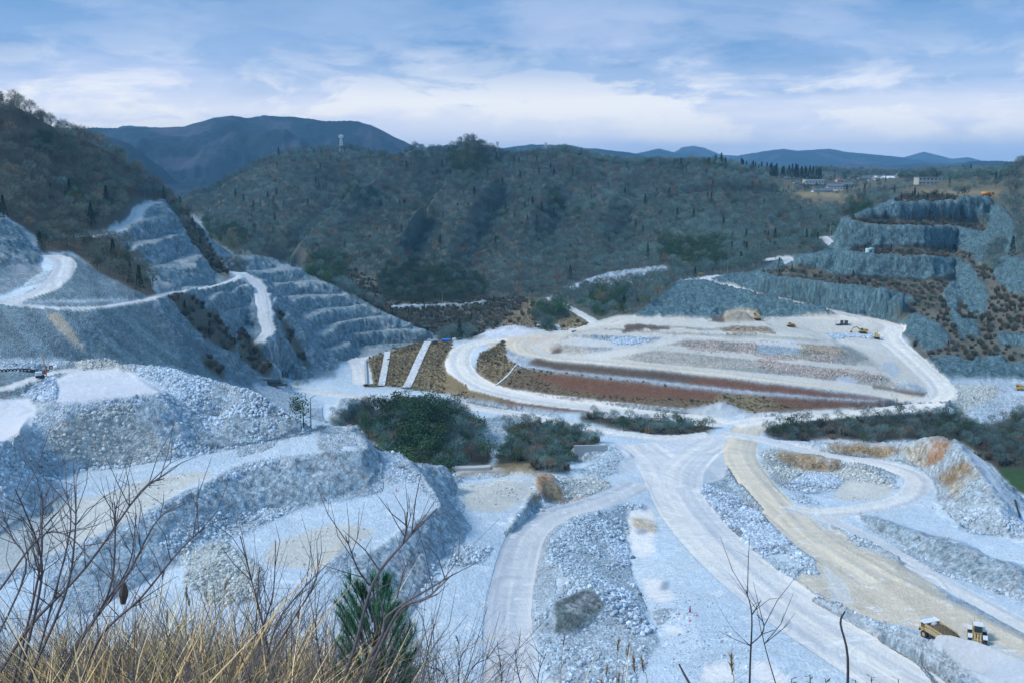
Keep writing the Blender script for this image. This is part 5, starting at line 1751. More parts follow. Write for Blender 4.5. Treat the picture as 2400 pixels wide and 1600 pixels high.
# extra trees placed one by one: (u, v of the foot, zone code, prototype, height in metres)
def ground_at(u, v, rmin=60, rmax=2300):
    """first ground seen along the line of sight through a pixel"""
    x0, Y0, D0 = at_depth(u, v, 1000.0)
    az = math.atan2(x0, Y0)
    i = int(np.clip(round((az - AZ0) / DA), 0, NA - 1))
    tan_ = -D0 / math.hypot(x0, Y0)
    js = np.nonzero((tanel[i] >= tan_) & (R_g[0] > rmin))[0]
    j = js[0] if len(js) else NR - 1
    R = float(R_g[0, j])
    return (R * math.sin(az), R * math.cos(az), float(ZG[i, j]))


SPECIAL = [
    (712, 1004, 'young evergreen tree with leaning crown on the lip of the near bench', 4, 9.5, (.030, .075, .028)),
    (752, 1012, 'low dark green bush at the edge of the near bench', 3, 2.6, (.03, .05, .02)),
    (10, 515, 'dark cedar standing alone above the left rock face', 5, 12, (.012, .032, .016)),
    (165, 475, 'tall dark cedar among brown trees on the left hillside', 5, 13, (.012, .030, .016)),
    (36, 248, 'leftmost pointed cedar on the left skyline', 5, 9, (.012, .03, .018)),
    (47, 252, 'second pointed cedar on the left skyline', 5, 9, (.012, .03, .018)),
    (60, 262, 'third and broadest cedar on the left skyline', 6, 10, (.012, .03, .018)),
    (78, 270, 'fourth cedar on the left skyline, standing a little apart', 5, 9, (.012, .03, .018)),
    (88, 278, 'lowest cedar of the row on the left skyline', 6, 9, (.012, .03, .018)),
    (2177, 525, 'round dark conifer in the middle of the second bench of the right wall', 5, 10, (.03, .045, .02)),
    (2252, 524, 'largest dark conifer on the upper right quarry bench', 5, 12, (.022, .038, .02)),
    (2075, 522, 'dark conifer near the left end of the second bench', 5, 8, (.03, .045, .02)),
    (2190, 470, 'small ball shaped tree on the rim of the right wall', 3, 9, (.015, .03, .018)),
    (2260, 466, 'ball topped dark tree beside the orange tanker', 3, 11, (.015, .03, .018)),
    (1700, 400, 'lone pointed conifer on the plateau skyline left of the cedar grove', 5, 14, (.014, .036, .02)),
    (1660, 392, 'small dark conifer poking out of the woods at the plateau edge', 5, 11, (.014, .036, .02)),
    (1690, 392, 'double topped cedar beside the cedar grove', 6, 16, (.014, .036, .02)),
    (1860, 560, 'orange leaved tree above the white road', 1, 11, (.16, .10, .04)),
    (180, 490, 'yellow brown leaved tree on the left hillside', 1, 10, (.17, .115, .04)),
    (1826, 622, 'small conifer between the bends of the white road', 5, 6, (.02, .045, .02)),
]
EXTRA_GROVE = [(u, 398 + 6 * math.sin(u * .3), 12 + 5 * rng.random()) for u in np.linspace(1735, 1925, 38)]
special = []
for u, v, lab, p, h, tint in SPECIAL:
    g_ = ground_at(u, v)
    special.append((g_, lab, p, h, tint))

# individuals: the largest in the photograph, and the special ones; the rest is one wood
meas = []
for k, (x, y, z, p, s, r_, t, zn) in enumerate(plants):
    u_, v_ = project_pt(x, y, z)
    if p >= 10 or not (-20 < u_ < 2420):
        meas.append(0)
        continue
    meas.append(PROTO[p][3] * s / y)
order = np.argsort(-np.array(meas))


def place(idx_name, tm, cm, loc, scale, rot, tint, label, cat, group):
    root = empty(idx_name, loc, rot)
    root.scale = (scale,) * 3
    tag(root, label, cat, group)
    for nm, me in (('trunk', tm), ('crown', cm)):
        if me is None:
            continue
        o = bpy.data.objects.new(nm, me)
        COL.objects.link(o)
        o.parent = root
        o['tint'] = tint
    return root


ZLAB = {
    ('bush', 0): ('leafless grey brown tree in the thickets beside the haul roads', 'bare trees in the thickets by the haul roads'),
    ('bush', 3): ('leafy evergreen tree in the thickets beside the haul roads', 'evergreens in the thickets by the haul roads'),
    ('bush', 7): ('twiggy brown shrub in the thickets beside the haul roads', 'shrubs in the thickets by the haul roads'),
    ('forest', 0): ('leafless grey tree of the woods round the quarry', 'bare trees of the woods'),
    ('forest', 3): ('rounded evergreen tree among the leafless woods', 'evergreens of the woods'),
    ('forest', 5): ('pointed cedar among the leafless woods', 'cedars of the woods'),
    ('forestbrown', 0): ('leafless brown tree on the steep left hillside', 'bare trees on the left hillside'),
    ('forestbrown', 3): ('evergreen tree on the steep brown left hillside', 'evergreens on the left hillside'),
    ('forestbrown', 5): ('pointed cedar on the steep brown left hillside', 'cedars on the left hillside'),
    ('shrub', 0): ('leafless sapling on a ledge of the quarry walls', 'saplings on the quarry ledges'),
    ('shrub', 3): ('small evergreen on a ledge of the quarry walls', 'evergreens on the quarry ledges'),
    ('shrub', 5): ('young conifer on a ledge of the quarry walls', 'conifers on the quarry ledges'),
    ('shrub', 7): ('brown winter shrub on a ledge of the quarry walls', 'shrubs on the quarry ledges'),
}
picked = set()
quota = {}
for k in order:
    x, y, z, p, s, r_, t, zn = plants[k]
    if meas[k] <= 0 or len(picked) >= 330:
        break
    fam = 0 if p <= 2 else 3 if p <= 4 else 5 if p <= 6 else 7
    if quota.get(fam, 0) >= 240 or (zn, fam) not in ZLAB:
        continue
    i_, j_ = to_grid(x, y)
    i_, j_ = int(round(float(i_))), int(round(float(j_)))
    if tanel[min(i_, NA - 1), min(j_, NR - 1)] < run[min(i_, NA - 1), min(j_, NR - 1)] - .004:
        continue
    quota[fam] = quota.get(fam, 0) + 1
    lab, grp = ZLAB[(zn, fam)]
    u_, v_ = project_pt(x, y, z)
    size_w = 'small' if s * PROTO[p][3] < (5.5 if fam != 7 else 2.2) else 'tall' if s * PROTO[p][3] > (8.2 if fam != 7 else 3.2) else 'mid sized'
    lum = t[1]
    tone_w = 'pale' if lum > (.20 if fam == 0 else .10) else 'dark' if lum < (.14 if fam == 0 else .07) else 'mid toned'
    if t[0] > t[1] * 1.25:
        tone_w = 'rusty'
    kind_w = {0: 'leafless tree', 3: 'rounded evergreen', 5: 'pointed cedar', 7: 'twiggy shrub'}[fam]
    if zn == 'bush':
        where = ('at the left end of the middle thicket' if u_ < 880 else 'in the heart of the middle thicket' if u_ < 1030 else 'at the right end of the middle thicket' if u_ < 1170 else
                 'in the small thicket by the concrete wall' if u_ < 1345 and v_ > 985 else 'on the bushy island between two haul roads' if u_ < 1720 else
                 'in the gully left of the pit' if u_ < 1950 else 'in the gully behind the round pit' if u_ < 2150 else 'in the gully behind the ochre cliff')
    elif zn == 'forestbrown':
        where = ('on the left hillside ' + ('near the skyline' if v_ < 330 else 'halfway up' if v_ < 450 else 'above the roads' if v_ < 560 else 'below the road') +
                 (', far left' if u_ < 110 else ', mid left' if u_ < 250 else ', by the hairpin' if u_ < 400 else ', right spur'))
    elif zn == 'shrub':
        where = 'on a scrubby ledge of the ' + ('left quarry wall' if u_ < 900 else 'right quarry wall')
    else:
        where = 'in the woods ' + ('left of the fill' if u_ < 1150 else 'between white track and rock face' if u_ < 1700 else 'at the far right above the quarry wall')
    lab = size_w + ' ' + tone_w + ' ' + kind_w + ' ' + where
    picked.add(k)
    place(PROTO[p][0], PROTO[p][1], PROTO[p][2], (x, y, z), s, r_, t, lab, 'shrub' if fam == 7 else 'tree', kind_w + 's ' + where)
for g_, lab, p, h, tint in special:
    place(PROTO[p][0], PROTO[p][1], PROTO[p][2], g_, h / PROTO[p][3], 1.0, tint, lab, 'tree', None)
for u, v, h in EXTRA_GROVE:
    g_ = at_depth(u, v + 14, 1180)
    place('cedar_tree', PROTO[5][1], PROTO[5][2], (g_[0], g_[1] + rng.uniform(-12, 12), float(gsample(ZG, np.array([g_[0]]), np.array([g_[1]]))[0])), h / 13, u, (.012, .030, .018),
          'leftmost cedar of the grove on the plateau skyline' if u < 1736 else 'rightmost cedar of the grove on the plateau skyline' if u > 1924 else 'dark cedar in the %s of the grove on the plateau skyline' % ('left part' if u < 1795 else 'middle' if u < 1860 else 'right part'), 'tree', 'cedars of the skyline grove')


def scatter(name, items, label, cat):
    """one mass of plants: points carrying instances of the library meshes"""
    me = bpy.data.meshes.new(name)
    me.vertices.add(len(items))
    me.vertices.foreach_set('co', np.array([(a[0], a[1], a[2]) for a in items], np.float32).ravel())
    me.attributes.new('which', 'INT', 'POINT').data.foreach_set('value', np.array([a[3] for a in items], np.int32))
    me.attributes.new('size', 'FLOAT', 'POINT').data.foreach_set('value', np.array([a[4] for a in items], np.float32))
    me.attributes.new('turn', 'FLOAT_VECTOR', 'POINT').data.foreach_set('vector', np.array([(0, 0, a[5]) for a in items], np.float32).ravel())
    c = me.color_attributes.new('tint', 'FLOAT_COLOR', 'POINT')
    c.data.foreach_set('color', np.array([a[6] + (1,) for a in items], np.float32).ravel())
    o = bpy.data.objects.new(name, me)
    COL.objects.link(o)
    tag(o, label, cat, None, 'stuff')
    ng = bpy.data.node_groups.new(name, 'GeometryNodeTree')
    ng.interface.new_socket('Geometry', in_out='INPUT', socket_type='NodeSocketGeometry')
    ng.interface.new_socket('Geometry', in_out='OUTPUT', socket_type='NodeSocketGeometry')
    N, L = ng.nodes.new, ng.links.new
    gi_n, go = N('NodeGroupInput'), N('NodeGroupOutput')
    ci = N('GeometryNodeCollectionInfo')
    ci.inputs[0].default_value = lib
    ci.inputs['Separate Children'].default_value = True
    ci.inputs['Reset Children'].default_value = True
    ip = N('GeometryNodeInstanceOnPoints')
    ip.inputs['Pick Instance'].default_value = True
    L(gi_n.outputs[0], ip.inputs['Points'])
    L(ci.outputs[0], ip.inputs['Instance'])

    def named(nm, ty):
        a = N('GeometryNodeInputNamedAttribute')
        a.data_type = ty
        a.inputs[0].default_value = nm
        return a.outputs[0]
    L(named('which', 'INT'), ip.inputs['Instance Index'])
    L(named('size', 'FLOAT'), ip.inputs['Scale'])
    L(named('turn', 'FLOAT_VECTOR'), ip.inputs['Rotation'])
    L(ip.outputs[0], go.inputs[0])
    md = o.modifiers.new('scatter', 'NODES')
    md.node_group = ng
    return o


rest = [plants[k] for k in range(len(plants)) if k not in picked]
scatter('woodland', [a for a in rest if a[3] < 7], 'leafless winter woods with scattered evergreens on the hills round the quarry', 'woodland')
scatter('undergrowth', [a for a in rest if 7 <= a[3] < 10], 'brown winter scrub on the ledges and banks of the quarry', 'scrub')
scatter('bank_grass', [a for a in rest if a[3] >= 10], 'dry grass on the banks beside the earth fill', 'grass')
print('PLANTS', len(plants), 'picked', len(picked))

# ------------------------------------------------------------------ blue winter air
hz = bpy.data.meshes.new('haze')
bm = bmesh.new()
bmesh.ops.create_cube(bm, size=1)
for v in bm.verts:
    v.co = Vector((v.co.x * 18000, v.co.y * 14000 + 4000, v.co.z * 620 + 40))
bm.to_mesh(hz)
bm.free()
haze = bpy.data.objects.new('haze', hz)
COL.objects.link(haze)
tag(haze, 'thin blue winter haze over the valley', 'haze', None, 'stuff')
hm = bpy.data.materials.new('haze')
hm.use_nodes = True
hn = hm.node_tree
hn.nodes.clear()
ho = hn.nodes.new('ShaderNodeOutputMaterial')
hv = hn.nodes.new('ShaderNodeVolumePrincipled')
hv.inputs['Color'].default_value = (.30, .66, 1.0, 1)
hv.inputs['Density'].default_value = .00009
hn.links.new(hv.outputs[0], ho.inputs['Volume'])
hz.materials.append(hm)

# ------------------------------------------------------------------ built things
def simple(name, c, rough=.6, metal=0.0, wear=.25, scale=2.5, spec=.3):
    m = MB(name)
    f = m.noise(scale, 4, .65, m.n('ShaderNodeTexCoord').outputs['Object'])
    k = m.math('ADD', m.math('MULTIPLY', m.math('SUBTRACT', f, .5), wear * 2), 1.0)
    base_ = m.n('ShaderNodeRGB')
    base_.outputs[0].default_value = c + (1,)
    m.color(m.scale(base_.outputs[0], k))
    m.b.inputs['Roughness'].default_value = rough
    m.b.inputs['Metallic'].default_value = metal
    m.b.inputs['Specular IOR Level'].default_value = spec
    return m.m


MY = simple('machine_yellow', (.46, .29, .07), .6, 0, .5)
MYD = simple('dusty_yellow', (.42, .33, .18), .8, 0, .6)
MWH = simple('dusty_white_paint', (.66, .67, .68), .5)
MDK = simple('black_rubber', (.030, .031, .033), .85)
MGL = simple('dark_glass', (.03, .045, .05), .15, 0, .1, 2, .6)
MST = simple('dark_steel', (.09, .095, .10), .6, .3)
MRD = simple('red_paint', (.50, .05, .03), .5)
MOR = simple('orange_paint', (.70, .28, .05), .5)
MBL = simple('blue_tarpaulin', (.03, .20, .62), .5)
MCY = simple('pale_cyan_paint', (.45, .66, .66), .5)
MCO = simple('grey_concrete', (.40, .41, .41), .85)
MSO = simple('brown_soil', (.12, .09, .055), .95, 0, .7, 6)
MTM = simple('weathered_steel_plate', (.045, .065, .075), .7)
MROOF = simple('grey_roof_tiles', (.12, .135, .155), .6)
MROOFR = simple('red_roof_tiles', (.28, .12, .09), .7)
MWALL = simple('pale_plaster', (.55, .57, .57), .8)
MWALL2 = simple('cream_plaster', (.42, .41, .37), .8)
MCONE = simple('red_plastic', (.75, .09, .04), .5)
MPOLE = simple('grey_pole', (.30, .30, .29), .8)


class Part:
    """collects boxes, prisms, cylinders and bars into one mesh"""

    def __init__(self):
        self.v, self.f = [], []

    def box(self, cx, cy, cz, sx, sy, sz, rz=0.0, rx=0.0, taper=1.0):
        s = len(self.v)
        R = Matrix.Rotation(rz, 3, 'Z') @ Matrix.Rotation(rx, 3, 'X')
        for dz in (-.5, .5):
            t = taper if dz > 0 else 1.0
            for dx, dy in ((-.5, -.5), (.5, -.5), (.5, .5), (-.5, .5)):
                p = R @ Vector((dx * sx * t, dy * sy * t, dz * sz))
                self.v.append((cx + p.x, cy + p.y, cz + p.z))
        self.f += [(s + 3, s + 2, s + 1, s), (s + 4, s + 5, s + 6, s + 7)]
        for k in range(4):
            a, b = k, (k + 1) % 4
            self.f.append((s + a, s + b, s + 4 + b, s + 4 + a))
        return self

    def prism(self, prof, x0, x1):
        """profile in (y, z) swept along x"""
        s, n = len(self.v), len(prof)
        for x in (x0, x1):
            for y, z in prof:
                self.v.append((x, y, z))
        self.f += [tuple(range(s + n - 1, s - 1, -1)), tuple(range(s + n, s + 2 * n))]
        for k in range(n):
            a, b = k, (k + 1) % n
            self.f.append((s + a, s + b, s + n + b, s + n + a))
        return self

    def cyl(self, p0, p1, r0, r1=None, n=12):
        r1 = r0 if r1 is None else r1
        s = len(self.v)
        tube(self.v, self.f, p0, p1, r0, r1, n)
        self.f += [tuple(range(s + n - 1, s - 1, -1)), tuple(range(s + n, s + 2 * n))]
        return self

    def torus(self, c, R, r, axis='y', n=14, m=6):
        s = len(self.v)
        for k in range(n):
            a = 2 * math.pi * k / n
            for q in range(m):
                b = 2 * math.pi * q / m
                x, z, y = math.cos(a) * (R + r * math.cos(b)), math.sin(a) * (R + r * math.cos(b)), r * math.sin(b)
                self.v.append((c[0] + (x if axis == 'y' else y), c[1] + (y if axis == 'y' else x), c[2] + z))
        for k in range(n):
            for q in range(m):
                a0, a1 = k * m, ((k + 1) % n) * m
                self.f.append((s + a0 + q, s + a1 + q, s + a1 + (q + 1) % m, s + a0 + (q + 1) % m))
        return self

    def out(self, name, mat, parent=None, smooth=False):
        return mesh_obj(name, self.v, self.f, mat, parent, smooth)


def gz(x, y):
    return float(gsample(ZG, np.array([x]), np.array([y]))[0])


def spot(u, v):
    p = ground_at(u, v)
    return (p[0], p[1], gz(p[0], p[1]))


def copy_tree(o, parent=None):
    c = o.copy()
    COL.objects.link(c)
    c.parent = parent
    for ch in o.children:
        copy_tree(ch, c)
    return c


def wheel(parent, x, y, r, w, name='wheel'):
    o = Part().cyl((x - w / 2, y, r), (x + w / 2, y, r), r, n=18).out(name, MDK, parent)
    Part().cyl((x - w / 2 - .03, y, r), (x + w / 2 + .03, y, r), r * .5, n=12).out('rim', MYD, o)
    return o


# ---- rigid dump truck; front towards +y
def dump_truck(loc, rz, label):
    t = tag(empty('dump_truck', loc, rz), label, 'dump truck')
    t.scale = (.86,) * 3
    Part().box(0, .3, 1.35, 1.9, 8.2, .5).out('chassis', MST, t)
    for x in (-1.75, 1.75):
        wheel(t, x, 2.6, .95, .8)
        wheel(t, x, -2.3, .95, 1.15)
    b = Part()
    b.box(0, -1.0, 1.95, 3.9, 6.6, .25)
    for x in (-1.98, 1.98):
        b.prism([(-4.6, 2.1), (2.4, 1.9), (2.6, 3.7), (-3.2, 3.45)], x - .08, x + .08)
    b.box(0, 2.45, 2.85, 3.9, .14, 1.7)
    bed = b.out('dump_body', MYD, t)
    c = Part()
    c.box(0, 3.35, 3.75, 4.4, 2.2, .16)
    for x in (-2.15, 2.15):
        c.box(x, 3.35, 3.9, .1, 2.2, .2)
    c.box(0, 4.42, 3.9, 4.4, .1, .2)
    c.out('canopy', MWH, bed)
    cab = Part().box(-.75, 3.35, 2.5, 1.9, 1.7, 1.9, taper=.9).out('cab', MY, t)
    Part().box(-.75, 4.22, 2.85, 1.6, .06, .9).box(-1.72, 3.35, 2.85, .06, 1.2, .8).out('window', MGL, cab)
    Part().box(.75, 3.5, 2.0, 1.6, 1.9, 1.1).out('engine_hood', MY, t)
    Part().box(0, 4.55, 1.35, 3.4, .3, .5).out('bumper', MST, t)
    rails = Part()
    for x in (-1.95, 1.95):
        rails.cyl((x, 4.2, 1.8), (x, 4.2, 3.0), .04, n=5).cyl((x, 3.0, 1.8), (x, 3.0, 3.0), .04, n=5).cyl((x, 3.0, 3.0), (x, 4.2, 3.0), .04, n=5)
    rails.out('handrail', MY, t)
    # heaped soil and rocks
    r = np.random.default_rng(3)
    vv, ff = [], []
    nx_, ny_ = 14, 20
    for i in range(nx_):
        for j in range(ny_):
            x, y = -1.85 + 3.7 * i / (nx_ - 1), -3.6 + 5.9 * j / (ny_ - 1)
            hgt = 2.35 + 1.1 * math.cos(x / 1.9 * 1.3) * math.cos((y + .6) / 3.2 * 1.2) + r.uniform(-.14, .14)
            vv.append((x, y, hgt))
    for i in range(nx_ - 1):
        for j in range(ny_ - 1):
            a = i * ny_ + j
            ff.append((a, a + ny_, a + ny_ + 1, a + 1))
    load = tag(mesh_obj('soil_load', vv, ff, MSO), 'brown soil heaped in the bed of the dump truck', 'soil')
    load.location = loc
    load.rotation_euler = (0, 0, rz)
    rk = rock_mesh(5, .55)
    o = bpy.data.objects.new('boulder', rk)
    o['tint'] = (.42, .40, .37)
    COL.objects.link(o)
    o.location = Matrix.Translation(loc) @ Matrix.Rotation(rz, 4, 'Z') @ Vector((-.7, .9, 3.5))
    o.scale = (1.3, 1, .8)
    tag(o, 'single pale boulder lying on the load of the dump truck', 'rock')
    return t


def rock_mesh(seed, r, mat=None):
    g = np.random.default_rng(seed)
    bm_ = bmesh.new()
    bmesh.ops.create_icosphere(bm_, subdivisions=1, radius=r)
    for v in bm_.verts:
        v.co *= g.uniform(.7, 1.25)
    me = bpy.data.meshes.new('rock')
    bm_.to_mesh(me)
    bm_.free()
    me.materials.append(mat or MROCK)
    return me


_mr = MB('limestone_block')
_rf = _mr.noise(2.0, 4, .7)
_oi = _mr.n('ShaderNodeObjectInfo')
_tn = _mr.attr('tint', 'INSTANCER').outputs['Color']
_mr.color(_mr.scale(_tn, _mr.math('MULTIPLY', _mr.ramp(_rf, [(.3, .8), (.7, 1.25)]), _mr.math('ADD', _mr.math('MULTIPLY', _oi.outputs['Random'], .55), .72))))
MROCK = _mr.m


# ---- wheel loader; front towards +y
def wheel_loader(loc, rz, label):
    t = tag(empty('wheel_loader', loc, rz), label, 'wheel loader')
    Part().box(0, -2.2, 2.0, 1.9, 3.4, 1.5, taper=.92).out('engine_hood', MY, t)
    Part().box(0, 1.0, 1.35, 1.5, 3.4, .8).out('front_frame', MY, t)
    for x in (-1.35, 1.35):
        wheel(t, x, -2.2, .95, .75)
        wheel(t, x, 1.6, .95, .75)
        Part().box(x, -2.2, 2.02, .85, 2.0, .12).out('fender', MWH, t)
        Part().box(x, 1.6, 2.02, .85, 1.9, .12).out('fender', MWH, t)
    cab = Part().box(0, -.2, 2.95, 1.55, 1.6, 1.6, taper=.92).out('cab', MYD, t)
    Part().box(0, .60, 3.02, 1.3, .1, 1.1).box(-.77, -.2, 3.02, .06, 1.2, 1.0).box(.77, -.2, 3.02, .06, 1.2, 1.0).out('window', MGL, cab)
    Part().box(0, -.15, 3.83, 1.75, 1.9, .14).cyl((0, 0, 3.85), (0, 0, 4.05), .07, n=8).out('roof', MWH, cab)
    for x in (-.5, .5):
        Part().prism([(.6, 2.1), (1.2, 2.35), (4.3, .75), (4.2, .35), (1.2, 1.8)], x - .13, x + .13).out('lift_arm', MYD, t)
    Part().prism([(1.0, 2.2), (1.3, 2.4), (3.4, 1.6), (3.4, 1.3)], -.12, .12).out('tilt_link', MYD, t)
    bk = Part()
    bk.prism([(4.0, .1), (5.4, .05), (5.4, .15), (4.3, .3), (4.2, 1.5), (4.05, 1.5)], -1.75, 1.75)
    for x in (-1.75, 1.75):
        bk.prism([(4.0, .1), (5.4, .05), (4.9, .9), (4.15, 1.5)], x - .05, x + .05)
    bk.out('bucket', MST, t)
    r = Part()
    for x in (-.55, .55):
        r.cyl((x, -3.7, 2.6), (x, -3.7, 3.5), .05, n=5).cyl((x, -2.3, 2.7), (x, -2.3, 3.5), .05, n=5).cyl((x, -3.7, 3.5), (x, -2.3, 3.5), .05, n=5)
    r.cyl((-.55, -3.7, 3.5), (.55, -3.7, 3.5), .05, n=5)
    r.out('handrail', MYD, t)
    Part().cyl((.3, -1.7, 2.7), (.3, -1.7, 3.6), .1, n=8).out('exhaust', MST, t)
    return t


# ---- excavator; front towards +y
def excavator(loc, rz, label, pose='low', cat='excavator', swing=0.0, boom_mat=None):
    t = tag(empty('excavator', loc, rz), label, cat)
    for x in (-1.15, 1.15):
        Part().prism([(-2.1, .45), (-1.8, .05), (1.8, .05), (2.1, .45), (1.8, .9), (-1.8, .9)], x - .32, x + .32).out('track', MDK, t)
    Part().box(0, 0, .7, 1.7, 2.4, .5).out('undercarriage', MST, t)
    Part().prism([(-2.5, 1.15), (1.3, 1.1), (1.3, 1.9), (-.8, 2.0), (-1.0, 2.5), (-2.45, 2.45)], -1.35, 1.35).out('house', MY, t)
    Part().box(0, -2.3, 1.8, 2.7, .6, 1.2).out('counterweight', MYD, t)
    cab = Part().box(-.85, .75, 2.3, .95, 1.5, 1.6, taper=.92).out('cab', MY, t)
    Part().box(-.85, 1.5, 2.45, .8, .06, 1.0).box(-1.35, .75, 2.45, .06, 1.1, .9).out('window', MGL, cab)
    if pose == 'low':
        bp = [(.9, 1.7), (3.4, 3.6), (5.4, 3.1)]
        sp_, bk = [(5.4, 3.1), (6.6, 1.0)], (6.5, .6)
    else:
        bp = [(.9, 1.7), (2.2, 4.5), (3.6, 5.6)]
        sp_, bk = [(3.6, 5.6), (4.8, 3.2)], (4.7, 2.8)
    b = Part()
    for (y0, z0), (y1, z1) in zip(bp[:-1], bp[1:]):
        L_ = math.hypot(y1 - y0, z1 - z0)
        b.box(0.15, (y0 + y1) / 2, (z0 + z1) / 2, .42, L_ + .3, .55, rx=math.atan2(z1 - z0, y1 - y0))
    boom = b.out('boom', boom_mat or MY, t)
    (y0, z0), (y1, z1) = sp_
    arm = Part().box(.15, (y0 + y1) / 2, (z0 + z1) / 2, .34, math.hypot(y1 - y0, z1 - z0) + .4, .42, rx=math.atan2(z1 - z0, y1 - y0)).out('arm', boom_mat or MY, t)
    Part().prism([(bk[0] - .5, bk[1] + .4), (bk[0] + .3, bk[1] + .5), (bk[0] + .5, bk[1] - .3), (bk[0], bk[1] - .6), (bk[0] - .7, bk[1] - .3)], -.4, .7).out('bucket', MST, t)
    Part().cyl((.15, 1.4, 1.8), (.15, bp[1][0] - .3, bp[1][1] - .6), .12, n=8).out('cylinder', MST, boom)
    return t


def bulldozer(loc, rz, label):
    t = tag(empty('bulldozer', loc, rz), label, 'bulldozer')
    for x in (-1.1, 1.1):
        Part().prism([(-1.9, .5), (-1.5, .05), (1.6, .05), (2.0, .5), (1.5, 1.0), (-1.4, 1.0)], x - .3, x + .3).out('track', MDK, t)
    Part().box(0, .7, 1.4, 1.3, 2.4, 1.1).out('engine_hood', MY, t)
    cab = Part().box(0, -.9, 2.1, 1.6, 1.4, 1.7, taper=.9).out('cab', MY, t)
    Part().box(0, -.9, 3.0, 1.8, 1.7, .12).out('roof', MWH, cab)
    Part().box(0, -.18, 2.35, 1.3, .06, .9).out('window', MGL, cab)
    Part().prism([(2.4, .1), (2.7, .2), (2.5, .8), (2.75, 1.35), (2.45, 1.3), (2.3, .7)], -1.8, 1.8).out('blade', MYD, t)
    for x in (-1.45, 1.45):
        Part().box(x, 1.1, .55, .16, 2.9, .25).out('push_arm', MY, t)
    return t


def lorry(loc, rz, label, cab_mat, bed_mat, cat='lorry', tank=False, s=1.0):
    t = tag(empty('lorry', loc, rz), label, cat)
    t.scale = (s,) * 3
    Part().box(0, -.2, .85, 1.0, 7.2, .25).out('chassis', MST, t)
    for x in (-.95, .95):
        for y in (2.5, -1.4, -2.6):
            Part().cyl((x - .16, y, .5), (x + .16, y, .5), .5, n=12).out('wheel', MDK, t)
    cab = Part().prism([(1.7, .7), (3.5, .7), (3.5, 1.8), (3.2, 2.75), (1.7, 2.8)], -1.15, 1.15).out('cab', cab_mat, t)
    Part().box(0, 3.42, 2.15, 2.0, .08, .75, rx=-.3).out('windscreen', MGL, cab)
    Part().box(-1.16, 2.7, 2.1, .05, 1.0, .6).box(1.16, 2.7, 2.1, .05, 1.0, .6).out('window', MGL, cab)
    Part().box(-.8, 3.55, .95, .3, .06, .2).out('headlight', MWH, cab)
    Part().box(.8, 3.55, .95, .3, .06, .2).out('headlight', MWH, cab)
    if tank:
        Part().cyl((0, -3.6, 1.95), (0, 1.5, 1.95), .98, n=18).out('tank', bed_mat, t, True)
    else:
        b = Part()
        b.box(0, -1.1, 1.1, 2.3, 5.2, .15)
        for x in (-1.15, 1.15):
            b.box(x, -1.1, 1.6, .1, 5.2, 1.0)
        b.box(0, 1.5, 1.75, 2.3, .12, 1.4).box(0, -3.7, 1.55, 2.3, .1, .9)
        b.out('tipper_body', bed_mat, t)
    return t


def car(loc, rz, label, mat):
    t = tag(empty('parked_car', loc, rz), label, 'car')
    Part().prism([(-2.1, .35), (2.1, .35), (2.15, .8), (1.1, .95), (.55, 1.42), (-1.3, 1.45), (-1.9, 1.0), (-2.15, .9)], -.85, .85).out('body', mat, t)
    Part().prism([(.98, .97), (.52, 1.36), (-1.22, 1.38), (-1.7, 1.0)], -.87, .87).out('window', MGL, t)
    for x in (-.75, .75):
        for y in (1.3, -1.3):
            Part().cyl((x - .12, y, .32), (x + .12, y, .32), .32, n=12).out('wheel', MDK, t)
    return t


p = at_drop(2205, 1508, 93.4)
dump_truck((p[0], p[1] + 1.0, gz(p[0], p[1] + 1.0) - .2), math.radians(20), 'yellow dump truck loaded with brown soil behind the pale berm at lower right')
p = at_drop(2300, 1520, 92.0)
wheel_loader((p[0], p[1] + 2.0, gz(p[0], p[1] + 2.0)), math.radians(156), 'yellow wheel loader with white cab roof facing the viewer beside the dump truck')


def put_on(u, v):
    return spot(u, v)


excavator(put_on(1775, 750), math.radians(8), 'yellow excavator with raised boom beside the sand pile on top of the fill', 'high')
excavator(put_on(2022, 781), math.radians(84), 'yellow excavator reaching its long boom to the left over blue rubble', 'low')
excavator(put_on(2055, 794), math.radians(-20), 'yellow excavator seen from behind on the small rubble heap', 'low')
bulldozer(put_on(1853, 767), math.radians(-80), 'small yellow bulldozer near the right end of the fill top')
lorry(put_on(1962, 761), math.radians(-17), 'white tipper lorry, leftmost of the three parked on the pad', MWH, MWH, s=.85)
lorry(put_on(1973, 760), math.radians(-18), 'dark lorry with red tail standing between two white lorries', MRD, MST, s=.75)
lorry(put_on(1983, 761), math.radians(-19), 'white flatbed lorry, rightmost of the three parked on the pad', MWH, MST, s=.85)
lorry(put_on(2314, 463), math.radians(-82), 'orange tanker lorry parked at the rim of the right quarry wall', MOR, MOR, 'tanker', True, 1.25)
lorry(put_on(2400, 915), math.radians(60), 'yellow machine half hidden by the right edge of the picture', MY, MY, 'lorry', False, 1.0)
car(put_on(1953, 558), math.radians(70), 'white car parked at the bend of the white access road', MWH)

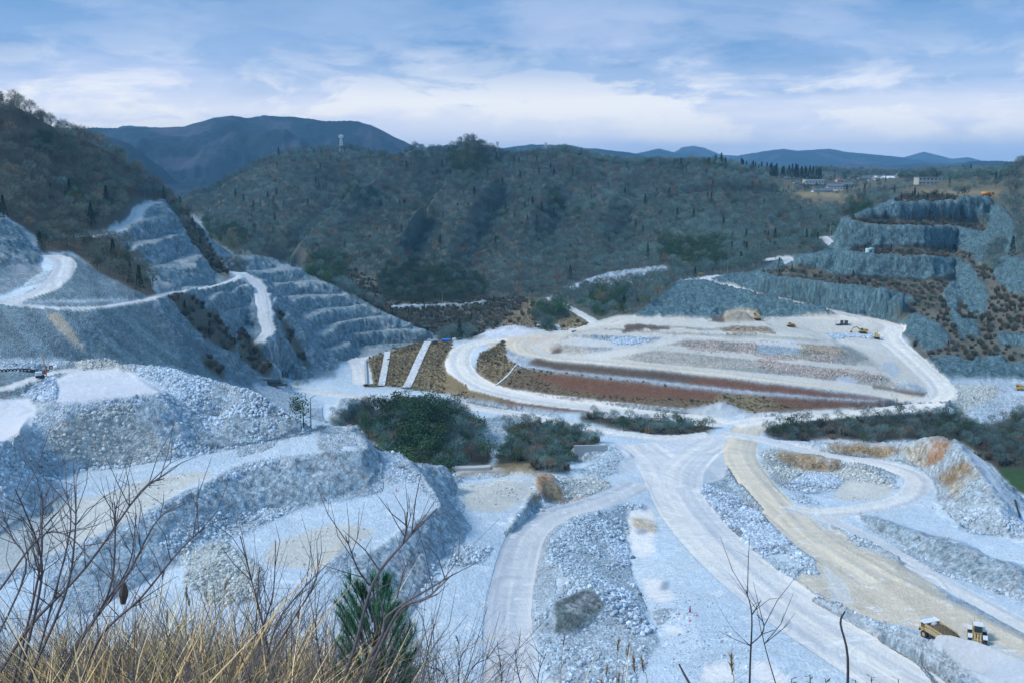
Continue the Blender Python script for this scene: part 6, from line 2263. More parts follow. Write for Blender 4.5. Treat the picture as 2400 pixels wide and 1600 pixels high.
# ---- crawler drill with a leaning red mast
t = tag(empty('drill_rig', spot(94, 884), math.radians(-60)), 'crawler drill rig with tall leaning red mast beside the tyre row', 'drill rig')
for x in (-.9, .9):
    Part().prism([(-1.3, .35), (-1.1, .05), (1.1, .05), (1.3, .35), (1.1, .7), (-1.1, .7)], x - .2, x + .2).out('track', MDK, t)
Part().box(0, -.3, 1.25, 1.5, 1.8, 1.0).out('body', MWH, t)
Part().box(.2, .8, 1.6, .3, 1.6, .3, rx=.5).out('boom', MST, t)
m_ = Part().box(0, 1.5, 3.3, .28, .28, 6.2, rx=.10).out('mast', MOR, t)
Part().box(0, 1.4, 1.5, .42, .42, 1.4, rx=.10).out('drill_head', MRD, m_)

# ---- tyres set along road edges
def tyre(r=.62, w=.2):
    me = Part().torus((0, 0, r), r * .72, w, 'y').out('tyre', MDK)
    return me


def tyre_row(pts, spacing, r, group, label_ends, label_mid, fname='tyre'):
    P = [np.array(p) for p in pts]
    seg = [np.linalg.norm(b[:2] - a[:2]) for a, b in zip(P[:-1], P[1:])]
    n = int(sum(seg) / spacing)
    proto_ = tyre(r, r * .3)
    first = True
    for k in range(n + 1):
        d = k * spacing
        i = 0
        while i < len(seg) - 1 and d > seg[i]:
            d -= seg[i]
            i += 1
        q = P[i] + (P[i + 1] - P[i]) * min(1, d / seg[i])
        dr = P[i + 1] - P[i]
        o = proto_ if first else proto_.copy()
        if not first:
            COL.objects.link(o)
        first = False
        o.location = (q[0], q[1], gz(q[0], q[1]) - r * .35 + random.uniform(-.06, .06))
        o.rotation_euler = (random.uniform(-.12, .12), 0, math.atan2(dr[1], dr[0]) + random.uniform(-.1, .1))
        tag(o, ('first ' if k == 0 else 'last ') + label_mid if k in (0, n) else label_mid + (' in its left half' if k < n / 2 else ' in its right half'), 'tyre', group)


tyre_row([spot(u, v) for u, v in ((-30, 873), (0, 873), (60, 872), (120, 864))], 1.02, .62, 'tyre row on the upper left bench', '', 'black tyre half buried in the row along the upper left bench')
tyre_row([spot(u, v) for u, v in ((1628, 661), (1680, 672), (1730, 683), (1785, 696))], 1.75, .75, 'tyre row along the diagonal road', '', 'black tyre half buried along the diagonal road above the rock face')
tyre_row([spot(u, v) for u, v in ((1300, 690), (1370, 681), (1460, 668))], 2.6, .7, 'tyre row along the valley road', '', 'black tyre in the line along the valley road under the woods')

# ---- traffic cones and markers
cone_p = Part().box(0, 0, .03, .4, .4, .06).cyl((0, 0, .05), (0, 0, .75), .15, .03, 10).out('traffic_cone', MCONE)
Part().cyl((0, 0, .36), (0, 0, .5), .1, .075, 10).out('white_band', MWH, cone_p)
CONES = [(1543, 1440, 'left cone of the three round the red marker on the near floor'), (1585, 1443, 'right cone of the three round the red marker on the near floor'), (1569, 1454, 'nearest cone of the three round the red marker on the near floor'),
         (929, 1150, 'single red cone on the bench floor below the cliff'), (14, 928, 'red cone at the far left beside the haul track'), (1927, 1104, 'red cone at the back of the round pit'),
         (1999, 1174, 'red cone at the front edge of the round pit'), (2016, 1203, 'red cone at the tip of the dark rubble ridge'), (2056, 1201, 'red cone just right of the tip of the dark rubble ridge'),
         (2185, 1191, 'red cone below the ochre streaked cliff'), (2223, 1261, 'red cone on the upper terrace behind the rubble ridge'), (1826, 1036, 'red cone on the pit road near the junction'),
         (1399, 1107, 'red cone on the slope of the pale gravel heap'), (1386, 1128, 'red cone at the foot of the pale gravel heap'), (2175, 929, 'red cone by the dark wall at the hairpin'),
         (2157, 944, 'red cone at the inner tip of the hairpin'), (1762, 911, 'tiny red cone on the brown bank edge'), (1951, 557, 'red cone beside the white car')]
CP_ = [(1543, 1440), (1585, 1443)]
for k, (u, v, lab) in enumerate(CONES):
    if k < 3:
        u += 48
    o = cone_p if k == 0 else copy_tree(cone_p)
    o.location = spot(u, v)
    big = 1.0 if v > 1000 else 1.3
    o.scale = (big, big, big)
    tag(o, lab, 'cone', 'red cones')
mk = Part().cyl((0, 0, 0), (0, 0, 1.5), .22, .10, 8).box(0, 0, .05, .5, .5, .1).out('marker_post', simple('dark_red_paint', (.30, .02, .04)))
mk.location = spot(1617, 1434)
tag(mk, 'tall dark red marker standing among the three cones', 'marker')
mk2 = Part().cyl((0, 0, 0), (0, 0, .9), .2, .12, 8).box(0, 0, .04, .5, .5, .08).out('marker_post', simple('purple_paint', (.28, .08, .22)))
mk2.location = spot(1091, 908)
tag(mk2, 'small purple marker at the edge of the left haul bend', 'marker')

# ---- utility poles
pole_p = tag(empty('utility_pole'), 'x', 'pole')
Part().cyl((0, 0, -1), (0, 0, 11), .17, .11, 7).out('shaft', MPOLE, pole_p)
Part().box(0, 0, 10.3, 1.8, .12, .12).out('crossarm', MPOLE, pole_p)
Part().cyl((-.7, 0, 10.36), (-.7, 0, 10.62), .07, n=6).cyl((.7, 0, 10.36), (.7, 0, 10.62), .07, n=6).out('insulator', MWH, pole_p)
POLES = [(1037, 715, 'leftmost utility pole beside the valley road'), (1261, 697, 'utility pole at the top of the sloping white track'), (1365, 684, 'utility pole midway along the valley road'), (1465, 668, 'utility pole right of the bare stream gully'),
         (1603, 645, 'utility pole at the road junction above the rock face'), (1705, 646, 'utility pole behind the junction, in front of dark trees'), (1780, 598, 'utility pole left of the white road bend'), (1873, 553, 'utility pole among the trees above the white road'), (1945, 556, 'utility pole beside the parked white car'),
         (1906, 450, 'utility pole behind the long white building'), (1857, 452, 'utility pole left of the small white shed')]
for k, (u, v, lab) in enumerate(POLES):
    o = pole_p if k == 0 else copy_tree(pole_p)
    o.location = spot(u, v)
    o.rotation_euler = (0, 0, .4 * k)
    tag(o, lab, 'pole', 'utility poles')


# ---- lattice mast on the wooded hill
def lattice_mast(loc, h, w, label):
    t = tag(empty('lattice_mast', loc), label, 'mast')
    b = Part()
    cs_ = [(-w, -w), (w, -w), (w, w), (-w, w)]
    for sx, sy in cs_:
        b.cyl((sx, sy, -3), (sx * .25, sy * .25, h), .35, .22, 4)
    n = 7
    for k in range(n):
        z0, z1 = h * k / n, h * (k + 1) / n
        f0, f1 = 1 - .75 * k / n, 1 - .75 * (k + 1) / n
        for q in range(4):
            a, c_ = cs_[q], cs_[(q + 1) % 4]
            b.cyl((a[0] * f0, a[1] * f0, z0), (c_[0] * f1, c_[1] * f1, z1), .14, n=3)
    b.out('frame', MWH, t)
    a = Part()
    for q in range(4):
        a.box(cs_[q][0] * .9, cs_[q][1] * .9, h - 2.5, 1.2, 1.2, 3.4)
    a.out('antenna', MWH, t)
    return t


p = at_depth(800, 352, 1290)
lattice_mast((p[0], p[1], gz(p[0], p[1])), 21, 2.2, 'white lattice radio mast on the left wooded hilltop')
p = at_depth(1279, 380, 1195)
lattice_mast((p[0], p[1], gz(p[0], p[1])), 15, 1.2, 'small pale lattice mast on the middle of the wooded crest')
p = at_depth(1166, 374, 1190)
lattice_mast((p[0], p[1], gz(p[0], p[1])), 17, 1.2, 'pale lattice mast beside the evergreen clump on the wooded crest')


# ---- houses on the plateau
def house(u, v, w, d, h, roof, wall, label, rz=0.0, storeys=1, kind='gable', Y=None):
    if Y is None:
        loc = spot(u, v)
    else:
        q = at_depth(u, v, Y)
        loc = (q[0], q[1], gz(q[0], q[1]))
    t = tag(empty('house', (loc[0], loc[1], loc[2] - .5), rz), label, 'house' if kind == 'gable' else 'building')
    body = Part().box(0, 0, h / 2, w, d, h).out('wall', wall, t)
    r = Part()
    if kind == 'gable':
        o = .7
        rh = d * .27
        r.prism([(-d / 2 - o, h - .1), (0, h + rh), (d / 2 + o, h - .1), (d / 2 + o, h + .15), (0, h + rh + .3), (-d / 2 - o, h + .15)], -w / 2 - o, w / 2 + o)
        rf = r.out('roof', roof, t)
        Part().prism([(-d / 2, h), (0, h + rh - .1), (d / 2, h)], -w / 2, w / 2).out('gable', wall, body)
    else:
        r.box(0, 0, h + .2, w + .6, d + .6, .4)
        r.out('roof', roof, t)
    nwin = max(2, int(w / 3.2))
    for st in range(storeys):
        for k in range(nwin):
            x = -w / 2 + w * (k + .5) / nwin
            f = Part().box(x, -d / 2 - .04, h * (st + .55) / storeys, 1.6, .1, 1.1).out('window', MGL, t)
    Part().box(w * .3, -d / 2 - .05, 1.0, 1.0, .12, 2.0).out('door', MST, t)
    return t


HOUSES = [
    (1835, 424, 15, 9, 6, MROOF, MWALL, 'two storey white house left of the village, under the cedar grove', .2, 2, 'gable', 1300),
    (1905, 450, 22, 9, 5.0, MWH, MWALL, 'long low white building with a row of dark windows', .1, 1, 'flat', 1160),
    (1865, 452, 6, 5, 3.6, MROOF, MWALL, 'small white shed left of the long white building', 0, 1, 'gable', 1150),
    (1965, 446, 7, 5, 3, MROOFR, MWALL, 'tiny white cabin with a pinkish roof', .3, 1, 'gable', 1200),
    (1925, 468, 20, 9, 5, MROOF, MWALL2, 'wide grey roofed farmhouse nearest to the woods', .15, 1, 'gable', 1050),
    (1955, 463, 16, 8, 5.4, MROOF, MWALL, 'grey roofed farmhouse behind and right of the nearest one', -.2, 1, 'gable', 1080),
    (1983, 460, 13, 8, 4.6, MROOF, MWALL2, 'grey roofed barn at the right end of the farmhouse row', .1, 1, 'gable', 1110),
    (1915, 478, 11, 7, 4.5, MROOF, MWALL, 'low outbuilding in front of the farmhouses', .1, 1, 'gable', 1000),
    (1988, 432, 13, 8, 5, MROOF, MWALL, 'leftmost house of the dense village cluster', .3, 1, 'gable', 1330),
    (2000, 425, 12, 8, 6, MROOF, MWALL, 'white gabled house standing highest in the village cluster', -.2, 2, 'gable', 1400),
    (2012, 434, 13, 8, 5, MROOF, MWALL2, 'dark roofed house in the front row of the village cluster', .1, 1, 'gable', 1320),
    (2025, 431, 13, 8, 5.5, MROOF, MWALL, 'pale house in the middle of the village cluster', -.3, 1, 'gable', 1340),
    (2036, 425, 14, 8, 5.5, MROOF, MWALL, 'house with a long bright roof at the back of the village cluster', .2, 1, 'gable', 1400),
    (2048, 438, 14, 8, 5, MROOF, MWALL2, 'dark roofed house at the front right of the village cluster', .15, 1, 'gable', 1270),
    (2057, 429, 12, 7, 5.5, MROOF, MWALL, 'rightmost white gabled house of the village cluster', -.2, 1, 'gable', 1370),
    (2070, 439, 19, 8, 4.5, MWH, MWALL2, 'pale roofed hall just right of the village cluster', .05, 1, 'gable', 1250),
    (2118, 436, 16, 8, 4.2, MROOF, MWALL, 'low grey house half hidden by bare trees', .1, 1, 'gable', 1230),
    (2176, 455, 24, 10, 6.5, MROOF, MWALL2, 'large pale flat roofed building behind bare trees on the rim', .05, 2, 'flat', 900),
    (2268, 436, 24, 11, 5, MROOFR, MWALL2, 'wide house with a red hipped roof behind the rim field', -.1, 1, 'gable', 1020),
    (2283, 450, 10, 8, 4.5, MROOF, MWALL, 'white gabled shed in front of the red roofed house', 1.2, 1, 'gable', 930),
    (2310, 440, 14, 8, 4.5, MROOF, MWALL, 'grey roofed house right of the red roofed one', .1, 1, 'gable', 1020),
    (2340, 440, 12, 8, 4.5, MROOF, MWALL, 'pale house at the far right end of the plateau', -.1, 1, 'gable', 1000),
]
for u, v, w, d, h, roof, wall, lab, rz, st, kd, Y in HOUSES:
    g_ = 1.25 if v < 447 and kd == 'gable' else 1.0
    house(u, v, w * g_, d * g_, h * g_, roof, wall, lab, rz, st, kd, Y)

# ---- yard clutter
t = tag(empty('water_tank', spot(2035, 594), .3), 'pale cyan water tank on the ledge of the right quarry wall', 'tank')
Part().cyl((0, 0, 0), (0, 0, 3.2), 2.0, n=16).out('vessel', MCY, t)
Part().box(2.4, 0, 1.8, 2.4, 2.4, 3.4).out('housing', MCY, t)
t = tag(empty('site_sign', spot(1643, 648), 0), 'long yellow sign board beside the road junction', 'sign')
Part().box(0, 0, 2.2, 3.4, .1, 1.0).out('board', simple('sign_yellow', (.75, .55, .05)), t)
for x in (-1.3, 1.3):
    Part().cyl((x, 0.08, 0), (x, 0.08, 2.4), .06, n=6).out('post', MPOLE, t)
for u, v, lab in ((1827, 990, 'left one of two small dark sign boards by the junction'), (1847, 987, 'right one of two small dark sign boards by the junction')):
    t = tag(empty('road_sign', spot(u, v), .1), lab, 'sign', 'sign boards by the junction')
    Part().box(0, 0, 1.35, .75, .06, 1.1).out('board', MWH, t)
    Part().box(0, -.04, 1.55, .55, .02, .18).box(0, -.04, 1.2, .55, .02, .30).out('print', MST, t)
    for x in (-.3, .3):
        Part().cyl((x, .05, 0), (x, .05, 1.6), .035, n=5).out('post', MPOLE, t)
# blue bundle and neighbours at the head of the white heap
p = spot(1046, 801)
t = tag(Part().cyl((-2.6, 0, .9), (2.6, .4, .9), .95, n=12).out('blue_tank', MBL), 'bright blue wrapped tank lying at the top of the grass slope', 'tank')
t.location = (p[0], p[1], p[2])
for dx, c_, lab, sz in ((-6.5, MTM, 'dark generator left of the blue tank', (3.4, 2, 1.8)), (-4.5, MRD, 'small red drum box in front of the blue tank', (1.2, 1, 1.0)), (4.6, MWH, 'white crates right of the blue tank', (2.4, 1.6, 1.6)), (8, MST, 'grey machinery at the right end of the clutter by the blue tank', (2.8, 1.6, 1.2))):
    o = Part().box(0, 0, sz[2] / 2, *sz, taper=.9).box(.3, 0, sz[2] * .9, sz[0] * .4, sz[1] * .6, sz[2] * .5).out('site_equipment', c_)
    x, y = p[0] + dx, p[1] - (1.5 if c_ is MRD else 0)
    o.location = (x, y, gz(x, y))
    tag(o, lab, 'equipment')
p = spot(1268, 766)
t = tag(empty('tank_pair', p, .2), 'pair of white horizontal tanks on the grassy slope', 'tank')
Part().cyl((-3, 0, .8), (-.2, 0, .8), .7, n=12).out('vessel', MWH, t)
Part().cyl((.2, 0, .8), (3, 0, .8), .7, n=12).out('vessel', MWH, t)
# stacked dark plates by the plain
p = spot(640, 903)
for k, (dx, dz, L_, w_, h_) in enumerate(((-9, 0, 7, 3, 1.4), (0, 0, 9, 3.2, 1.5), (-1.5, 1.5, 10, 3.0, 1.5), (-7, 1.4, 6, 3, 1.2), (2.5, .1, 9, 2.2, 1.0))):
    o = Part().prism([(-w_ / 2, 0), (w_ / 2, 0), (w_ / 2 * .8, h_), (-w_ / 2 * .8, h_)], -L_ / 2, L_ / 2).cyl((L_ / 2 - .2, -w_ * .3, h_ * .5), (L_ / 2 + .5, -w_ * .3, h_ * .5), h_ * .35, n=8).out('steel_hopper', MTM)
    o.location = (p[0] + dx, p[1] - k * .4, p[2] + dz + .1)
    tag(o, ['low dark steel hopper at the left end of the stack', 'dark steel hopper lying at the bottom of the stack', 'dark steel hopper on top of the stack', 'small dark hopper leaning on the left of the stack', 'narrow dark chute sticking out right of the stack'][k] + ' beside the pale plain', 'hopper')

# ---- concrete drains and paths on the grass slopes
def strip_on_ground(name, pts, width, mat, label, cat, lift=.55, thick=.25):
    P = smooth_line([spot(u, v) for u, v in pts], 8)
    P = [np.array(q) for q in P]
    v_, f_ = [], []
    for k, q in enumerate(P):
        d = P[min(k + 1, len(P) - 1)] - P[max(k - 1, 0)]
        d[2] = 0
        n_ = np.array((-d[1], d[0], 0)) / max(np.linalg.norm(d), 1e-6)
        for s_ in (-.5, .5):
            a = q + n_ * width * s_
            z = max(gz(a[0], a[1]), gz(q[0], q[1])) + lift
            v_ += [(a[0], a[1], z), (a[0], a[1], z - thick - .6)]
    for k in range(len(P) - 1):
        a, b = 4 * k, 4 * k + 4
        f_ += [(a, b, b + 2, a + 2), (a, a + 1, b + 1, b), (a + 2, b + 2, b + 3, a + 3)]
    o = mesh_obj(name, v_, f_, mat)
    return tag(o, label, cat)


MPALE = simple('pale_concrete', (.52, .53, .54), .85, 0, .8, .5)
strip_on_ground('concrete_drain', [(908, 826), (903, 860), (893, 905)], 3.6, MPALE, 'left pale concrete strip running down the grassy slope', 'concrete strip')
strip_on_ground('concrete_drain', [(1003, 802), (985, 840), (968, 880), (950, 910)], 4.4, MPALE, 'right pale concrete strip running down the grassy slope', 'concrete strip')
strip_on_ground('concrete_drain', [(1213, 856), (1190, 880), (1162, 905)], 1.0, MPALE, 'thin white gutter running down the brown bank of the fill', 'gutter')
strip_on_ground('concrete_path', [(1418, 977), (1480, 978), (1560, 979)], 3.0, MPALE, 'pale concrete path crossing the bushy island', 'path')
strip_on_ground('concrete_path', [(1276, 766), (1310, 772), (1345, 778)], 2.5, MPALE, 'pale path along the foot of the shrub covered slope', 'path')
strip_on_ground('concrete_wall', [(858, 905), (857, 870), (856, 848)], 1.2, MCO, 'low grey wall beside the pocket road', 'wall', 1.2, 1.5)
# retaining wall in the thicket
a_, b_ = spot(1345, 1078), spot(1424, 1056)
w_ = Part()
dx_, dy_ = b_[0] - a_[0], b_[1] - a_[1]
L_ = math.hypot(dx_, dy_)
w_.box(L_ / 2, 0, 1.5, L_, .8, 5.0)
o = w_.out('retaining_wall', MCO)
o.location = (a_[0], a_[1], min(a_[2], b_[2]) + 1.5)
o.rotation_euler = (0, 0, math.atan2(dy_, dx_))
tag(o, 'grey concrete retaining wall at the edge of the middle thicket', 'wall')
strip_on_ground('concrete_slab', [(1060, 1100), (1110, 1097), (1150, 1095)], 3.0, MCO, 'flat concrete slab behind the near bench', 'slab', .6, .8)

# ---- black and blue hose at the right edge
hp = [(2374, 1145), (2379, 1175), (2384, 1195), (2392, 1215), (2400, 1240), (2408, 1262)]
P = [np.array(spot(u, v)) + np.array((0, 0, .35)) for u, v in hp]
hb, hl = Part(), Part()
for k in range(len(P) - 1):
    (hb if k < 3 else hl).cyl(P[k], P[k + 1], .25, n=6)
ho_ = hb.out('drain_hose', MDK)
tag(ho_, 'black and blue drain hose coming over the rim at the right edge', 'hose')
hl.out('blue_section', MBL, ho_)

# ---- loose rock: single boulders and masses of rubble
ROCKS = [(942, 1097, .9, 'flat pale boulder alone on the tilted bench'), (1483, 1308, .7, 'dark round boulder on the white mud flat'), (1270, 1197, .8, 'pale boulder on the bank above the haul road'), (825, 1007, 1.0, 'white boulder on the lip of the near bench'),
         (1500, 1393, .6, 'small dark boulder on the grey floor')]
for k, (u, v, r_, lab) in enumerate(ROCKS):
    o = bpy.data.objects.new('boulder', rock_mesh(60 + k, r_))
    o['tint'] = (.36, .38, .40) if 'dark' not in lab else (.12, .14, .17)
    COL.objects.link(o)
    q = spot(u, v)
    o.location = (q[0], q[1], q[2] + r_ * .3)
    tag(o, lab, 'rock')
rlib = bpy.data.collections.new('rock_library')
for k in range(4):
    o = bpy.data.objects.new('r%d' % k, rock_mesh(80 + k, .5))
    rlib.objects.link(o)


def rubble_field(name, names, n, rmin, rmax, smin, smax, label):
    want = [KN.index(k) for k in names]
    ok = np.isin(cls_grid, want) & near_seen & (R_g > rmin) & (R_g < rmax) & (road_w == 0)
    clump = np.clip(.45 + 1.7 * fbm(XG / 9, YG / 9, octaves=3, seed=len(name)), .04, 1.6)
    soft_in = blur(ok.astype(np.float32), 6) ** 2
    w = (R_g ** 2 * ok * clump * soft_in).astype(np.float64)
    c = np.cumsum(w.ravel())
    pick = np.searchsorted(c, rng.random(n) * c[-1])
    i, j = np.unravel_index(pick, ok.shape)
    a = AZ0 + DA * (i + rng.uniform(-.5, .5, n))
    r = R0 * np.exp(DL * (j + rng.uniform(-.5, .5, n)))
    x, y = np.sin(a) * r, np.cos(a) * r
    z = gsample(ZG, x, y) + .05
    s = smin + (smax - smin) * rng.random(n) ** 5
    zc_ = cls_grid[i, j]
    tint = KC[zc_] * rng.uniform(.75, 1.2, (n, 1))
    me = bpy.data.meshes.new(name)
    me.vertices.add(n)
    me.vertices.foreach_set('co', np.stack([x, y, z], -1).astype(np.float32).ravel())
    me.attributes.new('which', 'INT', 'POINT').data.foreach_set('value', rng.integers(0, 4, n).astype(np.int32))
    me.attributes.new('size', 'FLOAT', 'POINT').data.foreach_set('value', s.astype(np.float32))
    me.attributes.new('turn', 'FLOAT_VECTOR', 'POINT').data.foreach_set('vector', rng.uniform(0, 6.28, (n, 3)).astype(np.float32).ravel())
    c_a = me.color_attributes.new('tint', 'FLOAT_COLOR', 'POINT')
    c_a.data.foreach_set('color', np.concatenate([tint, np.ones((n, 1))], 1).astype(np.float32).ravel())
    o = bpy.data.objects.new(name, me)
    COL.objects.link(o)
    tag(o, label, 'rubble', None, 'stuff')
    ng = bpy.data.node_groups['woodland'].copy()
    for nd in ng.nodes:
        if nd.bl_idname == 'GeometryNodeCollectionInfo':
            nd.inputs[0].default_value = rlib
    o.modifiers.new('scatter', 'NODES').node_group = ng


rubble_field('rubble', ['rubble', 'lightrubble', 'greenrubble'], 60000, 150, 400, .18, 1.4, 'loose limestone rubble on the near slopes')
rubble_field('blasted_rock', ['coarse'], 26000, 150, 620, .35, 1.6, 'coarse blue grey blasted rock')
rubble_field('fill_stones', ['brownrubble', 'pinkrubble', 'greenrubble', 'coarse'], 16000, 430, 640, .25, 1.1, 'stones strewn over the earth fill')
rubble_field('scattered_stones', ['floor', 'sandyfloor', 'rock'], 2600, 150, 330, .15, .8, 'stray stones on the quarry floors')

# ------------------------------------------------------------------ the slope at the viewpoint
NX_, NY_ = 120, 90
xa = np.linspace(math.radians(-62), math.radians(62), NX_)[:, None]
ra = np.exp(np.linspace(math.log(.6), math.log(62), NY_))[None, :]
XS, YS = np.sin(xa) * ra, np.cos(xa) * ra


def fore_drop(x, y):
    r = np.hypot(x, y)
    d = np.interp(r, [0, 3, 8, 20, 40, 62], [1.75, 2.9, 5.4, 14.5, 31, 54.5])
    left = 1 / (1 + np.exp((x / np.maximum(r, .1) + .16) * 9))
    return d - left * np.interp(r, [0, 3, 8, 20, 62], [0, .35, .9, 1.2, 0]) + .15 * vnoise(x / 1.3, y / 1.3, 0 * x, 301)


ZS = ZC - fore_drop(XS, YS)
fs = grid_mesh('near_slope', XS, YS, ZS)
fs['kind'] = 'structure'
m = MB('dry_litter')
m.color(m.ramp(m.noise(6, 6, .7), [(.3, (.045, .035, .02)), (.55, (.13, .10, .06)), (.75, (.24, .19, .11))]))
m.bump(m.noise(14, 5, .7), .8, .06)
fs.data.materials.append(m.m)

# dry grass
g = np.random.default_rng(21)


def blade_mesh(n, sampler, hmin, hmax, wid, lean, tints):
    V, F, Cc = [], [], []
    cnt_ = 0
    for _ in range(n):
        q = sampler()
        if q is None:
            continue
        x, y, hs = q
        z = ZC - float(fore_drop(np.array([x]), np.array([y]))[0]) - .03
        h = g.uniform(hmin, hmax) * hs
        a = g.uniform(0, 2 * math.pi)
        bend = g.normal() * lean
        dx, dy = math.cos(a) * bend, math.sin(a) * bend
        w = wid * g.uniform(.6, 1.4)
        sx, sy = math.sin(a * 1.7) * w, math.cos(a * 1.7) * w
        pts = [(0, 0, 0, 1), (dx * .25, dy * .25, h * .45, .85), (dx * .65, dy * .65, h * .8, .55), (dx * 1.15, dy * 1.15, h * .98, .05)]
        s = len(V)
        for px_, py_, pz_, pw in pts:
            V.append((x + px_ - sx * pw, y + py_ - sy * pw, z + pz_))
            V.append((x + px_ + sx * pw, y + py_ + sy * pw, z + pz_))
        F += [(s, s + 1, s + 3, s + 2), (s + 2, s + 3, s + 5, s + 4), (s + 4, s + 5, s + 7, s + 6)]
        t = tints[g.integers(len(tints))]
        k = g.uniform(.7, 1.25)
        Cc += [(t[0] * k, t[1] * k, t[2] * k)] * 8
    return V, F, np.array(Cc, np.float32) * np.array((1.18, 1.03, .82), np.float32)


def left_weight(x, y):
    t = x / y
    return 1 / (1 + math.exp((t + .19) * 13))


def s_left():
    y = g.uniform(2.6, 10.5)
    t = g.uniform(-.62, .16)
    x = t * y
    w = left_weight(x, y)
    if g.random() > w + .05 or (-.17 < t < -.06 and g.random() < .75):
        return None
    return x, y, .62 + .5 * w


MG = MB('dry_grass')
MG.color(MG.attr('tone').outputs['Color'])
MG.b.inputs['Roughness'].default_value = .7
V, F, Cc = blade_mesh(36000, s_left, .25, 1.0, .0055, .55, [(.62, .50, .31), (.50, .38, .21), (.34, .24, .13), (.70, .60, .42), (.20, .19, .09), (.14, .11, .07)])
dg = mesh_obj('dry_grass', V, F, MG.m)
vcol(dg.data, 'tone', Cc)
tag(dg, 'tangled straw coloured winter grass on the slope at the viewpoint', 'grass', None, 'stuff')

MBR = simple('grey_bark', (.14, .125, .13), .8, 0, .35, 18)
MBR2 = simple('dark_twig', (.045, .042, .048), .8, 0, .3, 18)
MPL = simple('plume_straw', (.46, .37, .24), .8, 0, .35, 30)
MPN = simple('pine_needles', (.045, .17, .08), .55, 0, .5, 25)
MLF = simple('glossy_leaf', (.03, .055, .02), .35, 0, .4, 25, .5)


def w3(u, v, Y):
    q = at_depth(u, v, Y)
    return np.array((q[0], q[1], ZC - q[2]))


def limb(part, pts, Y, r0, r1, dY=0.0, n=6):
    """a tapering branch through picture points at a given distance"""
    P = smooth_line([w3(u, v, Y + dY * k / max(1, len(pts) - 1)) for k, (u, v) in enumerate(pts)], 4)
    for k in range(len(P) - 1):
        a, b = k / (len(P) - 1), (k + 1) / (len(P) - 1)
        tube(part.v, part.f, P[k], P[k + 1], r0 + (r1 - r0) * a, r0 + (r1 - r0) * b, n)
    return [np.array(q) for q in P]


def side_twigs(part, P, count, ln, r, up=.6, seed=0):
    gg = np.random.default_rng(seed)
    for _ in range(count):
        k = gg.integers(len(P) // 4, len(P) - 1)
        base_ = P[k]
        d = P[k + 1] - P[k]
        d = d / max(np.linalg.norm(d), 1e-6)
        o = gg.normal(size=3) * .6
        o[2] = abs(o[2]) * up + .2
        dr = d * .8 + o
        dr /= np.linalg.norm(dr)
        L_ = ln * gg.uniform(.4, 1.1)
        m1_ = base_ + dr * L_ * .5 + gg.normal(size=3) * L_ * .05
        e = m1_ + (dr + gg.normal(size=3) * .22) * L_ * .5
        tube(part.v, part.f, base_, m1_, r, r * .75, 4)
        tube(part.v, part.f, m1_, e, r * .75, r * .35, 4)
        if gg.random() < .5:
            e2 = m1_ + (dr + gg.normal(size=3) * .6) * L_ * .35
            tube(part.v, part.f, m1_, e2, r * .5, r * .3, 4)


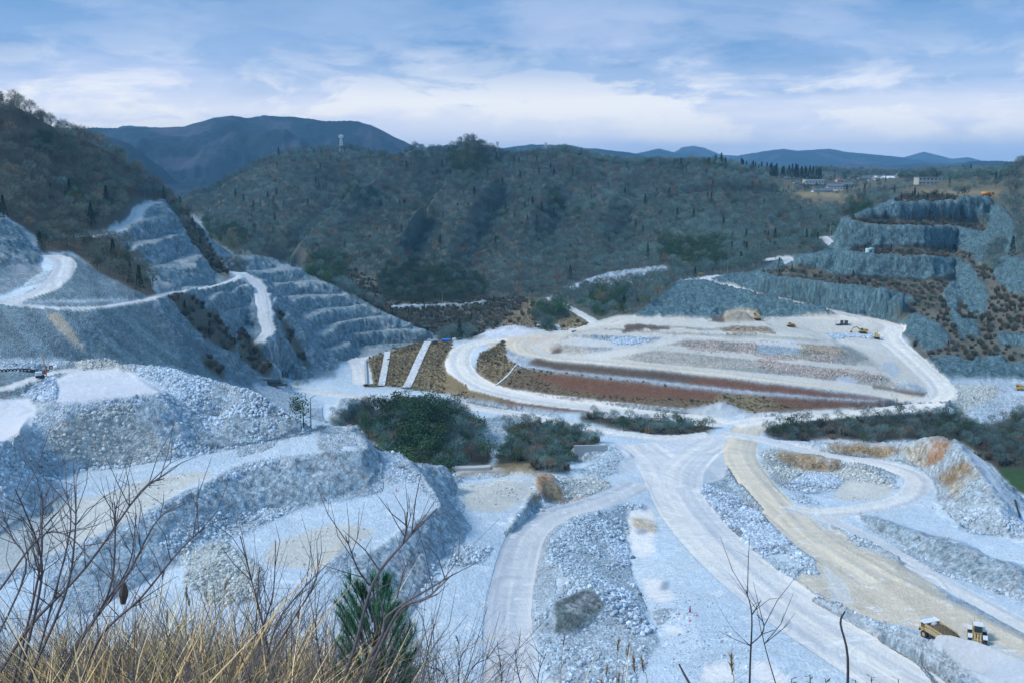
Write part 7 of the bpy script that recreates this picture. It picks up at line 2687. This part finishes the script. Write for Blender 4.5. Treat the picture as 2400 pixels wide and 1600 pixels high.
# big leafless bushes: each stem a part
BUSHES = [
    ('leafless grey bush at the lower left corner with long rising stems', 4.6, [
        ([(-60, 1680), (60, 1480), (200, 1330), (330, 1150), (385, 1120)], .013, .0035),
        ([(60, 1700), (170, 1520), (290, 1360), (360, 1230), (408, 1185)], .012, .003),
        ([(150, 1700), (230, 1500), (330, 1400), (420, 1290), (480, 1235)], .011, .003),
        ([(30, 1650), (90, 1400), (95, 1300), (60, 1200), (35, 1145)], .010, .003),
        ([(20, 1650), (90, 1350), (98, 1240), (98, 1150)], .009, .003),
        ([(40, 1650), (150, 1400), (175, 1260), (178, 1148)], .010, .003),
        ([(60, 1640), (120, 1420), (165, 1240), (155, 1150)], .008, .0025),
        ([(-40, 1560), (60, 1340), (30, 1260), (10, 1215)], .008, .0025),
        ([(0, 1380), (90, 1260), (150, 1250), (200, 1290)], .007, .0025),
        ([(120, 1600), (250, 1400), (270, 1250), (268, 1175)], .008, .0025),
        ([(100, 1660), (220, 1450), (300, 1330), (320, 1205)], .008, .0025)]),
    ('slender leafless bush between the corner bush and the pine', 5.2, [
        ([(590, 1700), (620, 1560), (650, 1460), (700, 1390), (770, 1318)], .010, .003),
        ([(600, 1690), (610, 1500), (640, 1390), (646, 1265)], .009, .003),
        ([(620, 1560), (700, 1430), (735, 1370), (753, 1295)], .008, .0025),
        ([(660, 1680), (620, 1480), (590, 1360), (563, 1255)], .009, .003),
        ([(560, 1700), (590, 1540), (600, 1460), (607, 1330)], .008, .003),
        ([(760, 1600), (740, 1470), (750, 1380)], .006, .002)]),
    ('tall leafless branch rising in front of the pine sapling', 4.2, [
        ([(770, 1690), (830, 1520), (875, 1365), (945, 1272), (1025, 1190)], .014, .004),
        ([(780, 1680), (890, 1500), (910, 1440), (1020, 1370), (1072, 1340)], .012, .003),
        ([(870, 1560), (935, 1430), (1000, 1400), (1060, 1345)], .009, .003),
        ([(945, 1272), (952, 1240), (954, 1200)], .006, .003),
        ([(866, 1370), (838, 1330), (810, 1255)], .006, .0025),
        ([(930, 1400), (945, 1340), (955, 1320)], .006, .0025),
        ([(985, 1620), (1000, 1540), (1018, 1460)], .007, .0025)]),
    ('thin dark sapling with crooked twigs at lower right', 4.8, [
        ([(1755, 1700), (1758, 1560), (1762, 1440), (1748, 1380)], .008, .003),
        ([(1762, 1440), (1775, 1420), (1784, 1405)], .005, .0025),
        ([(1758, 1510), (1785, 1485), (1790, 1460), (1775, 1440)], .004, .0025),
        ([(1830, 1640), (1800, 1540), (1785, 1480)], .004, .0025),
        ([(1785, 1485), (1815, 1475)], .003, .002),
        ([(1758, 1512), (1745, 1500)], .004, .002)]),
    ('single crooked twig with a bud at lower right', 3.4, [
        ([(1983, 1700), (1987, 1540), (1970, 1460), (1980, 1432)], .007, .004)]),
    ('short dark stick poking up at the bottom edge', 4.0, [
        ([(1640, 1640), (1610, 1590), (1592, 1556)], .010, .005)]),
    ('low twiggy brushwood at the bottom centre', 6.0, [
        ([(1080, 1660), (1075, 1580), (1085, 1530), (1120, 1500)], .006, .002),
        ([(1080, 1620), (1110, 1560), (1150, 1540)], .005, .002),
        ([(1060, 1650), (1040, 1580), (1000, 1560)], .005, .002),
        ([(1180, 1660), (1175, 1580), (1165, 1500)], .005, .002),
        ([(1240, 1660), (1215, 1580), (1207, 1520)], .006, .002),
        ([(1260, 1660), (1262, 1580), (1280, 1530)], .005, .002)]),
]
for bi, (lab, Y, stems) in enumerate(BUSHES):
    foot = w3(stems[0][0][0][0], stems[0][0][0][1], Y)
    t = tag(empty('bare_bush', tuple(foot)), lab, 'bush', 'leafless bushes at the viewpoint')
    for si, (pts, r0, r1) in enumerate(stems):
        pt = Part()
        P = limb(pt, pts, Y + .25 * math.sin(si * 2.1), r0 * .8, r1 * .85, .25 * math.cos(si))
        tw = {0: 15, 1: 9, 2: 5, 3: 2, 4: 0, 5: 0, 6: 9}[bi]
        side_twigs(pt, P, tw, .34 if bi != 6 else .25, r1 * .9, seed=bi * 31 + si)
        pt.v = [tuple(np.array(q) - foot) for q in pt.v]
        pt.out('branch', MBR if bi in (0, 1, 2) else MBR2, t)

# fine tangle of thin twigs low on the left
V, F = [], []
gg = np.random.default_rng(77)
for _ in range(4200):
    y = gg.uniform(3.2, 9)
    x = gg.uniform(-.60, -.02) * y
    if gg.random() > left_weight(x, y) + .03:
        continue
    z = ZC - float(fore_drop(np.array([x]), np.array([y]))[0])
    p0 = np.array((x, y, z + gg.uniform(0, .5)))
    d = np.array((gg.normal() * .45 + .12, gg.normal() * .3, gg.uniform(.3, 1)))
    d /= np.linalg.norm(d)
    L_ = gg.uniform(.35, .95)
    p1 = p0 + d * L_ * .5
    p2 = p1 + (d + gg.normal(size=3) * .3) * L_ * .5
    r = gg.uniform(.0016, .0035)
    tube(V, F, p0, p1, r, r * .8, 3)
    tube(V, F, p1, p2, r * .8, r * .4, 3)
    for _k in range(2):
        q = p0 + (p2 - p0) * gg.uniform(.3, .8)
        tube(V, F, q, q + (d + gg.normal(size=3) * .7) * gg.uniform(.1, .3), r * .6, r * .3, 3)
tw = mesh_obj('twig_tangle', V, F, MBR)
tag(tw, 'tangle of thin grey twigs in the dry grass at the viewpoint', 'twigs', None, 'stuff')

# plumed grass stems
PLUMES = [(948, 1478, 1650, 5.2, 22), (965, 1470, 1650, 5.2, 26), (1448, 1495, 1640, 6.0, 30), (1470, 1505, 1640, 6.0, 32), (1487, 1535, 1640, 5.6, 38), (1508, 1535, 1640, 5.6, 38), (1420, 1560, 1640, 6, 22), (1448, 1575, 1640, 6, 22),
          (1413, 1590, 1650, 6, 24), (1716, 1530, 1650, 4.6, 50), (380, 1330, 1600, 6, 30), (436, 1370, 1600, 6, 30), (445, 1395, 1600, 6, 26), (392, 1430, 1600, 6, 30), (525, 1360, 1600, 6.5, 30), (700, 1430, 1600, 6, 26),
          (1075, 1490, 1650, 6.5, 16), (1320, 1490, 1650, 6, 20), (960, 1540, 1650, 5.0, 40), (330, 1400, 1600, 6, 26)]
for k, (u, vt, vb, Y, ln) in enumerate(PLUMES):
    sway = 10 * math.sin(k * 1.7)
    foot = w3(u + sway * 2.5, vb + 60, Y)
    t = tag(empty('plume_grass', tuple(foot)), ['dry plumed grass stem', 'straw coloured reed plume', 'feathery dry grass head'][k % 3] + (' in the left grass' if u < 800 else ' standing before the pine' if u < 1000 else ' at the bottom centre over the rubble' if u < 1600 else ' leaning at lower right'), 'plume grass', 'plumed grass stems at the viewpoint')
    st = Part()
    P = limb(st, [(u + sway * 2.5, vb + 60), (u + sway, (vt + vb) / 2), (u, vt + ln)], Y, .0028, .0018, n=4)
    st.v = [tuple(np.array(q) - foot) for q in st.v]
    st.out('stem', MPL, t)
    pl = Part()
    top = w3(u - sway * .6, vt, Y)
    bot = P[-1]
    g2 = np.random.default_rng(k)
    ax = top - bot
    for q in range(60):
        s_ = g2.random()
        b0 = bot + ax * s_ * .85
        d = ax * .35 + g2.normal(size=3) * np.linalg.norm(ax) * .10
        sd = g2.normal(size=3) * .0022
        i0 = len(pl.v)
        pl.v += [b0 - sd, b0 + sd, b0 + d]
        pl.f.append((i0, i0 + 1, i0 + 2))
    pl.v = [tuple(np.array(q) - foot) for q in pl.v]
    pl.out('plume', MPL, t)

# young pine
Yp = 4.9
foot = w3(880, 1690, Yp)
t = tag(empty('pine_sapling', tuple(foot)), 'bushy dark green pine sapling at the bottom of the picture', 'pine tree')
tr = Part()
limb(tr, [(880, 1690), (878, 1560), (884, 1460), (885, 1360)], Yp, .020, .006)
tr.v = [tuple(np.array(q) - foot) for q in tr.v]
tr.out('trunk', MBR, t)
g3 = np.random.default_rng(9)
tips = [(817, 1352), (835, 1362), (850, 1368), (872, 1350), (885, 1350), (903, 1352), (907, 1350), (913, 1362), (810, 1372), (842, 1378), (806, 1395), (826, 1400), (862, 1392), (893, 1392), (918, 1385), (790, 1412), (800, 1415), (815, 1432), (845, 1425), (875, 1418),
        (900, 1425), (915, 1420), (930, 1425), (795, 1440), (830, 1455), (860, 1450), (888, 1452), (915, 1450), (942, 1442), (810, 1480), (845, 1480), (875, 1485), (905, 1480), (935, 1478), (965, 1463), (973, 1478), (790, 1505), (820, 1510), (860, 1515), (895, 1515), (930, 1510),
        (960, 1500), (800, 1540), (840, 1545), (885, 1550), (920, 1545), (955, 1535), (975, 1520), (780, 1560), (820, 1580), (865, 1585), (910, 1580), (950, 1575), (985, 1560), (800, 1600), (850, 1610), (900, 1610), (940, 1600)]
tips += [(g3.uniform(795, 970), g3.uniform(1400, 1620)) for _ in range(32)]
for k, (u, v) in enumerate(tips):
    dy = g3.uniform(-.35, .35)
    tip = w3(u, v, Yp + dy)
    cu = 882
    bs = w3(cu + (u - cu) * .45, v + 60 + abs(u - cu) * .25, Yp + dy * .4)
    tip, bs = tip - foot, bs - foot
    br = Part()
    tube(br.v, br.f, bs, tip, .0045, .003, 4)
    b_o = br.out('branch', MBR, t)
    nd = Part()
    d = tip - bs
    L_ = np.linalg.norm(d)
    d /= L_
    for q in range(120):
        s_ = g3.uniform(.35, 1.02)
        c0 = bs + d * L_ * s_
        o_ = g3.normal(size=3)
        o_ -= d * o_.dot(d)
        o_ /= np.linalg.norm(o_)
        nd_dir = d * .7 + o_ * .7 + np.array((0, 0, .25))
        nd_dir /= np.linalg.norm(nd_dir)
        side = np.cross(nd_dir, o_) * .0022
        e = c0 + nd_dir * g3.uniform(.045, .08)
        i0 = len(nd.v)
        nd.v += [c0 - side, c0 + side, e]
        nd.f.append((i0, i0 + 1, i0 + 2))
    nd.out('needles', MPN, b_o)

# leafy sprigs along the bottom edge
for k, (u, v, n_) in enumerate(((1898, 1582, 5), (1935, 1590, 6), (2005, 1592, 3), (2042, 1585, 9), (2105, 1590, 3), (1855, 1590, 4), (1000, 1515, 8))):
    Y = 3.6 if u > 1500 else 5.5
    foot = w3(u + 10, 1700 if u > 1500 else v + 120, Y)
    t = tag(empty('leafy_sprig', tuple(foot)), ['dark leafy sprig with drooping leaves', 'dark sprig with a pair of upright leaves', 'tiny leafy shoot', 'bushiest leafy sprig', 'small leafy shoot with one broad leaf', 'leftmost leafy sprig', 'green shoot beside the pine sapling'][k] + (' at the bottom right edge' if u > 1500 else ''), 'plant', 'leafy sprigs at the bottom edge')
    st = Part()
    P = limb(st, [(u + 10, 1700 if u > 1500 else v + 120), (u + 3, v + 40), (u, v)], Y, .003, .0015, n=4)
    st.v = [tuple(np.array(q) - foot) for q in st.v]
    st.out('stem', MBR2, t)
    for q in range(n_):
        c0 = P[-1 - q % 4] - foot
        a = g3.uniform(0, 6.28)
        d = np.array((math.cos(a), math.sin(a) * .5, g3.uniform(-.3, .7))) * .032 * g3.uniform(.7, 1.2)
        sd = np.cross(d, (0, .3, 1)) * .33
        lf = Part()
        lf.v = [tuple(c0), tuple(c0 + d * .5 + sd), tuple(c0 + d), tuple(c0 + d * .5 - sd)]
        lf.f = [(0, 1, 2), (0, 2, 3)]
        lf.out('leaf', MLF, t)

# dried cocoon-like seed pod hanging in the corner bush
q = w3(290, 1385, 4.5)
o = Part().cyl((0, 0, -.065), (0, 0, -.01), .012, .024, 8).cyl((0, 0, -.01), (0, 0, .05), .024, .008, 8).out('seed_pod', simple('dull_brown_husk', (.12, .095, .075), .8))
o.location = tuple(q)
o.rotation_euler = (.1, .15, 0)
tag(o, 'drab oval seed pod hanging among the stems of the corner bush', 'seed pod')

# the dead snag on the lip of the near bench
q = spot(729, 1008)
t = tag(empty('dead_tree', q), 'dead black tree trunk with one crooked branch beside the young evergreen', 'tree')
s_ = Part()
tube(s_.v, s_.f, (0, 0, -.5), (.1, 0, 6), .16, .12, 6)
tube(s_.v, s_.f, (.1, 0, 6), (.2, 0, 9.3), .12, .09, 6)
s_.out('trunk', MBR2, t)
s_ = Part()
tube(s_.v, s_.f, (.2, 0, 9.3), (.9, 0, 9.9), .09, .07, 5)
tube(s_.v, s_.f, (.9, 0, 9.9), (1.8, 0, 10.2), .07, .04, 5)
s_.out('branch', MBR2, t)
